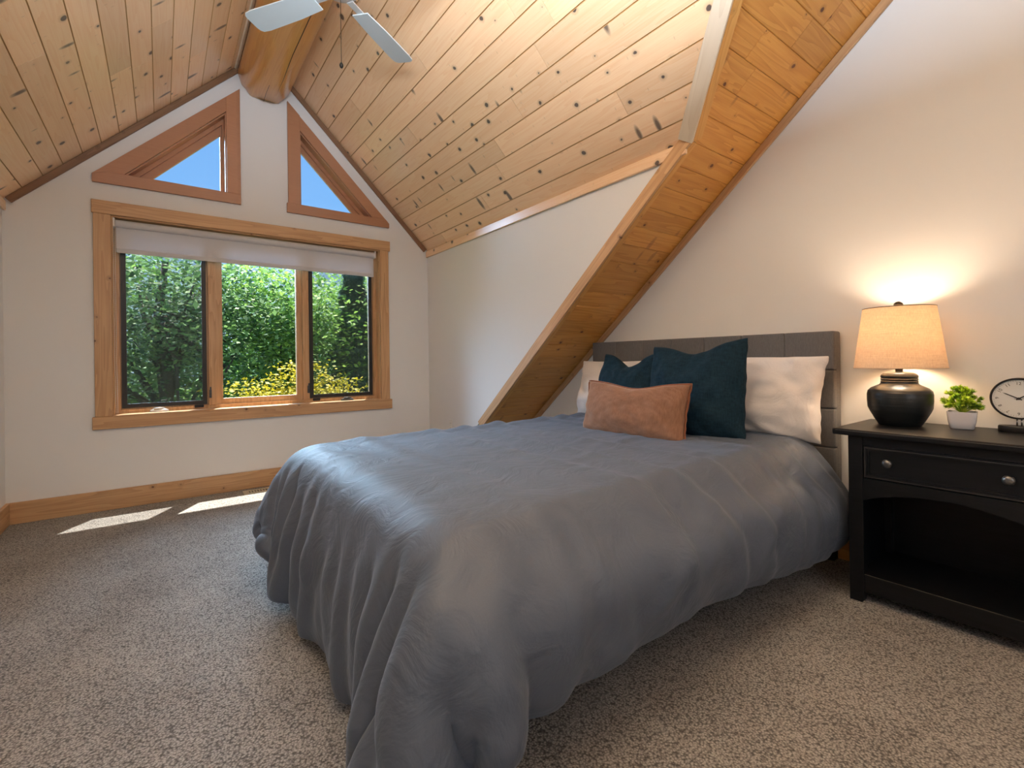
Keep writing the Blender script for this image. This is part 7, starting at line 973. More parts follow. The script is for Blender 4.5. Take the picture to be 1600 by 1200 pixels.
0,-1,0,-1,1,1,-4,1,3,0,-1,-1,2,0,0,-1,1,-1,-1,3,-1,0,2,-2,0,1,1,0,-2,-1,2,-1,1,2,1,-2,-1,1,1,0,-1,-1,1,1,13,1,-6,-3,0,-1,0,0,1,1,0,0,1,0,1,0,0,1,-2,-3,1,0,2,4,2,1,2,-1,-3,1,2,0,3,
2,-2,0,2,-1,0,-2,-1,-2,2,2,-1,-2,1,0,0,1,0,0,-1,0,2,-1,0,1,0,0,-1,0,1,2,1,-4,-1,2,2,-1,0,0,1,1,-1,-2,-1,2,1,0,-1,-1,1,1,1,-1,1,-1,2,-1,0,0,0,0,0,-1,1,-2,-1,1,3,1,-1,1,-2,-2,2,0,0,
0,-1,0,-1,8,2,1,-1,1,0,0,0,-1,-1,0,0,0,0,0,1,-1,0,0,-2,-3,-1,-1,4,5,3,2,1,-2,0,1,1,0,1,-1,1,-1,0,1,1,-3,-2,-1,3,-2,1,0,0,0,0,2,-1,0,1,0,-1,0,1,0,0,0,0,0,3,0,-6,1,2,-1,0,2,1,0,2,-4,
-2,0,1,3,-1,0,-1,0,1,0,1,0,-2,4,-1,-4,3,-1,-1,1,2,1,-5,-1,3,2,-2,-1,2,-2,-3,0,3,0,-1,0,0,1,4,2,0,3,0,3,0,0,-1,0,-1,0,0,0,1,-1,-1,-1,2,0,-1,-1,-1,-2,3,5,2,1,-1,-3,1,2,0,-1,1,0,-2,1,
1,-1,-2,0,1,-1,1,0,1,-1,1,0,-1,0,0,1,0,0,-1,-1,1,1,0,0,1,3,-5,-5,3,2,1,-1,0,1,3,2,-5,-4,-1,1,2,1,0,-1,0,1,2,0,-1,-1,0,2,-2,0,0,1,0,2,0,-5,-1,3,-1,-2,1,-2,-3,3,1,-1,1,-1,0,2,2,1,0,
0,0,2,-1,1,1,3,2,2,0,0,1,0,0,0,-1,-2,1,-1,1,0,-1,-2,1,4,0,-1,-2,-1,2,0,-10,8,-1,-9,-1,10,1,0,1,0,0,0,0,-1,1,-1,0,-1,1,1,1,0,-2,-1,-1,1,1,0,-1,2,1,-7,-1,5,1,0,0,-1,-1,1,1,-3,-2,5,0,
-2,1,1,-1,0,2,-2,0,0,-2,2,5,-4,-2,-1,1,2,2,-1,-5,1,1,-2,0,1,3,-2,-2,1,-2,0,4,2,1,2,0,-2,0,0,-1,1,0,0,-1,0,1,2,1,1,1,2,1,1,1,1,2,-3,-1,-3,-2,-2,1,0,0,0,0,-1,0,8,-9,-1,9,1,-9,-1,1,
-1,0,-1,0,-1,0,0,-1,-1,1,0,1,0,1,-2,-3,2,1,1,-1,0,1,0,-3,1,1,1,0,0,0,-2,0,-1,-3,1,1,2,1,0,-1,0,0,-2,0,-1,0,1,1,3,-3,-1,0,0,-1,1,1,-2,0,-1,1,0,0,0,2,2,-2,2,-2,0,9,4,4,-7,-1,0,2,1,
-1,0,1,0,0,-1,0,1,0,1,0,1,1,1,1,2,3,1,1,-2,0,0,1,2,0,-2,-2,0,0,0,0,0,0,0,0,-1,0,1,-1,-1,1,0,-1,1,0,0,0,0,0,0,0,1,1,-2,-1,1,-1,0,0,0,0,-1,2,1,-3,0,3,-2,-1,1,0,0,1,-1,-1,0,2,-1,-1,
-1,1,1,-1,2,-1,-1,-1,-1,1,1,-2,-1,1,2,1,0,0,-2,-2,-1,6,3,-2,-1,-1,1,4,2,-8,0,1,0,0,1,1,-1,1,0,1,0,0,0,0,1,0,0,0,1,1,0,2,2,-1,1,-1,0,-1,0,1,0,-1,0,0,-1,0,1,0,0,0,0,-2,1,0,1,-1,0,0,
0,0,1,0,0,0,-1,2,0,-4,1,2,0,-1,0,1,0,0,0,-2,0,5,-1,-1,-1,0,1,3,3,0,-2,-1,-4,-1,-2,1,0,0,2,1,1,1,-3,0,-2,0,0,1,-1,-1,1,2,0,1,-1,-2,-2,4,4,1,-2,-3,-1,-7,-2,0,0,0,0,0,0,0,0,0,0,0,1,1,
0,0,1,0,0,0,-1,0,-2,0,5,0,-2,-1,0,0,-1,2,0,-1,0,1,0,-1,0,0,-1,0,0,0,1,0,0,0,1,0,0,0,0,-1,-1,1,-1,1,1,0,-2,0,1,0,1,0,-1,0,-1,1,1,-1,2,-1,-1,0,0,-2,0,0,1,0,0,2,1,-2,0,0,-3,1,1,4,-1,
-2,0,1,0,1,0,-2,-1,0,1,2,1,-4,-2,4,4,1,-3,-1,0,5,-1,0,-1,-1,0,-1,0,0,0,0,0,0,0,1,0,0,0,0,-1,0,0,1,2,-1,-4,0,2,0,-1,0,0,0,0,0,1,-1,0,0,-1,0,0,1,1,-1,-1,1,1,-1,1,1,-2,-1,-1,2,2,0,-2,
0,0,-1,1,0,1,0,0,-1,-1,3,-1,-4,0,0,3,0,-1,-5,-1,0,2,1,4,0,2,0,1,0,0,-2,-3,-1,1,3,1,0,-1,1,0,-1,1,-2,1,2,-1,-2,-1,0,-2,1,5,4,-1,-1,1,2,1,0,-1,0,0,-1,0,0,0,0,0,0,0,0,0,1,0,1,0,0,-1,
-2,-4,2,2,-1,0,0,0,-1,0,1,1,-1,-1,1,2,0,-2,1,-1,0,0,2,0,0,-3,1,-1,1,-2,2,0,-1,-2,1,4,-3,1,1,0,0,1,0,-1,0,0,1,-4,1,1,0,0,0,-1,0,1,-1,0,0,0,-1,0,1,-1,-1,1,3,-2,-2,1,2,0,-1,-1,2,0,-1,
2,0,-3,-1,3,2,0,-3,-2,0,2,4,5,3,2,-2,-1,1,-1,0,0,0,0,0,0,0,0,-1,0,-1,-1,0,0,-1,0,0,-1,3,1,0,-1,-1,1,1,0,0,0,-1,-1,2,-1,0,1,0,0,-1,-1,2,-2,-1,1,4,-1,0,-3,1,1,0,2,-1,-1,-1,0,1,-1,1,
-1,-1,-1,2,-1,-3,1,1,2,1,0,1,-1,1,-2,0,2,-1,-1,0,-1,0,1,2,-1,-2,0,0,1,1,-1,-2,2,0,-1,-1,-1,1,0,0,3,1,-1,0,1,0,-1,-1,-1,0,-1,0,1,0,0,0,0,0,0,0,0,0,-1,0,0,-1,0,0,-1,0,2,0,-1,2,0,0,
-1,1,1,0,0,-1,1,-1,0,1,0,1,-3,-1,1,1,0,1,-1,0,-1,-1,1,0,-1,2,0,-1,-1,1,0,-1,2,2,-2,-1,-1,3,1,-2,-1,-1,1,0,2,-1,0,-1,0,-1,2,1,-1,-1,2,-1,1,0,0,-2,0,-1,1,3,-1,0,-1,-1,2,0,2,-1,-2,1,
-1,0,-1,2,1,-2,-2,0,-1,-2,0,0,1,-2,-1,0,1,0,0,0,0,0,-1,0,0,1,0,-1,0,0,0,1,0,0,0,2,0,0,0,0,1,0,0,-2,1,3,-2,0,0,-1,0,2,-2,0,-2,1,1,0,0,2,0,-3,1,2,-2,0,-1,0,-2,2,1,0,1,0,0,-2,0,0,1,
-1,1,-1,1,-1,0,-1,1,1,0,-2,0,2,1,0,1,-1,0,0,-1,0,0,0,0,2,1,-1,-1,-2,1,2,0,-1,-1,2,-2,-1,-4,-2,0,-2,-1,1,0,0,1,0,-2,-1,0,0,0,0,0,1,-1,1,0,0,-1,0,1,0,0,-1,1,1,0,1,0,0,0,0,0,0,-1,0,1,
0,2,0,-2,0,1,0,0,1,-1,-1,0,0,0,-1,0,0,0,1,-1,1,-1,1,0,0,0,0,-1,0,1,1,0,-3,0,0,1,0,1,0,0,0,-1,0,2,1,0,-1,-3,0,0,1,1,0,0,2,-2,1,0,-1,-2,-1,0,0,2,0,-2,3,2,-2,-2,3,2,-2,0,-1,-1,-2,-2,
-1,-1,0,-1,-3,1,0,1,0,0,0,0,0,-1,1,0,0,1,-1,1,-1,1,-1,0,0,0,0,1,0,0,0,-1,2,-2,0,1,0,3,-2,-1,-1,-1,-1,3,0,0,0,0,0,0,-1,1,2,-2,-1,1,0,0,2,0,-1,-1,0,0,0,0,1,0,-1,1,-1,0,0,0,0,-1,1,1,
-1,0,2,0,1,-1,-1,0,-1,0,-1,1,0,0,-1,1,1,2,-2,-1,0,-2,1,-1,1,2,-1,-3,0,2,2,2,2,-1,-2,-2,-1,-1,4,0,0,0,-1,0,0,0,0,0,1,-1,1,0,-1,1,-1,1,0,0,0,-1,1,0,0,1,-1,0,0,0,0,-1,-1,-2,4,1,-1,0,
0,0,-1,1,1,0,-2,0,1,1,-2,0,1,1,-1,1,-1,-1,0,2,0,-2,0,0,0,1,0,2,-1,-1,-1,1,0,0,0,-1,0,2,0,-3,1,-1,0,-1,2,1,0,0,0,1,0,2,1,0,-4,2,0,-2,1,0,0,-2,0,3,-1,-1,0,-2,3,2,2,2,-1,-1,-1,-3,0,0,
0,0,0,0,0,-1,1,0,0,-1,1,0,-1,0,1,0,0,-1,1,-1,1,0,1,0,0,0,-1,1,0,-1,-3,0,2,0,0,1,-1,0,1,1,-1,-1,0,1,-1,0,1,1,0,0,0,0,-1,0,-1,0,1,-1,1,1,1,0,-1,0,1,0,-2,1,2,-1,-1,0,-2,0,3,1,1,-2,-1,
-3,1,0,0,0,-1,-1,-1,2,3,2,1,2,0,-2,-2,1,-2,-1,1,2,2,-2,-3,-4,-1,1,4,6,2,-1,5,0,-1,0,0,0,0,0,1,-1,0,0,1,-1,0,0,1,-1,1,0,0,0,0,0,-1,0,2,0,-1,0,2,-1,0,0,-4,3,0,-1,0,1,-1,0,2,-1,0,0,
-1,1,0,-1,0,0,0,0,1,0,0,0,1,1,0,3,2,-4,-1,0,0,-2,-1,1,1,-3,0,1,1,1,-1,-1,-2,0,1,2,2,-1,0,0,-1,0,0,-1,-2,-3,0,3,1,2,0,1,0,2,-1,-2,2,-2,1,1,-1,-2,-2,-1,2,6,3,0,-1,0,0,0,0,1,0,-1,1,0,
0,-1,0,0,0,0,0,0,0,1,-1,0,0,1,-1,2,0,-1,0,-1,1,0,1,0,0,-1,0,0,0,0,-1,0,2,0,-1,0,1,2,0,-1,-1,-1,0,-1,1,0,0,0,0,0,-1,1,1,-1,-1,0,1,0,1,-1,0,0,2,-1,0,-2,-2,0,1,2,2,-2,0,-1,0,0,0,1,1,
0,-2,-1,-1,0,-1,1,0,0,0,2,0,0,0,1,2,2,0,0,-2,-3,-3,2,0,0,-1,1,0,0,-1,0,1,0,0,-1,0,0,0,0,0,1,-1,1,-1,1,0,0,0,0,0,0,0,-1,0,0,1,1,2,-2,0,-1,0,1,-1,1,-2,1,0,1,0,-1,-2,-1,0,0,2,1,0,-1,
0,2,0,-1,-1,-2,-5,0,3,3,1,1,2,2,-1,0,0,-3,-1,0,1,-1,1,0,0,-1,1,1,-1,2,0,-1,-1,0,1,1,1,0,-1,0,-3,0,1,0,0,0,-1,1,0,2,2,3,1,-2,-3,-2,-2,-4,0,2,-2,1,0,0,0,-1,0,0,1,0,0,-1,1,0,-1,0,0,0,
0,-1,0,0,1,-1,-1,2,0,0,0,0,-1,-1,0,3,0,0,1,-1,0,-2,0,2,0,0,-1,0,2,0,1,-1,-2,-1,0,1,-1,0,0,1,-1,0,0,0,1,1,2,0,-5,-2,1,2,0,1,1,-1,2,0,1,-2,-1,2,0,-2,0,1,0,0,-3,0,4,1,0,0,1,2,1,0,0,
-1,0,0,0,0,0,-2,-2,0,0,1,-1,-2,-2,1,1,0,-1,0,0,0,1,0,-1,0,0,0,1,-1,0,0,0,-1,0,0,0,0,0,0,-2,1,0,1,0,1,0,-2,0,1,1,0,-1,1,-1,-2,2,0,-1,0,1,0,0,0,-1,3,-3,0,1,1,0,0,-1,1,-1,0,1,0,-1,0,
-1,-2,1,3,0,-1,-2,0,2,2,-1,-2,-1,-1,2,0,-1,-1,2,0,1,-1,0,1,0,-3,-2,3,2,-1,0,1,1,0,0,1,2,1,1,2,1,-3,-2,1,-1,-2,0,-1,0,0,1,0,0,0,1,-1,0,1,0,1,-1,0,0,-1,0,1,-1,0,-1,0,0,0,-1,0,0,0,1,
1,-1,0,1,0,-1,-2,2,0,-1,1,0,0,-1,1,1,-1,0,1,-2,-1,1,0,2,0,-1,1,0,0,-2,0,1,0,-1,1,0,1,2,-1,-1,3,-3,0,1,0,0,-1,-1,1,-2,1,0,-1,0,1,-1,-1,2,0,1,0,0,-2,-2,-2,-1,1,-1,-1,-1,0,0,1,0,1,3,
2,4,3,1,1,0,-2,3,1,-1,0,0,0,0,-1,0,0,0,1,0,0,-1,0,1,1,-1,1,-1,0,0,0,0,0,0,1,0,-1,0,2,0,1,-2,-1,-1,0,0,-2,3,1,-1,0,0,0,1,0,-1,0,1,-2,3,-2,0,0,-1,0,0,0,2,0,-2,1,2,-1,-3,-3,1,1,3,5,1,
-2,-6,-2,3,2,1,3,-2,-1,-1,0,0,0,-1,-1,1,2,-1,0,2,-3,0,0,1,0,-1,-1,0,-3,-2,1,-1,-3,0,3,2,1,1,2,1,-4,0,-2,1,0,1,-1,-2,0,-1,0,0,-2,1,0,0,0,1,1,1,1,0,1,0,0,0,0,0,-1,0,0,0,0,0,0,-1,2,0,
0,1,0,-1,0,0,1,0,-1,0,0,0,1,-2,-1,1,1,0,0,-1,0,2,-1,-1,1,2,0,-1,0,-1,0,1,-3,-2,-1,1,5,0,2,2,1,0,1,-1,2,0,-3,-3,-1,-1,0,-1,-1,1,1,2,-2,0,-2,0,3,-1,-1,0,-1,0,1,-4,-1,-1,0,0,2,1,1,-1,
2,-2,-1,0,-1,1,1,0,-2,0,-1,-1,0,1,1,0,-2,1,1,1,0,0,0,1,0,0,-1,2,0,0,1,0,0,1,0,-3,0,1,0,-1,0,1,0,-1,0,0,0,0,-1,-2,0,2,1,0,0,-1,1,0,-1,0,3,0,0,-2,2,0,-1,-2,-1,0,-1,1,1,-1,0,-1,2,0,
-2,2,3,1,1,3,0,-2,-1,-2,-1,1,-1,-3,-1,2,0,2,-1,-1,1,0,1,1,-3,-2,1,0,0,-2,1,1,1,2,3,-3,3,0,0,0,0,1,0,1,-1,-1,1,0,0,0,0,0,-1,-1,0,1,0,0,0,0,0,0,-1,1,0,-1,0,0,-1,0,2,1,0,-1,0,1,0,0,
-1,0,0,0,-1,1,0,0,0,1,-1,0,0,-1,1,0,1,-3,0,-1,-2,1,2,3,0,0,-1,1,-1,0,-1,1,-1,-4,-1,0,-1,1,-1,0,2,2,3,1,1,-1,1,-2,0,0,1,2,-2,-2,0,1,1,0,-2,1,1,2,-1,0,1,0,0,0,-3,1,0,2,-1,-1,0,0,1,0,
0,1,1,1,0,0,0,-1,1,-1,0,-2,0,0,0,-1,0,1,0,0,1,-1,-2,0,-2,1,2,1,-1,-1,1,-1,1,0,0,2,-2,0,-1,1,-1,2,1,0,-2,0,0,0,1,-2,0,-1,1,1,0,0,0,0,1,-1,1,-1,-1,1,1,1,-1,0,0,0,2,-1,-1,-1,-2,-3,-2,
2,2,1,1,0,1,1,1,-2,0,-1,2,-2,0,-1,0,2,2,1,-2,0,-1,-1,-1,-2,-1,0,-2,0,0,0,1,0,0,-1,1,2,0,1,0,0,0,-1,0,-1,0,-1,0,0,0,-1,0,0,0,1,-1,-1,4,0,-3,-1,0,1,-1,0,1,-1,1,-1,0,2,3,0,-2,-1,-1,1,
0,0,-1,0,0,0,3,1,-2,-1,-1,0,0,0,2,-1,-1,-1,1,-1,1,2,-1,0,0,3,0,-2,-3,-2,0,0,0,2,2,-1,-1,2,-1,0,-1,-1,0,0,-1,-1,3,0,1,0,1,1,0,-1,-1,0,-2,-1,-1,0,-1,0,2,-3,0,-1,1,0,0,-1,1,0,1,0,0,0,
1,-1,0,0,0,0,-1,1,0,-1,1,0,0,-1,-1,1,-1,-3,1,3,0,0,0,1,0,-1,0,-1,1,-1,-1,0,-1,0,1,2,0,1,-2,1,0,0,3,1,-2,-1,-1,1,1,0,-2,0,0,1,-2,0,1,2,2,3,0,-2,-4,-2,-1,1,1,-1,0,2,2,1,3,-1,-1,0,0,
-1,-2,0,-1,0,0,-1,1,1,0,-1,-1,-1,-1,1,0,1,0,1,0,1,-1,-1,3,2,-2,0,-1,1,1,-1,0,-1,0,0,1,-2,0,0,0,1,0,1,1,-1,1,0,0,-1,0,-1,1,1,-1,-2,0,2,1,0,1,-2,-1,1,1,-1,0,-1,-3,2,1,1,0,0,-1,0,1,3,
-1,-2,-3,-1,3,1,0,-1,0,0,0,1,0,-1,1,-1,-2,-2,-1,0,0,0,2,3,0,-1,2,1,-2,-2,0,1,0,-1,0,2,3,1,2,2,1,0,0,1,0,0,-1,-1,0,-2,-2,2,0,-1,1,-1,0,-1,-3,0,-1,2,0,0,-1,0,0,0,0,0,0,-1,0,0,1,0,-1,
1,0,0,1,0,0,-2,1,0,0,-2,1,1,1,-1,1,1,2,-2,-1,-1,0,1,-1,1,-1,-1,1,1,0,-1,1,-1,0,1,1,-1,-3,0,1,1,1,0,0,-1,1,0,1,0,0,-1,-1,0,-1,-1,-1,1,1,1,0,-1,1,0,-1,0,-1,-1,-1,0,0,1,-3,-1,2,-1,1,
2,1,2,1,0,2,2,2,1,-1,-2,-2,-1,0,-2,-1,-2,0,2,-4,0,0,0,1,0,0,0,0,0,-1,-1,0,0,1,0,0,1,-1,1,-1,0,0,0,1,-1,1,0,0,-3,0,4,1,1,-2,-1,-1,1,-1,0,0,1,-1,0,0,0,0,1,0,-1,-1,0,-1,-3,2,2,1,1,0,
-1,-1,0,1,-1,0,-2,0,2,2,1,0,0,-1,1,1,1,-1,-2,1,-1,0,0,0,-1,0,0,0,0,-1,0,0,0,0,-1,-2,-1,-1,-3,-1,1,1,2,2,4,3,2,1,-1,-1,0,-1,-1,-2,4,3,-1,-1,0,0,0,0,-1,0,0,0,0,1,0,-1,1,0,0,0,0,0,-1,
0,1,1,-1,0,-1,0,0,-1,1,0,-1,-3,1,1,2,1,-1,0,-1,1,0,0,1,0,-1,-1,1,1,-1,1,0,0,1,-2,-1,0,0,1,0,0,-1,1,0,0,-1,0,0,0,1,-2,-1,2,-1,0,1,1,-1,0,0,2,0,0,0,0,-1,1,0,0,0,-1,-1,0,-2,1,0,-2,-1,
-3,-2,-1,2,3,4,3,0,0,0,0,1,2,3,0,-1,-1,0,0,-1,-1,-1,1,1,1,0,-1,1,0,-1,1,-1,1,-1,1,0,0,-1,0,0,-1,2,-1,0,1,-3,-1,1,1,1,1,-1,0,0,1,0,0,1,-1,-2,2,0,0,0,2,1,1,0,-2,2,-2,-3,0,1,0,2,2,-1,
-2,-2,-1,1,0,0,0,1,0,-2,2,1,-1,-2,0,0,0,1,1,1,1,-1,3,0,-1,-2,-1,-1,0,-1,1,0,0,-1,0,0,-2,-1,-2,-3,-1,0,4,4,3,3,1,0,1,0,1,0,-1,-1,0,1,1,0,0,0,0,1,0,-1,0,-1,0,-1,0,-1,0,0,2,0,-1,2,0,
0,-2,-1,-1,1,3,-2,-1,0,1,1,0,0,-1,0,-2,1,1,0,0,0,0,-2,-2,-2,1,2,1,1,1,1,-1,1,0,-4,1,1,1,1,-1,0,1,-2,-1,0,0,2,0,0,2,0,-2,0,0,-1,-1,-2,1,-1,0,1,2,2,0,-1,1,0,0,1,0,0,0,0,1,-1,-2,-3,
-2,-1,-1,2,3,5,4,0,1,1,1,0,1,0,0,-1,1,0,0,1,-1,-1,0,0,-1,0,0,-1,-1,0,-1,-2,1,2,-2,0,2,0,0,4,1,-2,-1,-2,0,0,0,0,0,1,-2,0,0,1,-1,1,0,-1,1,-1,2,1,-2,-3,1,3,0,0,-1,-2,1,-1,1,1,-1,0,0,
0,2,0,1,2,-3,1,0,1,0,0,-1,-1,-1,0,0,0,0,-2,2,1,-2,3,2,0,-1,-2,-1,-1,0,0,0,0,2,-1,-2,2,1,1,-1,2,-2,-2,6,1,-2,-1,1,-1,0,0,0,-1,0,0,0,1,0,-2,-1,1,-1,1,1,1,-2,-2,-1,0,0,2,1,-2,1,-1,-2,
0,-3,1,3,1,0,-1,0,1,0,0,0,0,-1,0,0,1,1,0,1,0,-3,0,2,0,-2,-1,1,2,3,1,1,-1,-2,-3,0,0,0,1,-2,-1,1,-1,0,1,1,0,2,1,1,2,-1,-1,-3,-2,1,0,0,1,-1,-1,0,-2,2,1,1,-1,0,0,0,-2,2,4,-1,-2,-1,-1,
-2,-1,-1,0,0,1,0,0,0,1,-1,0,0,-1,0,0,-1,-1,1,1,-1,1,-1,0,1,1,0,1,-1,0,1,-2,2,0,1,-2,-2,1,-1,1,-1,0,1,0,0,0,1,0,-1,0,0,0,-1,0,-1,0,1,1,1,-1,0,1,-1,-3,-1,-2,1,1,1,1,3,0,2,-1,-3,1,-1,
-2,1,0,1,-1,-1,0,0,0,0,1,3,1,0,0,-3,0,1,-1,1,-3,2,-1,3,1,1,-1,0,0,1,3,3,0,-1,-2,-2,-5,-2,0,-3,-1,1,0,0,1,0,1,-1,0,0,-1,0,0,1,0,1,0,-1,0,0,-1,1,3,-1,0,-1,2,1,-4,-1,2,2,-1,0,1,-1,0,
-1,0,0,0,0,1,0,0,0,0,0,0,-1,1,-1,-1,0,0,1,1,-1,1,0,-1,0,1,-1,-1,1,1,1,-3,0,1,2,0,-1,1,0,-1,-1,1,-1,-1,-2,1,0,-2,1,2,0,2,2,-1,-1,1,0,0,1,-2,2,2,3,1,0,0,0,-4,-2,-2,-2,-2,-1,1,-3,0,
-1,0,1,0,-1,-1,0,1,-1,0,0,-1,1,1,0,0,0,1,-1,0,1,0,0,1,0,0,0,-2,2,-3,0,2,0,0,1,-1,0,0,0,0,0,0,0,1,-1,0,0,0,0,1,-1,1,-1,0,0,1,-3,1,1,1,-1,0,-1,1,-1,0,1,0,0,0,1,0,0,0,0,-1,-1,0,1,0,1,
0,-1,-1,-1,0,0,1,1,-3,1,2,0,3,2,1,0,-3,-2,-2,-1,-2,-1,-1,-2,1,2,2,2,2,-1,2,1,-1,-1,0,0,1,1,0,0,0,0,1,0,-1,0,1,-1,1,0,1,-2,0,1,0,0,1,-1,-4,2,2,0,0,-2,1,0,0,0,0,0,-1,0,0,-1,0,0,1,1,
0,0,-1,1,3,1,0,-1,-4,-2,1,0,0,1,0,0,-1,0,1,-1,0,0,1,0,1,1,0,0,1,-1,-1,-1,-1,2,-1,0,0,2,1,0,-2,0,0,-1,-1,1,-1,1,1,-1,-1,-4,-2,-1,1,2,0,-2,-1,-2,-1,1,2,0,3,3,2,1,0,0,0,0,0,1,0,1,-1,
-1,0,0,-1,0,0,0,1,0,2,0,-2,0,0,-4,-1,1,-1,1,5,-4,-2,2,0,0,0,0,0,0,1,-1,1,0,-1,0,0,0,0,0,-1,-1,-1,0,1,3,-1,1,-1,0,0,1,0,0,-1,0,0,-1,0,1,0,-2,-2,1,1,0,2,1,1,-1,-2,2,0,0,-1,-1,0,2,1,
1,1,-2,-3,-2,-2,-1,0,1,2,1,0,0,1,4,2,-3,-1,-1,-1,-1,1,-2,-6,1,2,1,0,-1,0,0,-1,1,0,1,1,-1,0,0,-1,0,0,-1,1,0,-1,0,-1,-3,1,1,0,0,-2,-1,3,0,0,-1,0,1,0,1,0,-1,1,-1,0,0,1,0,-1,0,1,-1,-1,
1,3,2,1,-1,-1,-1,-2,0,1,-2,0,0,0,1,0,-1,0,1,-1,0,0,-1,0,0,0,-1,2,1,1,1,0,0,0,-1,-1,-2,0,1,0,1,1,0,-1,0,-1,2,-1,1,1,-1,-2,-1,2,2,0,0,-2,-1,-3,-2,1,0,-1,0,1,0,-1,1,-1,0,1,-1,1,0,0,1,
-1,0,-1,0,-1,0,-1,1,4,1,-2,-2,1,2,-3,-2,3,-2,1,0,-1,1,0,0,0,0,1,-1,-1,0,1,1,-1,0,1,-1,-1,-2,0,2,1,0,1,-1,-2,0,2,0,0,0,1,1,1,0,-1,1,-1,0,-1,-1,-1,1,0,-2,-1,0,0,-1,0,2,1,0,1,0,-2,2,
0,-1,0,0,-1,1,1,0,-1,-2,-1,-1,-1,3,2,3,1,1,-3,0,1,-2,-1,0,0,0,0,0,0,1,0,-1,1,-1,1,0,0,0,0,1,-1,1,0,2,-1,0,3,4,0,-1,-1,1,-3,-3,-1,0,0,0,1,0,0,1,0,-1,-1,1,1,-1,3,-1,-2,-1,0,0,0,-2,
-3,1,1,1,1,2,0,0,0,0,1,0,-2,-2,0,-1,0,2,2,1,-1,1,0,0,0,0,-1,-1,0,0,0,1,0,0,-1,2,0,1,3,1,-2,0,-1,-1,1,-1,-1,0,-1,0,1,0,0,-1,3,2,1,-1,-1,-1,1,-1,0,-1,1,0,-1,0,1,-1,1,-1,1,0,1,0,0,1,
0,1,0,0,1,-1,-8,0,-1,0,5,2,0,1,1,-1,2,-1,-1,1,-1,0,0,0,1,-2,0,-1,0,1,1,1,0,0,0,-2,0,1,-1,1,0,0,1,-1,1,-1,-1,1,0,-1,0,1,1,-2,-1,2,2,1,2,0,-1,-2,-1,-1,1,1,-1,-1,0,0,-1,1,0,1,-2,-3,
-2,2,1,2,3,2,0,1,1,-2,-1,-1,-1,-1,1,2,4,0,-1,0,1,0,0,0,0,0,0,-1,0,0,1,0,0,0,0,0,0,0,0,1,1,-2,-5,5,5,-2,-3,0,-1,-1,0,0,2,0,0,0,-1,1,-1,1,1,-1,0,-1,-2,1,2,1,0,0,0,0,0,0,0,0,0,0,0,0,
1,-2,0,0,2,-2,-1,1,1,-2,0,1,-1,-1,0,-2,1,1,1,2,0,-1,-2,1,1,2,0,-1,-1,-1,-5,1,5,1,0,2,1,0,-1,1,0,0,0,0,-1,0,-1,-1,0,4,0,1,0,1,0,1,0,-1,1,-1,1,0,0,0,-1,0,0,0,0,-1,0,0,-1,-2,0,4,4,-2,
3,1,-7,-3,0,2,1,0,-1,0,-1,0,0,1,1,-1,-1,2,-1,-1,2,0,-1,0,0,0,2,2,0,-2,-1,-1,0,-1,1,1,-1,0,0,-2,4,-1,-1,0,1,0,0,0,-1,0,0,-1,-2,1,0,0,0,2,0,0,-1,0,1,0,-2,2,0,1,6,0,-2,-4,-3,-1,1,1,
-2,-2,0,-2,-1,-1,2,4,-2,4,0,1,-1,1,-1,0,1,-1,1,-1,0,1,-1,0,0,0,-1,-1,0,0,-1,-1,1,1,0,-6,-2,2,2,-2,2,2,0,-1,0,0,0,0,1,0,0,0,-1,1,-1,1,1,0,-1,1,-2,1,-2,-3,1,1,1,0,3,0,1,-3,0,1,1,-1,
-1,0,3,0,-3,1,1,-2,1,0,-1,0,1,1,0,-2,0,3,0,-2,1,0,0,0,0,3,2,0,-2,-4,-4,-2,0,1,2,-2,-2,-1,2,-1,2,1,0,-1,1,2,5,1,-1,0,-2,1,0,-1,1,-1,0,0,-1,1,0,-1,0,0,0,-1,-1,0,0,1,0,-4,2,5,-3,-5,2,
2,0,0,0,0,1,-1,0,1,-1,0,-2,2,1,-1,0,0,0,1,0,-1,-2,1,1,2,-1,0,0,-1,0,1,-1,0,1,1,-2,-1,0,0,2,1,-2,0,-1,0,3,0,-2,0,2,-4,1,2,-2,0,1,0,-1,-2,-1,1,1,-3,0,0,-1,1,1,2,2,0,-1,0,1,2,2,4,-1,
-2,-2,-2,-1,3,0,0,-1,0,0,-2,0,-1,1,-1,0,0,0,0,0,0,0,0,0,2,0,-1,-2,0,5,2,-6,-3,2,1,0,1,1,0,0,0,-1,1,0,-1,-1,1,1,-2,0,0,1,0,-1,0,1,1,1,-1,-3,1,1,3,-2,-1,-2,3,-1,2,-2,2,0,-2,-1,0,1,0,
-1,1,-1,-2,0,1,0,-1,2,1,0,0,0,1,-2,1,0,1,0,-1,0,-1,-1,1,2,0,0,0,0,2,2,2,0,0,-2,-2,1,1,-2,-3,4,-3,-2,0,1,-1,2,-1,-1,-1,1,-1,0,-1,0,1,0,0,0,1,0,1,1,2,-3,-2,-1,-2,2,1,2,1,0,0,0,1,-1,
-1,1,1,-1,0,-1,-1,1,0,1,-1,0,0,0,1,-2,1,1,0,-1,-1,0,0,1,-1,0,0,-2,0,1,4,2,0,-3,-1,-1,0,2,-1,0,0,1,-1,0,1,0,1,0,1,0,2,-2,1,1,-1,-2,-1,0,0,1,1,0,2,0,-1,-2,-2,-1,0,-1,-1,3,1,2,-1,1,2,
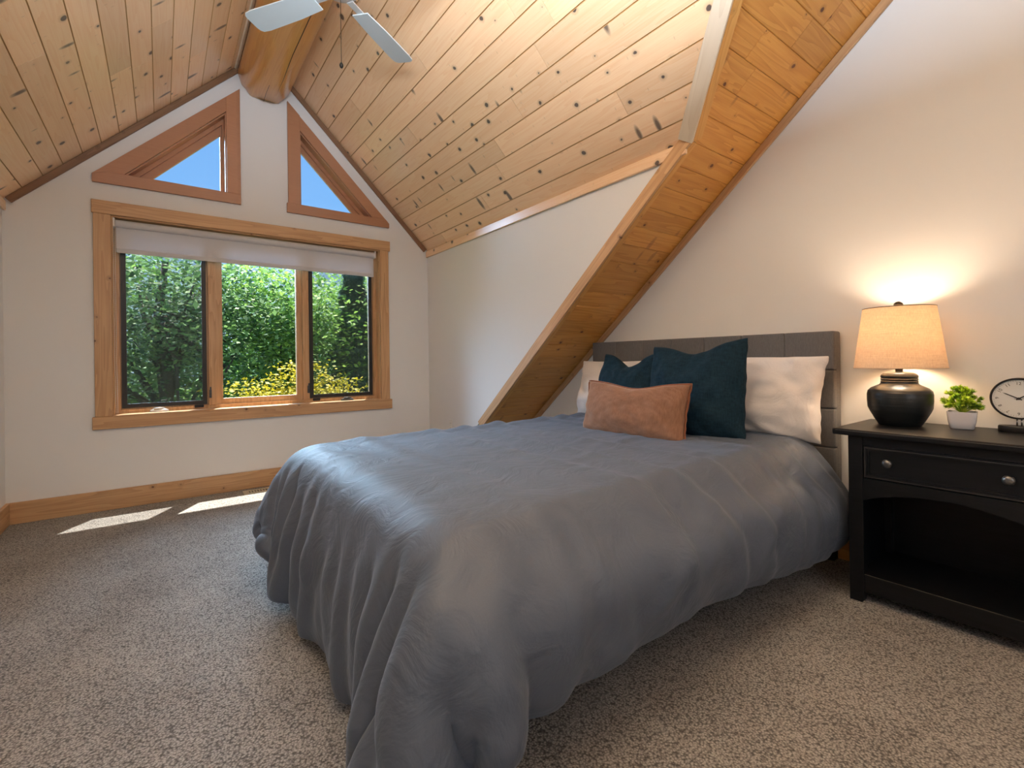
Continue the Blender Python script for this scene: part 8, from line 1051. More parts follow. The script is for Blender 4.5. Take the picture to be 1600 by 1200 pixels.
2,1,0,1,1,-1,-2,0,0,-1,0,0,0,-1,-1,-1,0,0,-1,0,0,1,0,-1,-1,-1,4,0,-1,0,0,1,0,1,-2,-3,3,0,-1,2,-1,1,0,-1,1,0,-1,-1,0,0,0,2,0,-1,-1,0,0,0,0,0,2,-1,0,-1,1,0,-3,-1,1,5,0,0,-1,-1,1,0,0,
0,0,-1,1,0,0,-1,-2,0,0,-1,-1,1,2,1,3,1,2,0,-1,1,-3,-3,-1,-1,0,0,0,0,3,2,0,-1,1,-1,2,2,0,1,0,0,0,0,0,1,0,0,-1,-1,1,0,0,0,0,-1,-1,0,-1,0,2,-4,0,1,-2,0,1,0,2,1,-4,0,1,1,-1,-1,1,2,2,0,
1,-2,-3,0,0,0,-1,0,0,-1,3,0,-1,0,0,1,0,-1,0,0,0,-1,2,1,-1,-1,-4,0,1,2,1,1,-1,1,1,-1,0,0,0,-2,-1,0,1,1,1,1,0,-2,-1,1,0,-2,-2,-1,0,0,1,3,2,-1,0,3,3,-2,-4,-4,-1,0,5,-1,0,0,-1,-1,0,1,
4,2,0,1,1,0,0,-1,1,-1,0,1,1,0,-2,-1,-2,1,3,-2,-5,1,1,0,1,0,-5,2,1,2,-2,0,0,0,-1,-1,-2,-1,1,3,1,0,0,1,0,-1,-1,1,-1,3,-2,-1,0,0,2,0,0,-1,1,-2,0,2,-2,1,-1,1,0,0,0,1,-2,-1,1,1,-1,0,0,
2,0,0,0,-1,3,-2,-2,0,-3,-2,2,0,0,0,1,0,-1,3,4,3,-3,-4,-3,0,1,0,-1,1,4,-3,-1,0,-1,-1,-1,0,0,0,1,0,2,2,2,0,1,1,-1,0,-3,-4,-2,-2,0,3,0,2,2,1,-2,3,-3,-2,1,1,0,0,0,-1,0,1,-2,1,1,-1,0,1,
0,0,0,0,0,1,-2,2,1,1,-1,-2,-2,0,2,1,-1,0,0,1,-3,1,1,1,0,-1,0,0,0,1,0,-1,0,0,0,0,-1,0,1,-3,1,2,-1,-2,0,1,2,0,0,0,0,1,1,0,1,0,-2,-5,-2,-2,-1,2,3,3,-1,6,-3,1,0,0,-1,-1,-1,0,0,-2,-2,
-2,0,1,1,2,-1,0,0,1,3,-1,-3,-2,1,4,0,0,-2,0,2,-4,3,-1,0,0,0,-1,1,0,0,0,1,-1,1,0,-1,1,1,-1,0,1,0,-1,0,-3,1,1,1,1,-2,0,1,1,0,-1,-1,1,1,-2,1,0,1,-1,0,-1,0,0,1,1,0,-1,0,1,0,-3,0,3,-4,
-1,3,2,1,0,-2,1,0,0,-3,2,2,-4,-2,-1,0,-1,1,3,4,2,-1,0,-3,3,1,0,0,1,0,0,-1,-1,-1,1,1,0,-2,-1,-3,0,1,2,0,-2,1,3,-1,-2,2,1,0,0,2,-3,0,1,1,-1,0,0,0,-1,1,-1,1,0,1,-1,0,1,-1,0,0,0,0,-2,
0,1,1,1,1,1,-2,0,-1,0,0,-1,0,0,1,0,0,0,1,-1,0,0,0,0,1,-1,0,0,-1,1,-2,0,1,3,-2,-2,1,3,-1,-1,-2,2,0,-1,-1,3,0,-2,-1,-1,1,1,0,3,2,0,-4,0,-1,0,-1,-1,-1,0,0,0,0,0,1,2,-1,-1,-1,0,0,1,1,
-1,-1,0,3,1,-2,1,0,-2,2,-1,2,2,-3,1,-1,0,0,0,0,0,1,-2,0,1,3,-1,-1,0,-1,0,-1,1,1,-1,0,0,-1,0,-2,1,2,3,-2,0,-1,0,-1,2,0,-1,-1,2,1,-1,0,0,-2,1,-1,0,2,-2,0,-1,0,1,0,1,1,0,-1,0,-2,1,1,
1,-1,0,0,2,0,-2,-2,1,1,1,-2,2,2,1,-3,-2,-1,0,-4,3,1,0,-1,-2,1,2,2,0,1,0,-1,-1,-1,-2,-1,-1,-1,1,1,2,0,2,-2,0,-1,-1,3,1,-3,-1,1,1,2,1,-1,0,0,-2,0,2,0,-2,0,1,-1,1,1,-1,0,-1,0,1,0,0,
-1,1,-1,-1,0,1,0,0,1,1,-1,0,0,2,1,-2,0,-1,-1,2,-2,1,1,0,-1,-1,2,0,-1,0,0,-2,0,3,1,-1,-2,0,2,0,-1,-1,0,-1,0,2,1,-2,-2,2,3,0,-3,-1,0,-2,-1,7,-5,-3,-1,1,-1,0,-1,0,0,0,1,0,1,0,1,1,1,0,
-2,-1,-2,1,2,0,-2,1,1,0,-2,0,1,1,1,1,-1,2,2,-1,1,0,-1,0,-1,1,0,0,-1,-1,2,0,-2,0,2,2,1,-2,0,-2,-1,0,2,1,-1,-2,1,1,1,1,2,-2,0,2,0,-2,-2,0,1,0,-1,1,0,2,-1,-2,1,0,-2,0,-1,-2,1,0,3,2,2,
1,-1,-2,-2,1,1,0,0,-1,1,-2,-2,-1,-2,0,-3,-1,0,1,1,-1,0,2,0,-3,-2,0,-3,-3,-1,-1,0,1,1,1,1,1,2,0,0,-2,4,2,0,0,1,1,2,-1,0,2,0,-1,1,-2,2,0,0,-1,0,1,0,2,1,0,0,-3,-1,2,0,-1,-1,0,3,0,0,0,
-1,-2,0,0,0,1,1,1,0,-3,1,3,-2,0,2,0,0,-3,-2,1,1,2,0,-2,2,-1,-1,4,-2,-1,1,-1,1,-1,-2,0,-1,1,1,2,0,-1,-1,2,-1,-1,-1,0,0,2,-4,-4,-4,17,-6,-3,1,-1,-1,-1,1,-3,-2,-2,0,-1,-2,-2,-1,0,0,0,
0,-1,1,0,2,1,2,1,0,-1,0,-1,1,0,0,0,1,0,0,1,-1,0,1,-1,0,1,-1,2,0,-2,1,2,-1,0,-1,0,-3,1,1,1,0,0,1,-2,0,1,0,0,-1,-2,0,0,0,0,0,1,1,1,0,1,0,0,-1,-1,2,0,1,1,-2,0,-1,4,-1,0,-1,-1,1,0,0,1,
0,-2,0,2,-1,-2,1,1,0,1,-2,-3,0,-4,12,7,-6,-2,-1,0,-2,-2,0,-1,3,-1,-4,-2,-1,-3,-1,-1,0,0,0,-1,0,-1,-2,1,2,-2,1,0,0,-1,1,0,-1,-1,0,1,-1,2,2,0,1,-2,-1,1,-2,0,2,2,-2,1,-1,0,-2,1,-1,1,
2,-1,0,1,0,-1,1,0,1,-2,0,1,0,-2,-1,0,1,2,0,2,-2,-1,0,1,-1,0,1,-1,0,0,1,0,1,-1,-1,1,1,-2,-1,3,1,0,1,-1,-2,0,1,2,1,-2,-1,1,0,-2,-1,17,5,-4,-2,-2,0,-1,-1,2,2,-3,-1,0,-4,-6,0,-1,-1,0,
0,-1,-2,-5,-5,-1,0,2,1,-2,0,0,0,0,-1,-1,1,0,0,-1,2,0,0,0,1,0,-1,-1,0,1,0,1,0,0,-1,-1,0,2,0,-1,2,-1,-1,1,-1,-1,2,0,0,0,-1,-1,1,0,-1,-1,2,2,0,0,0,-1,0,1,-1,0,1,-1,0,1,0,-1,1,0,1,0,
-2,-1,1,2,0,-1,1,0,-1,3,1,-1,0,-1,1,-1,0,0,18,-1,3,-1,1,-1,-1,0,1,-3,-9,-1,2,2,-2,0,-3,-2,-1,-2,-3,-5,-4,-1,-2,0,0,0,0,-1,-1,1,0,-2,0,1,-1,0,0,0,1,0,0,1,-1,0,0,0,0,-1,0,0,0,0,1,-1,
1,1,-1,-1,1,0,-1,0,1,1,-1,0,0,0,0,-1,0,-2,0,3,1,-1,0,0,0,-1,0,1,1,0,0,0,-2,-1,3,-1,2,0,0,-2,0,0,1,0,1,0,1,0,0,0,0,0,0,0,0,-1,0,23,-6,3,-1,1,5,0,-6,-3,-8,-4,-2,-3,-2,4,1,-1,-3,-2,
-3,-3,-2,0,-1,0,1,-2,0,-1,-1,-2,-1,-1,1,0,-1,1,0,1,0,-1,0,1,0,0,0,0,0,-1,0,-1,0,1,0,-1,1,0,1,0,-1,0,0,0,-1,0,3,0,-2,0,0,0,-1,0,-1,0,1,1,0,0,0,0,0,-2,1,-1,0,2,0,-1,0,0,-1,0,1,-1,0,
-1,1,2,1,-1,1,0,0,-1,2,0,-1,1,0,-1,0,-1,1,2,12,5,2,-1,1,-2,-10,-12,2,-1,-4,1,1,-4,0,0,-1,-2,-1,-1,0,0,3,-4,-3,1,-1,0,1,-1,-1,-1,1,0,0,-1,0,0,0,1,-1,0,1,-1,0,-1,-1,0,0,0,1,0,0,1,0,
0,0,0,-1,0,0,0,0,-1,2,1,-1,-1,0,1,-1,0,0,0,0,0,0,0,1,-1,0,-2,1,0,0,1,-1,-3,1,0,0,1,1,1,-1,0,1,1,0,0,0,-2,1,1,0,0,0,0,-1,-1,0,27,0,-9,3,-1,-11,-5,-6,-7,-1,1,-1,3,-1,1,1,0,-1,-2,-1,
0,0,-1,2,-3,-3,1,-1,-1,-1,2,1,-1,0,-1,0,1,0,-1,0,0,0,-1,0,0,0,-1,0,1,-1,1,1,0,0,-1,0,0,0,0,0,-1,0,1,0,-2,1,0,1,1,-1,0,-1,0,0,0,0,1,0,0,0,0,0,0,1,0,0,-1,-1,-1,0,-1,0,2,0,-1,0,0,2,0,
-1,1,-1,-1,0,0,0,1,1,-1,0,-1,0,-2,-3,5,6,5,-3,-13,-12,-3,0,3,2,-2,3,1,1,1,0,0,0,1,0,-2,2,-2,-5,-2,2,-2,0,1,0,1,1,-1,-1,0,2,-1,-2,0,0,-1,1,1,0,-1,1,0,0,1,-2,-1,0,1,1,-1,0,1,0,0,1,
-1,-1,0,2,-1,0,0,-1,1,0,0,0,0,0,0,-1,1,1,-1,0,2,0,0,-1,0,0,-2,0,0,0,1,0,-1,1,0,0,0,-2,0,0,-1,0,1,0,0,1,0,1,-1,0,-1,-2,-13,-19,16,10,0,0,-6,-1,-5,5,-1,0,-2,1,2,0,2,0,3,-1,-3,3,-2,
-4,-2,1,-1,-2,1,0,0,1,3,-1,3,-2,-2,-3,1,0,1,1,0,-1,1,1,-1,1,0,0,-1,0,-1,1,-1,1,-1,0,1,0,1,1,-1,0,-1,0,-1,-1,2,0,-1,1,1,1,-1,-1,0,0,-1,1,0,-1,1,1,2,-1,-2,0,2,0,0,2,0,1,0,-1,0,-5,-2,
0,1,1,0,-1,1,1,-1,0,0,0,1,-2,-2,26,-33,-15,5,1,6,4,-1,-2,0,0,0,-6,-2,2,2,0,2,-2,-3,3,1,-5,0,1,-1,-1,0,0,1,0,-1,1,0,0,1,-3,0,0,0,0,1,2,-1,-2,1,0,0,2,2,1,0,-1,-2,-1,-1,2,-1,0,0,-1,1,
0,0,-1,0,2,-1,-1,1,1,-1,1,1,-1,0,0,-1,-1,1,0,0,0,-1,-2,0,1,2,1,2,1,-1,0,-1,-1,1,-2,0,2,1,-3,-1,0,0,0,-1,1,0,1,0,0,3,3,5,26,-48,5,-1,1,3,4,6,-3,-2,-1,3,-5,-5,0,-1,-4,-3,3,2,-6,1,2,
-2,0,-1,1,-1,1,-1,1,0,-1,-2,2,-1,1,0,0,1,0,0,1,0,-2,0,1,-1,0,1,0,1,0,0,-1,0,1,1,-1,2,-1,-1,0,0,0,-1,1,0,0,0,0,-1,-1,1,1,1,1,1,-1,0,-1,0,-1,1,0,1,0,0,-1,0,0,-2,1,0,0,1,0,2,-2,1,0,0,
-1,-1,0,0,0,0,1,1,1,2,-21,-10,20,13,-8,1,-1,2,6,3,-2,1,0,1,-3,-5,-5,-5,-2,-1,-4,0,1,-3,1,0,-5,-1,3,1,-2,-1,1,2,-4,1,0,1,1,2,-1,1,-1,0,-2,1,1,-1,0,-2,1,0,0,0,2,1,-1,-1,0,1,-2,-1,2,
-1,1,1,0,0,0,0,0,1,-1,-2,2,2,-1,-1,-1,1,0,1,0,1,-1,0,-1,1,-1,-1,2,-1,1,1,0,-1,-1,2,1,0,-1,0,0,0,-1,2,-1,0,0,1,0,0,2,63,15,-4,-59,-6,-6,-4,2,3,4,6,2,-2,1,-1,-1,-8,-5,-5,-6,-1,0,-4,
-3,-1,-3,-2,-2,2,-2,1,0,0,0,1,-2,0,0,1,0,1,0,-1,0,1,-1,0,0,0,0,0,0,0,-1,-3,0,2,1,0,0,0,0,-1,-1,1,3,0,0,-1,1,0,-1,-1,0,0,2,1,-1,0,-1,1,0,0,1,0,-1,0,-1,-1,0,1,0,0,1,0,0,-2,2,1,1,-2,
1,-1,0,1,1,1,-1,-1,-1,2,2,0,-12,5,1,-9,0,10,10,4,1,-1,-1,3,9,-2,-5,0,4,-9,-9,-7,-3,-6,-1,2,-5,-2,-1,0,0,0,0,0,-2,-1,1,-1,0,1,0,1,0,-1,0,-1,-1,1,0,1,-1,0,-1,-1,0,-1,1,1,1,1,-1,0,-1,
1,-1,-1,1,2,1,-1,0,-1,0,0,0,-2,2,1,0,0,0,0,0,1,0,-1,1,1,-1,-1,-2,1,2,-2,1,0,0,-2,0,1,1,-1,1,-1,1,-1,1,1,0,0,-1,0,2,1,2,6,-4,19,8,-4,-9,-2,-5,2,7,0,-3,-1,1,2,-4,-8,-2,-5,-12,-9,-1,
2,-1,-3,-3,-1,0,1,2,2,0,-3,0,1,1,0,0,1,0,1,-2,1,-1,1,0,0,0,0,0,-1,0,0,0,0,-1,1,1,0,-1,1,-1,0,-1,1,0,1,-1,0,-1,1,0,-1,-1,1,2,0,0,-1,-1,0,-1,1,1,0,-1,0,0,-1,1,1,-1,1,1,0,-1,-2,1,2,0,
-1,0,-1,-1,1,1,0,-1,1,0,1,1,2,6,26,0,-4,-1,-6,0,-5,-4,-2,-7,0,-4,-1,-6,-12,-7,2,2,1,-4,0,-1,-5,1,1,2,2,-1,2,1,0,-1,0,0,0,1,0,1,1,-2,1,-1,0,0,0,0,-1,0,0,1,0,0,0,-1,0,0,0,1,0,-1,0,0,
-1,1,2,-1,1,-1,0,0,0,0,-1,0,0,1,-1,-1,0,0,0,-1,-1,-1,2,1,1,-1,-1,1,0,1,1,-1,-1,0,1,1,0,0,-1,0,-1,1,0,0,-1,0,0,1,1,1,-9,-20,22,5,7,-1,-1,2,-5,-11,-5,-8,-7,-4,-4,0,2,1,-3,4,2,3,0,2,
1,2,1,1,-1,0,1,-1,0,0,0,1,0,0,0,0,0,0,0,0,0,0,0,0,0,0,0,0,0,-1,-1,1,1,0,0,0,0,0,-1,1,0,0,0,0,0,0,0,0,0,0,0,0,0,0,-1,0,-2,1,0,0,0,0,0,0,-1,1,1,0,0,1,0,0,-1,1,0,0,-1,1,-1,-1,0,1,-1,
1,-2,0,1,1,1,-14,7,-21,2,1,-3,-10,-5,-9,-3,6,-2,6,2,2,4,4,-3,-1,0,1,3,-2,4,1,2,0,1,1,2,0,0,-1,2,0,-1,1,0,1,0,-1,0,0,1,0,0,-1,1,0,0,0,0,0,0,-1,0,1,0,0,0,0,-1,0,-1,0,1,1,0,-1,1,0,0,
0,0,0,0,1,-1,0,-1,1,-2,1,0,0,-1,0,0,-1,1,1,0,1,-1,1,-1,0,1,0,-1,1,0,-1,-1,0,1,0,-1,0,0,1,1,1,-2,-16,-11,-3,0,-1,6,10,0,3,10,-12,-2,-8,-2,5,0,5,7,2,-8,0,-10,4,-5,2,-1,2,1,5,-1,2,-4,
0,-1,1,0,-1,1,1,-1,-1,1,0,0,0,1,-1,0,0,0,0,0,1,0,1,-2,1,-1,0,1,-1,0,1,-1,0,0,0,1,-1,0,1,0,-2,2,-1,-1,1,1,0,0,0,0,0,-1,0,0,1,0,0,1,-3,-1,1,0,1,0,0,-1,1,0,1,-1,-2,3,-1,1,-1,0,0,0,0,
0,-24,10,-7,8,-8,13,-2,-2,16,-6,-9,3,-5,-8,-2,3,-3,16,-2,-3,-1,-3,2,-6,3,-5,0,-1,-1,-1,-3,-2,5,1,3,-1,0,1,-2,-1,1,2,0,-1,1,-1,0,0,0,0,0,1,0,0,0,-1,2,-1,0,1,-2,2,-1,-1,1,0,1,-2,1,0,
0,-1,0,0,0,1,-1,0,0,2,0,2,-2,0,0,0,2,-2,-1,0,-1,0,0,1,-4,2,0,-1,5,-2,0,-1,1,1,-1,1,-4,2,0,-1,1,1,0,]

# ================================================================ OUTDOORS
ext = random.Random(3)
structure('lawn', box(nb(), -40, 60, YW+.6, 70, -3.3, -3.0), M_GRASS)
def tree(name, label, cat, loc, blobs, nleaf, lsize, leafm, trunk, grp=None, seed=0, droop=0.0, flat=False, branches=8):
    rr = random.Random(seed); e = empty(name, loc); tag(e, label, cat, grp)
    bm = nb(); h = trunk[1]; r = trunk[0]
    pts = [Vector((0, 0, 0))]; 
    for i in range(6): pts.append(pts[-1]+Vector((rr.uniform(-.18, .18), rr.uniform(-.15, .15), h/6)))
    tube(bm, pts, [r*(1-.12*i) for i in range(7)], 8)
    for k in range(branches):
        b = rr.choice(blobs); t = rr.uniform(.35, .95); i = min(5, int(t*6)); p = pts[i]
        q = Vector(b[0])+Vector((rr.uniform(-.5, .5)*b[1][0], rr.uniform(-.5, .5)*b[1][1], rr.uniform(-.2, .5)*b[1][2]))
        mid = p.lerp(q, .5)+Vector((rr.uniform(-.2, .2), rr.uniform(-.2, .2), .2))
        tube(bm, [p, mid, q], [r*.4, r*.22, r*.06], 6)
    obj('trunk', bm, M_BARK, e, smooth=True)
    vs_ = []; fs_ = []; tot = sum(b[1][0]*b[1][1]*b[1][2] for b in blobs)
    for b in blobs:
        c, rad = Vector(b[0]), b[1]; n = int(nleaf*rad[0]*rad[1]*rad[2]/tot)
        # clustered sprays inside each blob
        sp = []
        for _ in range(max(6, n//38)):
            while True:
                d = Vector((rr.uniform(-1, 1), rr.uniform(-1, 1), rr.uniform(-1, 1)))
                if .25 < d.length < 1: break
            sp.append(Vector((d.x*rad[0], d.y*rad[1], d.z*rad[2])))
        for _ in range(n):
            s0 = rr.choice(sp); k = lsize*3.2
            p = c+s0+Vector((rr.gauss(0, k), rr.gauss(0, k), rr.gauss(0, k*(.22 if flat else .6))-droop*rr.random()))
            a = Vector((rr.gauss(0, 1), rr.gauss(0, 1), rr.gauss(0, .45))).normalized(); nn = Vector((rr.gauss(0, .6), rr.gauss(0, .6), 1)).normalized()
            b2 = a.cross(nn); 
            if b2.length < .1: continue
            b2.normalize(); s = lsize*rr.uniform(.6, 1.25); i0 = len(vs_)
            vs_ += [p-a*s*.5, p+b2*s*.32+a*s*.05, p+a*s*.55, p-b2*s*.32+a*s*.05]; fs_.append((i0, i0+1, i0+2, i0+3))
    me = bpy.data.meshes.new('foliage'); me.from_pydata(vs_, [], fs_); me.materials.append(leafm)
    f_ = bpy.data.objects.new('foliage', me); link(f_, e); f_['kind'] = 'stuff'
    return e
def conifer(label, loc, h, R, n, seed, grp=None):
    rr = random.Random(seed); e = empty('conifer_tree', loc); tag(e, label, 'tree', grp)
    obj('trunk', tube(nb(), [(0, 0, 0), (0, 0, h*.5), (0, 0, h)], [.16, .1, .01], 8), M_BARK, e, smooth=True)
    vs_ = []; fs_ = []
    for _ in range(n):
        t = rr.random()**.8; z = .6+(h-.6)*t; rad = R*(1-t)*(.75+.25*math.sin(z*9)); a = rr.uniform(0, 2*PI); q = rr.random()**.45*rad
        p = Vector((math.cos(a)*q, math.sin(a)*q, z-q*.25)); d = Vector((math.cos(a), math.sin(a), -.45+rr.gauss(0, .2))).normalized(); s_ = Vector((-math.sin(a), math.cos(a), rr.gauss(0, .5))).normalized()
        L = rr.uniform(.12, .26); i0 = len(vs_); vs_ += [p-s_*.022, p+s_*.022, p+d*L]; fs_.append((i0, i0+1, i0+2))
        p2 = p+d*L*.35; i0 = len(vs_); vs_ += [p2, p2+d*.03, p2+(d*.4+s_)*L*.5]; fs_.append((i0, i0+1, i0+2))
        i0 = len(vs_); vs_ += [p2, p2+d*.03, p2+(d*.4-s_)*L*.5]; fs_.append((i0, i0+1, i0+2))
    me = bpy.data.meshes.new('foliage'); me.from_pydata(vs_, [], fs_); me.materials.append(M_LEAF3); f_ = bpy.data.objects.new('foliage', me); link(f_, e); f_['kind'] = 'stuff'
    return e
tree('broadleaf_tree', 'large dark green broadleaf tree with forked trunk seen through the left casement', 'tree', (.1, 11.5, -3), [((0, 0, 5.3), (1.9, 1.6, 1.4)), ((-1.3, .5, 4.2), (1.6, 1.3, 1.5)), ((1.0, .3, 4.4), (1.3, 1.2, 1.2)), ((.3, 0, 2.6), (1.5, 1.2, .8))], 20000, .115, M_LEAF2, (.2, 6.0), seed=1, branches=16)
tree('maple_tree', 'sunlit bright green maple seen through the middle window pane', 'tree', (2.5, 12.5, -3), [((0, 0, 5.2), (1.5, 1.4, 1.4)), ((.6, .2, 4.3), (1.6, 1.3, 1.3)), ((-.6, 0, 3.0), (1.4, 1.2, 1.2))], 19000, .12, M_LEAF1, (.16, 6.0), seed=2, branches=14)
conifer('tall dark spruce seen through the right casement', (4.0, 12.2, -3), 7.4, 1.35, 16000, 4)
conifer('lower bluish spruce at the right edge of the right casement', (5.35, 12.8, -3), 5.3, 1.25, 8000, 9)
tree('maple_tree', 'tall thin green tree beyond the spruces behind the right casement', 'tree', (5.9, 15, -3), [((0, 0, 5.9), (1.6, 1.4, 1.5)), ((.5, .3, 4.6), (1.6, 1.3, 1.2))], 12000, .13, M_LEAF1, (.14, 6.6), seed=6, branches=14)
tree('golden_shrub', 'golden yellow japanese maple low behind the right mullion', 'shrub', (1.95, 9.2, -3), [((-.30, 0, 3.40), (.65, .5, .36)), ((.62, .1, 3.30), (.55, .5, .40)), ((.15, 0, 3.85), (.36, .35, .18)), ((.2, 0, 2.7), (1.0, .7, .4))], 9000, .075, M_LEAF4, (.06, 3.3), seed=8, flat=True)
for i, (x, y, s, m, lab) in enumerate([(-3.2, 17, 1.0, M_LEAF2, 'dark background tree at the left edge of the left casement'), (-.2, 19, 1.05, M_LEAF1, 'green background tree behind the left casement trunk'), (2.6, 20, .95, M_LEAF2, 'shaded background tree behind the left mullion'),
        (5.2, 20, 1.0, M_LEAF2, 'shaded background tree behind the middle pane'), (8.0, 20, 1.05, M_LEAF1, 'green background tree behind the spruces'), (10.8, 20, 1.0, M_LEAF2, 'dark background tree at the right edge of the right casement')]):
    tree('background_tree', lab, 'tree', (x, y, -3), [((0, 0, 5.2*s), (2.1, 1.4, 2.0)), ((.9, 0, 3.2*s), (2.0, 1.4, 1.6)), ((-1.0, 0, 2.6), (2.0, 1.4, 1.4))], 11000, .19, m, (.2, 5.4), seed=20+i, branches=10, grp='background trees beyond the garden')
tree('undergrowth', 'low sunlit hedge at the bottom of the left casement and middle pane', 'hedge', (1.0, 13.6, -3), [((-2.6, 0, 1.9), (1.5, .8, 1.7)), ((0, 0, 1.6), (1.5, .8, 1.6)), ((2.6, 0, 1.8), (1.6, .8, 1.7)), ((5.2, 0, 1.8), (1.5, .8, 1.7))], 14000, .12, M_LEAF1, (.05, 1.0), seed=40)

# ================================================================ BLIND
bl = tag(empty('roller_blind', (.68, 4.342, 2.006)), 'white roller blind rolled most of the way up the wide window', 'blind')
def at(e, nm, bm, m, par=None, **k):
    o0 = Vector(e.location)
    for v in bm.verts: v.co -= o0
    return obj(nm, bm, m, par or e, **k)
bm = nb(); tube(bm, [(-.247, 4.342, 2.000), (1.617, 4.342, 2.000)], .026, 20); auto_smooth(at(bl, 'roller_tube', bm, M_BLIND))
bm = nb(); 
for j, (yy, zz) in enumerate([(4.316, 2.0), (4.3165, 1.9), (4.317, 1.84)]): pass
at(bl, 'blind_fabric', box(nb(), -.245, 1.615, 4.3445, 4.346, 1.797, 2.0), M_BLIND)
at(bl, 'hem_bar', box(nb(), -.243, 1.613, 4.341, 4.350, 1.795, 1.826, .002, 1), M_BLIND)
for x in (-.256, 1.622): at(bl, 'bracket', box(nb(), x-.006, x+.006, 4.312, 4.375, 1.97, 2.034, .002, 1), M_PLATE)
bm = nb()
for x in (-.262+.004, -.248):
    for i in range(0, 200): 
        z = .665+i*.0067
        yy = 4.305-.002*math.sin(z*9); bmesh.ops.create_icosphere(bm, subdivisions=1, radius=.0026, matrix=Matrix.Translation((x+.004*math.sin(z*3)*(z < 1), yy, z)))
c_ = at(bl, 'bead_chain', bm, M_PLATE); c_['kind'] = 'stuff'

# ================================================================ BED
bed = tag(empty('bed', (1.55, 1.69, 0)), 'queen bed with grey upholstered headboard against the cream wall', 'bed')
HX0, HX1, HY0, HY1, HZ = 2.605, 2.685, .905, 2.492, 1.122
hb = at(bed, 'headboard', box(nb(), HX0+.018, HX1, HY0, HY1, .30, HZ, .014, 3), M_HEAD)
zs = [HZ, .932, .744, .556, .368]; ys = [HY0+(HY1-HY0)*i/7 for i in range(8)]
for a, b in zip(zs, zs[1:]):
    for c0, c1 in zip(ys, ys[1:]):
        at(bed, 'padded_panel', box(nb(), HX0-.004, HX0+.04, c0+.0006, c1-.0006, b+.0006, a-.0006, .0085, 3), M_HEAD, hb, smooth=True).location = (0, 0, 0)
for y0 in (HY0+.02, HY1-.09): at(bed, 'leg', box(nb(), HX0+.02, HX1-.01, y0, y0+.07, 0, .31), M_DARKFAB)
at(bed, 'mattress', box(nb(), .52, 2.59, .98, 2.36, .27, .572, .06, 4), M_MATT, smooth=True)
for y0 in (1.0, 2.33): at(bed, 'side_rail', box(nb(), .50, 2.60, y0, y0+.03, .10, .27, .004, 1), M_DARKFAB)
at(bed, 'foot_rail', box(nb(), .472, .502, 1.0, 2.39, .045, .26, .006, 2), M_DARKFAB)
at(bed, 'slat_base', box(nb(), .50, 2.60, .985, 2.36, .22, .268), M_DARKFAB)
for x in (.56, 2.42):
    for y0 in (1.02, 2.27): at(bed, 'leg', box(nb(), x, x+.06, y0, y0+.06, 0, .22, .003, 1), M_DARKFAB)

# duvet: draped cloth surface; DUVET_STEPS holds second differences of the vertex positions in millimetres
def duvet():
    NX, NY = 112, 100
    vals = DUVET_STEPS
    n = (NX+1)*(NY+1); g_ = []
    for c in range(3):
        a = [vals[c*n+j*(NX+1):c*n+(j+1)*(NX+1)] for j in range(NY+1)]
        for j in range(1, NY+1): a[j] = [p_+q_ for p_, q_ in zip(a[j], a[j-1])]
        for j in range(NY+1):
            for k in range(1, NX+1): a[j][k] += a[j][k-1]
        g_.append(a)
    me = bpy.data.meshes.new('duvet')
    vs_ = [(g_[0][j][k]*.001, g_[1][j][k]*.001, g_[2][j][k]*.001) for j in range(NY+1) for k in range(NX+1)]
    fs_ = [(j*(NX+1)+k, j*(NX+1)+k+1, (j+1)*(NX+1)+k+1, (j+1)*(NX+1)+k) for j in range(NY) for k in range(NX)]
    me.from_pydata(vs_, [], fs_); me.materials.append(M_DUVET)
    for p in me.polygons: p.use_smooth = True
    o = bpy.data.objects.new('duvet', me); link(o)
    s_ = o.modifiers.new('smooth', 'SMOOTH'); s_.factor = .5; s_.iterations = 3
    s_ = o.modifiers.new('thick', 'SOLIDIFY'); s_.thickness = .010; s_.offset = 1
    s_ = o.modifiers.new('sub', 'SUBSURF'); s_.levels = 1; s_.render_levels = 1
    return tag(o, 'slate grey duvet draped over the bed with folds down the foot and side', 'duvet')
duvet()

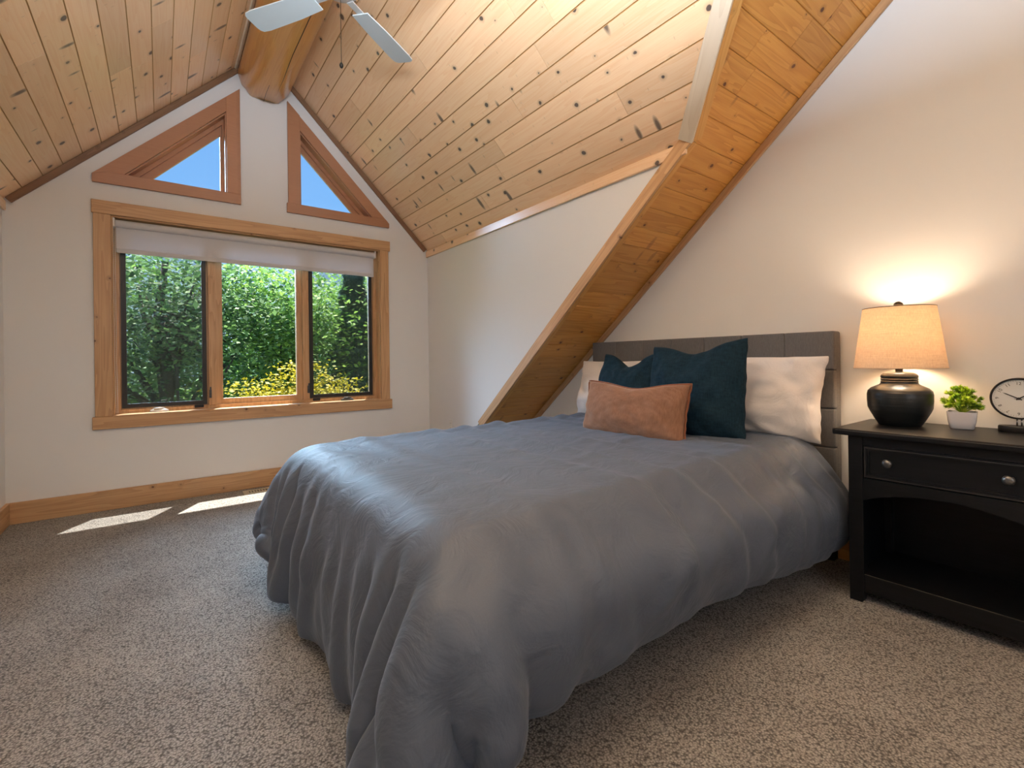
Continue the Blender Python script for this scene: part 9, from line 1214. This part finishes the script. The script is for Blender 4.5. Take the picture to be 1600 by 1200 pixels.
# ---------------------------------------------------------------- pillows
def pillow_mesh(w_, h_, t_, seed, chop=0.0, pinch=.05, N=36, wr=.006, corner=.0, sag=0.0, wrs=7):
    """local: x = width, z = height, y = thickness (front is -y); origin at the bottom centre"""
    rr = random.Random(seed); off = Vector((rr.uniform(0, 50), rr.uniform(0, 50), 0)); me = bpy.data.meshes.new('p'); vs_ = []; fs_ = []; idx = {}
    for side in (-1, 1):
        for j in range(N+1):
            for i in range(N+1):
                u = -1+2*i/N; v = -1+2*j/N
                edge = i in (0, N) or j in (0, N)
                if edge and side == 1: idx[(1, i, j)] = idx[(-1, i, j)]; continue
                x = w_/2*u*(1-pinch*(1-v*v)-corner*0); z = h_/2*v*(1-pinch*(1-u*u))
                if chop: 
                    k = max(0, v)**1.6; d = math.exp(-(u*2.1)**2); z -= chop*k*d*h_
                prof = max(0, (1-u**2))**.5*max(0, (1-v**2))**.5
                prof = prof**.85*(1-.25*max(0, v))*(1+.18*max(0, -v))
                y = side*t_/2*prof
                nz = noise.noise(Vector((u*2.3, v*2.3, side*3))+off)*.5+noise.noise(Vector((u*wrs, v*wrs*.6, side*5))+off)*.35
                # creases running in from the corners and seams
                cr_ = math.sin((u+v*.5)*wrs*2+4*noise.noise(Vector((u*2, v*2, 9))+off))*max(abs(u), abs(v))**3
                y += side*wr*(nz*2.4*prof**.5+cr_*.8*(prof**.3))
                z -= sag*(u*u)*max(0, v)
                idx[(side, i, j)] = len(vs_); vs_.append((x+wr*.6*noise.noise(Vector((v*5, side, u))+off)*(abs(u) > .9), y, z+h_/2))
        for j in range(N):
            for i in range(N):
                q = [idx[(side, i, j)], idx[(side, i+1, j)], idx[(side, i+1, j+1)], idx[(side, i, j+1)]]
                fs_.append(q if side == -1 else q[::-1])
    me.from_pydata(vs_, [], fs_); edge_pts = []
    for i in range(N): edge_pts.append(vs_[idx[(-1, i, 0)]])
    for j in range(N): edge_pts.append(vs_[idx[(-1, N, j)]])
    for i in range(N, 0, -1): edge_pts.append(vs_[idx[(-1, i, N)]])
    for j in range(N, 0, -1): edge_pts.append(vs_[idx[(-1, 0, j)]])
    return me, edge_pts
def pillow(name, label, cat, loc, yaw, lean, roll, m, w_, h_, t_, seed, group=None, piping=None, **k):
    me, ed = pillow_mesh(w_, h_, t_, seed, **k); me.name = name; me.materials.append(m)
    for p in me.polygons: p.use_smooth = True
    o = bpy.data.objects.new(name, me); link(o); tag(o, label, cat, group)
    # local front (-y) faces the room's -x direction
    o.matrix_world = Matrix.Translation(loc) @ Matrix.Rotation(yaw, 4, 'Z') @ Matrix.Rotation(lean, 4, 'X') @ Matrix.Rotation(roll, 4, 'Y')
    s_ = o.modifiers.new('sub', 'SUBSURF'); s_.levels = 1; s_.render_levels = 1
    if piping:
        bm = nb(); tube(bm, ed+[ed[0]], piping[1], 8, caps=False); obj('piping', bm, piping[0], o, smooth=True)
    return o
FW = -PI/2     # front towards -x
pillow('bed_pillow', 'large white pillow leaning on the headboard at the nightstand side', 'pillow', (2.42, 1.29, .60), FW, -.20, .02, M_WHITE, .80, .42, .21, 3, 'white bed pillows', wr=.018, pinch=.05, wrs=6)
pillow('bed_pillow', 'large white pillow behind the left dark cushion, at the window side', 'pillow', (2.42, 2.09, .592), FW, -.20, -.01, M_WHITE, .80, .41, .21, 7, 'white bed pillows', wr=.016, pinch=.05, wrs=5)
pillow('throw_cushion', 'square dark teal cushion on the right, in front of the white pillow', 'cushion', (2.14, 1.375, .580), FW+.06, -.24, -.06, M_TEAL, .53, .52, .21, 11, 'dark teal cushions', chop=.11, wr=.011, pinch=.035)
pillow('throw_cushion', 'square dark teal cushion on the left, behind the rust cushion', 'cushion', (2.20, 1.885, .585), FW-.05, -.30, -.02, M_TEAL, .50, .48, .20, 13, 'dark teal cushions', chop=.20, wr=.011, pinch=.035)
pillow('lumbar_cushion', 'oblong rust velvet cushion with piped edge at the front of the bed', 'cushion', (1.93, 1.605, .583), FW+.02, -.22, .0, M_RUST, .65, .30, .16, 17, chop=.10, wr=.008, pinch=.04, piping=(M_RUSTP, .0045))

# ================================================================ NIGHTSTAND
NX0, NX1, NY0, NY1 = 2.272, 2.670, .152, .745
ns = tag(empty('nightstand', (2.46, .45, 0)), 'black painted nightstand with one drawer over an open arched shelf', 'nightstand')
bm = box(nb(), 2.238, 2.690, .106, .791, .676, .702, .008, 3); at(ns, 'table_top', bm, M_BLACKW)
at(ns, 'worn_edge', box(nb(), 2.2365, 2.2385, .12, .777, .694, .6965), M_WORN)
bm = nb(); prism(bm, [(NY1, 0), (NY1, .676), (NY1-.050, .676), (NY1-.050, .04), (NY1-.044, 0)], 'x', NX0, NX0+.045, .002); at(ns, 'front_post', bm, M_BLACKW)
bm = nb(); prism(bm, [(NY0, 0), (NY0, .676), (NY0+.050, .676), (NY0+.050, .04), (NY0+.044, 0)], 'x', NX0, NX0+.045, .002); at(ns, 'front_post', bm, M_BLACKW)
for y0 in (NY1-.05, NY0): at(ns, 'back_post', box(nb(), NX1-.045, NX1, y0, y0+.05, 0, .676, .002, 1), M_BLACKW)
for y0 in (NY1-.024, NY0+.008): at(ns, 'side_panel', box(nb(), NX0+.04, NX1-.04, y0, y0+.016, .05, .676), M_BLACKW)
at(ns, 'top_rail', box(nb(), NX0+.004, NX0+.03, NY0+.05, NY1-.05, .638, .676), M_BLACKW)
pts = [(NY0+.05, .506), (NY1-.05, .506)]+[(NY1-.05-(NY1-NY0-.1)*i/20, .415+.052*math.sin(PI*i/20)**.8) for i in range(21)]
at(ns, 'arched_rail', prism(nb(), pts, 'x', NX0+.004, NX0+.026), M_BLACKW)
at(ns, 'bottom_rail', box(nb(), NX0+.002, NX0+.026, NY0+.05, NY1-.05, .045, .117, .0015, 1), M_BLACKW)
at(ns, 'worn_edge', box(nb(), NX0+.0005, NX0+.003, NY0+.052, NY1-.052, .1155, .118), M_WORN)
at(ns, 'shelf', box(nb(), NX0+.02, NX1-.01, NY0+.015, NY1-.015, .095, .112), M_BLACKW)
at(ns, 'back_panel', box(nb(), NX1-.012, NX1-.002, NY0+.01, NY1-.01, .05, .676), M_BLACKW)
at(ns, 'drawer_floor', box(nb(), NX0+.03, NX1-.01, NY0+.015, NY1-.015, .500, .508), M_BLACKW)
dy0, dy1, dz0, dz1 = NY0+.052, NY1-.052, .508, .636
dr = at(ns, 'drawer', box(nb(), NX0+.008, NX0+.30, dy0+.012, dy1-.012, dz0+.012, dz1-.012, .001, 1), M_BLACKW)
bm = nb(); q0 = [(dy0, dz0), (dy1, dz0), (dy1, dz1), (dy0, dz1)]; 
def insetq(q, d): return [(q[0][0]+d, q[0][1]+d), (q[1][0]-d, q[1][1]+d), (q[2][0]-d, q[2][1]-d), (q[3][0]+d, q[3][1]-d)]
ring(bm, q0, insetq(q0, .005), 'x', NX0+.006, NX0+.012); ring(bm, insetq(q0, .005), insetq(q0, .013), 'x', NX0-.001, NX0+.012); ring(bm, insetq(q0, .013), insetq(q0, .020), 'x', NX0+.004, NX0+.012)
at(ns, 'drawer_moulding', bm, M_BLACKW, dr)
bm = nb()
for a, b in ((insetq(q0, .005), insetq(q0, .007)),): ring(bm, a, b, 'x', NX0-.0018, NX0)
at(ns, 'worn_bead', bm, M_WORN, dr)
for yk in (.612, .283):
    bm = nb(); lathe(bm, [(.006, 0), (.005, .008), (.006, .012), (.0155, .016), (.017, .020), (.0145, .026), (.008, .029), (0, .0295)], 20)
    for v in bm.verts: v.co = Vector((NX0+.008-v.co.z, yk+v.co.x, .578+v.co.y))
    at(ns, 'knob', bm, M_KNOB, dr, smooth=True)

# ================================================================ LAMP
LX, LY, LZ = 2.535, .640, .702
lp = tag(empty('table_lamp', (LX, LY, LZ)), 'lit table lamp with charcoal ceramic base and tan linen shade', 'lamp')
prof = [(.0, 0), (.070, 0), (.074, .004), (.088, .028), (.104, .060), (.110, .075), (.112, .105), (.112, .132), (.109, .146), (.098, .158), (.080, .167), (.067, .174), (.063, .181), (.0645, .186), (.0615, .190), (.0645, .195), (.0615, .200), (.0645, .205), (.063, .212), (.060, .216)]
auto_smooth(obj('ceramic_base', lathe(nb(), prof, 48), M_LAMP, lp), .9)
auto_smooth(obj('base_cap', lathe(nb(), [(.058, .2155), (.057, .219), (.046, .224), (.016, .228), (0, .228)], 40), M_LAMP, lp), .9)
auto_smooth(obj('neck', lathe(nb(), [(.013, .226), (.013, .262), (.009, .264), (.009, .300)], 20), M_BRONZE, lp), .9)
SB, ST, RB, RT_ = .244, .500, .158, .124
bm = nb(); n = 64
rows = [[bm.verts.new((r_*math.cos(2*PI*i/n), r_*math.sin(2*PI*i/n), z_)) for i in range(n)] for (r_, z_) in ((RB, SB), (RT_, ST), (RT_-.002, ST), (RB-.002, SB))]
for a, b in zip(rows, rows[1:]+rows[:1]):
    for i in range(n): bm.faces.new((a[i], a[(i+1) % n], b[(i+1) % n], b[i]))
sh = auto_smooth(obj('lamp_shade', bm, M_SHADE, lp), .9)
for r_, z_, nm in ((RB, SB, 'shade_rim'), (RT_, ST, 'shade_rim')):
    obj(nm, tube(nb(), [(r_*math.cos(2*PI*i/48), r_*math.sin(2*PI*i/48), z_) for i in range(49)], .0016, 6, caps=False), M_SHADE if z_ == SB else M_BRONZE, sh, smooth=True)
bm = nb()
for k in range(3):
    a = 2*PI*k/3+.4; tube(bm, [(0, 0, ST-.012), (RT_*.5*math.cos(a), RT_*.5*math.sin(a), ST-.012), (RT_*math.cos(a), RT_*math.sin(a), ST-.002)], .0014, 6)
tube(bm, [(.012, 0, .262), (.055, 0, .31), (.06, 0, .38), (.03, 0, .46), (0, 0, ST-.01), (-.03, 0, .46), (-.06, 0, .38), (-.055, 0, .31), (-.012, 0, .262)], .0015, 6)
obj('harp', bm, M_BRONZE, lp, smooth=True)
obj('finial', lathe(nb(), [(.003, ST-.014), (.003, ST+.002), (.009, ST+.004), (.017, ST+.012), (.015, ST+.020), (.008, ST+.026), (0, ST+.028)], 20), M_BRONZE, lp, smooth=True)
obj('bulb', lathe(nb(), [(0, .300), (.013, .300), (.014, .325), (.026, .350), (.030, .368), (.026, .388), (.012, .400), (0, .402)], 20), M_BULB, lp, smooth=True)
ll = bpy.data.lights.new('lamp_glow', 'POINT'); ll.energy = 7.5; ll.color = (1, .79, .57); ll.shadow_soft_size = .05
lo = bpy.data.objects.new('lamp_glow', ll); link(lo, lp); lo.location = (0, 0, .40)

# ================================================================ POTTED PLANT
pt = tag(empty('potted_plant', (2.585, .452, .702), rz=.12), 'small bright green artificial plant in a square white pot', 'plant')
def rsq(r_, rad, n=6):
    o = []
    for cx, cy, a0 in ((1, 1, 0), (-1, 1, PI/2), (-1, -1, PI), (1, -1, 1.5*PI)):
        for k in range(n+1): o.append((cx*(r_-rad)+rad*math.cos(a0+k*PI/2/n), cy*(r_-rad)+rad*math.sin(a0+k*PI/2/n)))
    return o
bm = nb(); rows = []
for r_, z_ in ((.033, 0), (.036, .003), (.041, .03), (.0445, .066), (.0445, .069), (.041, .069), (.039, .055)):
    rows.append([bm.verts.new((a, b, z_)) for a, b in rsq(r_, r_*.28)])
for a, b in zip(rows, rows[1:]):
    for i in range(len(a)): bm.faces.new((a[i], a[(i+1) % len(a)], b[(i+1) % len(a)], b[i]))
bm.faces.new(rows[0][::-1]); auto_smooth(obj('pot', bm, M_POT, pt), .9)
obj('soil', prism(nb(), rsq(.040, .012), 'z', .050, .060), M_SOIL, pt)
rr = random.Random(7)
for k in range(100):
    a = rr.uniform(0, 2*PI); el = rr.uniform(-.05, 1.5); R_ = .050*rr.uniform(.25, 1)**.6
    c = Vector((math.cos(a)*math.cos(el)*R_*1.1, math.sin(a)*math.cos(el)*R_*1.1, .086+math.sin(el)*R_*1.5)); ax = Vector((math.cos(a)*math.cos(el), math.sin(a)*math.cos(el), math.sin(el)+.25)).normalized()
    bm = nb(); tube(bm, [(0, 0, .06), c*.6+Vector((0, 0, .03)), c], .0012, 4)
    u_ = ax.orthogonal().normalized(); v_ = ax.cross(u_)
    for t in range(34):
        b = rr.uniform(0, 2*PI); sp = rr.uniform(.15, 1.0); d = (ax+(u_*math.cos(b)+v_*math.sin(b))*sp*1.3).normalized(); L = rr.uniform(.013, .021)
        s_ = d.cross(ax)
        if s_.length < .05: continue
        s_.normalize(); s_ *= .0024; A = c+d*.001; bm.faces.new([bm.verts.new(q) for q in (A-s_*.4, A+d*L*.5-s_, A+d*L, A+d*L*.5+s_, A+s_*.4)])
    obj('leaf_sprig', bm, M_PLANT, pt)

# ================================================================ CLOCK
ck = tag(empty('desk_clock', (2.605, .296, .702), rz=0), 'round white-faced desk clock with black rim on a black oval stand', 'clock')
CZ, CR = .128, .0785
bm = nb(); lathe(bm, [(.0, 0), (.056, 0), (.058, .003), (.058, .020), (.055, .024), (0, .024)], 40)
for v in bm.verts: v.co.x *= .62
auto_smooth(obj('stand_base', bm, M_BLACK, ck), .6)
for dy in (-.006, .006): obj('post', tube(nb(), [(0, dy, .022), (0, dy, .056)], .0024, 10), M_STEEL, ck, smooth=True)
def disc(prof_, m, nm, par, n=64):
    bm = nb(); lathe(bm, prof_, n)
    for v in bm.verts: v.co = Vector((-v.co.z, v.co.x, CZ+v.co.y))
    return auto_smooth(obj(nm, bm, m, par), .6)
disc([(0, -.018), (CR-.004, -.018), (CR, -.012), (CR, .012), (CR-.002, .016), (CR-.006, .016), (CR-.007, .011), (CR-.0075, .008)], M_BLACK, 'case', ck)
fc = disc([(0, .0085), (CR-.007, .0085), (CR-.007, .010), (0, .010)], M_CLOCKF, 'dial', ck)
bm = nb()
for k in range(60):
    a = PI/2+k*PI/30; r0_ = CR-.0135; r1_ = CR-.010
    if k % 5 == 0: continue
    c = Vector((0, math.cos(a), math.sin(a))); s_ = Vector((0, -math.sin(a), math.cos(a)))*.0004
    bm.faces.new([bm.verts.new(Vector((-.0104, 0, CZ))+q) for q in (c*r0_-s_, c*r1_-s_, c*r1_+s_, c*r0_+s_)])
obj('minute_marks', bm, M_LEAD, ck)
for h in range(1, 13):
    cu = bpy.data.curves.new('numeral', 'FONT'); cu.body = str(h); cu.size = .0155; cu.align_x = 'CENTER'; cu.align_y = 'CENTER'; cu.extrude = .0002; cu.resolution_u = 2
    tmp = bpy.data.objects.new('numeral', cu); COL.objects.link(tmp)
    me = bpy.data.meshes.new_from_object(tmp.evaluated_get(bpy.context.evaluated_depsgraph_get())); bpy.data.objects.remove(tmp)
    me.materials.clear(); me.materials.append(M_LEAD)
    o = bpy.data.objects.new('numeral', me); link(o, ck)
    th = -h*PI/6      # clockwise as seen from the room (-x side): text x axis maps to world -y
    base = Matrix(((0, 0, -1), (-1, 0, 0), (0, 1, 0))).to_4x4()
    o.matrix_local = Matrix.Translation((-.0105, 0, CZ)) @ base @ Matrix.Rotation(th, 4, 'Z') @ Matrix.Translation((0, CR-.0215, 0))
def hand(nm, ang, L, tail, w0, off):
    a = PI/2-ang; c = Vector((0, -math.cos(a), math.sin(a))); s_ = Vector((0, -c.z, c.y)); bm = nb(); o_ = Vector((-off, 0, CZ)); A = []; B = []
    for q in (c*-tail-s_*w0, c*L*.8-s_*w0*.9, c*L, c*L*.8+s_*w0*.9, c*-tail+s_*w0): A.append(bm.verts.new(o_+q)); B.append(bm.verts.new(o_+q+Vector((.0006, 0, 0))))
    bm.faces.new(A); bm.faces.new(B[::-1])
    for i in range(5): bm.faces.new((A[i], B[i], B[(i+1) % 5], A[(i+1) % 5]))
    obj(nm, bm, M_LEAD, ck)
hand('minute_hand', 2*PI*(49.5/60), .048, .010, .0019, .0118); hand('hour_hand', 2*PI*(1.83/12), .034, .008, .0022, .0112); hand('second_hand', 2*PI*(14/60), .05, .012, .0006, .0124)
bm = nb(); lathe(bm, [(0, 0), (.0045, 0), (.0045, .0035), (0, .004)], 16)
for v in bm.verts: v.co = Vector((-.0103-v.co.z, v.co.x, CZ+v.co.y))
obj('hub', bm, M_LEAD, ck)

# ================================================================ OUTLET, FLOOR VENT
ot = tag(empty('wall_outlet', (XR, 3.869, .40)), 'white wall outlet low on the dormer side wall behind the bed', 'outlet')
obj('cover_plate', box(nb(), -.006, 0, -.036, .036, -.058, .058, .003, 2), M_PLATE, ot)
for z in (-.022, .022):
    so = obj('socket', box(nb(), -.0075, -.005, -.016, .016, z-.014, z+.014, .002, 1), M_PLATE, ot)
    for y0 in (-.007, .007): obj('slot', box(nb(), -.0079, -.0074, y0-.001, y0+.001, z-.005, z+.005), M_LEAD, so)
fv = tag(empty('floor_vent', (.66, 4.165, 0)), 'beige metal floor register beside the baseboard under the window', 'vent')
obj('vent_frame', ring(nb(), [(-.16, -.055), (.16, -.055), (.16, .055), (-.16, .055)], [(-.135, -.034), (.135, -.034), (.135, .034), (-.135, .034)], 'z', 0, .006), M_VENT, fv)
obj('vent_well', box(nb(), -.135, .135, -.034, .034, .0004, .001), M_LEAD, fv)
for i in range(14): obj('louvre', box(nb(), -.132+i*.0195, -.122+i*.0195, -.034, .034, .001, .005), M_VENT, fv)

# ================================================================ CEILING FAN
FX, FY, FZ = .735, 2.381, 2.83
fan = tag(empty('ceiling_fan', (FX, FY, FZ)), 'white-bladed ceiling fan hanging from the ridge log', 'fan')
auto_smooth(obj('motor_housing', lathe(nb(), [(0, .0), (.05, .0), (.085, .015), (.095, .05), (.09, .09), (.05, .115), (0, .118)], 32), M_FANM, fan), .8)
obj('downrod', tube(nb(), [(0, 0, .11), (0, 0, .27)], .011, 12), M_FANM, fan, smooth=True)
auto_smooth(obj('canopy', lathe(nb(), [(.0, .245), (.035, .245), (.06, .27), (.065, .305), (0, .31)], 28), M_FANM, fan), .8)
for k in range(4):
    a = math.radians(33.5+90*k); Mx = Matrix.Rotation(a, 4, 'Z') @ Matrix.Rotation(.14, 4, 'X')
    pts = [(.16, -.050)]+[(.48+.0*i, -.066) for i in (0,)]
    pts = [(.15, -.048), (.30, -.060), (.52, -.066)]+[(.545+.033*math.sin(t*PI/6), -.033-.033*math.cos(t*PI/6)) for t in range(1, 4)]+[(.545+.033*math.cos(t*PI/6), .033+.033*math.sin(t*PI/6)) for t in range(0, 3)]+[(.52, .066), (.30, .060), (.15, .048)]
    b_ = obj('fan_blade', prism(nb(), pts, 'z', -.003, .003), M_FAN, fan, mw=Mx)
    obj('blade_bracket', box(nb(), .07, .20, -.018, .018, .004, .010, .001, 1), M_FANM, fan, mw=Matrix.Rotation(a, 4, 'Z'))
pc = obj('pull_chain', tube(nb(), [(0, 0, 0), (0, 0, -.345)], .0014, 6), M_BRONZE, fan)
obj('chain_knob', lathe(nb(), [(0, -.372), (.006, -.368), (.0095, -.36), (.009, -.352), (.004, -.343), (0, -.342)], 14), M_BLACK, pc, smooth=True)
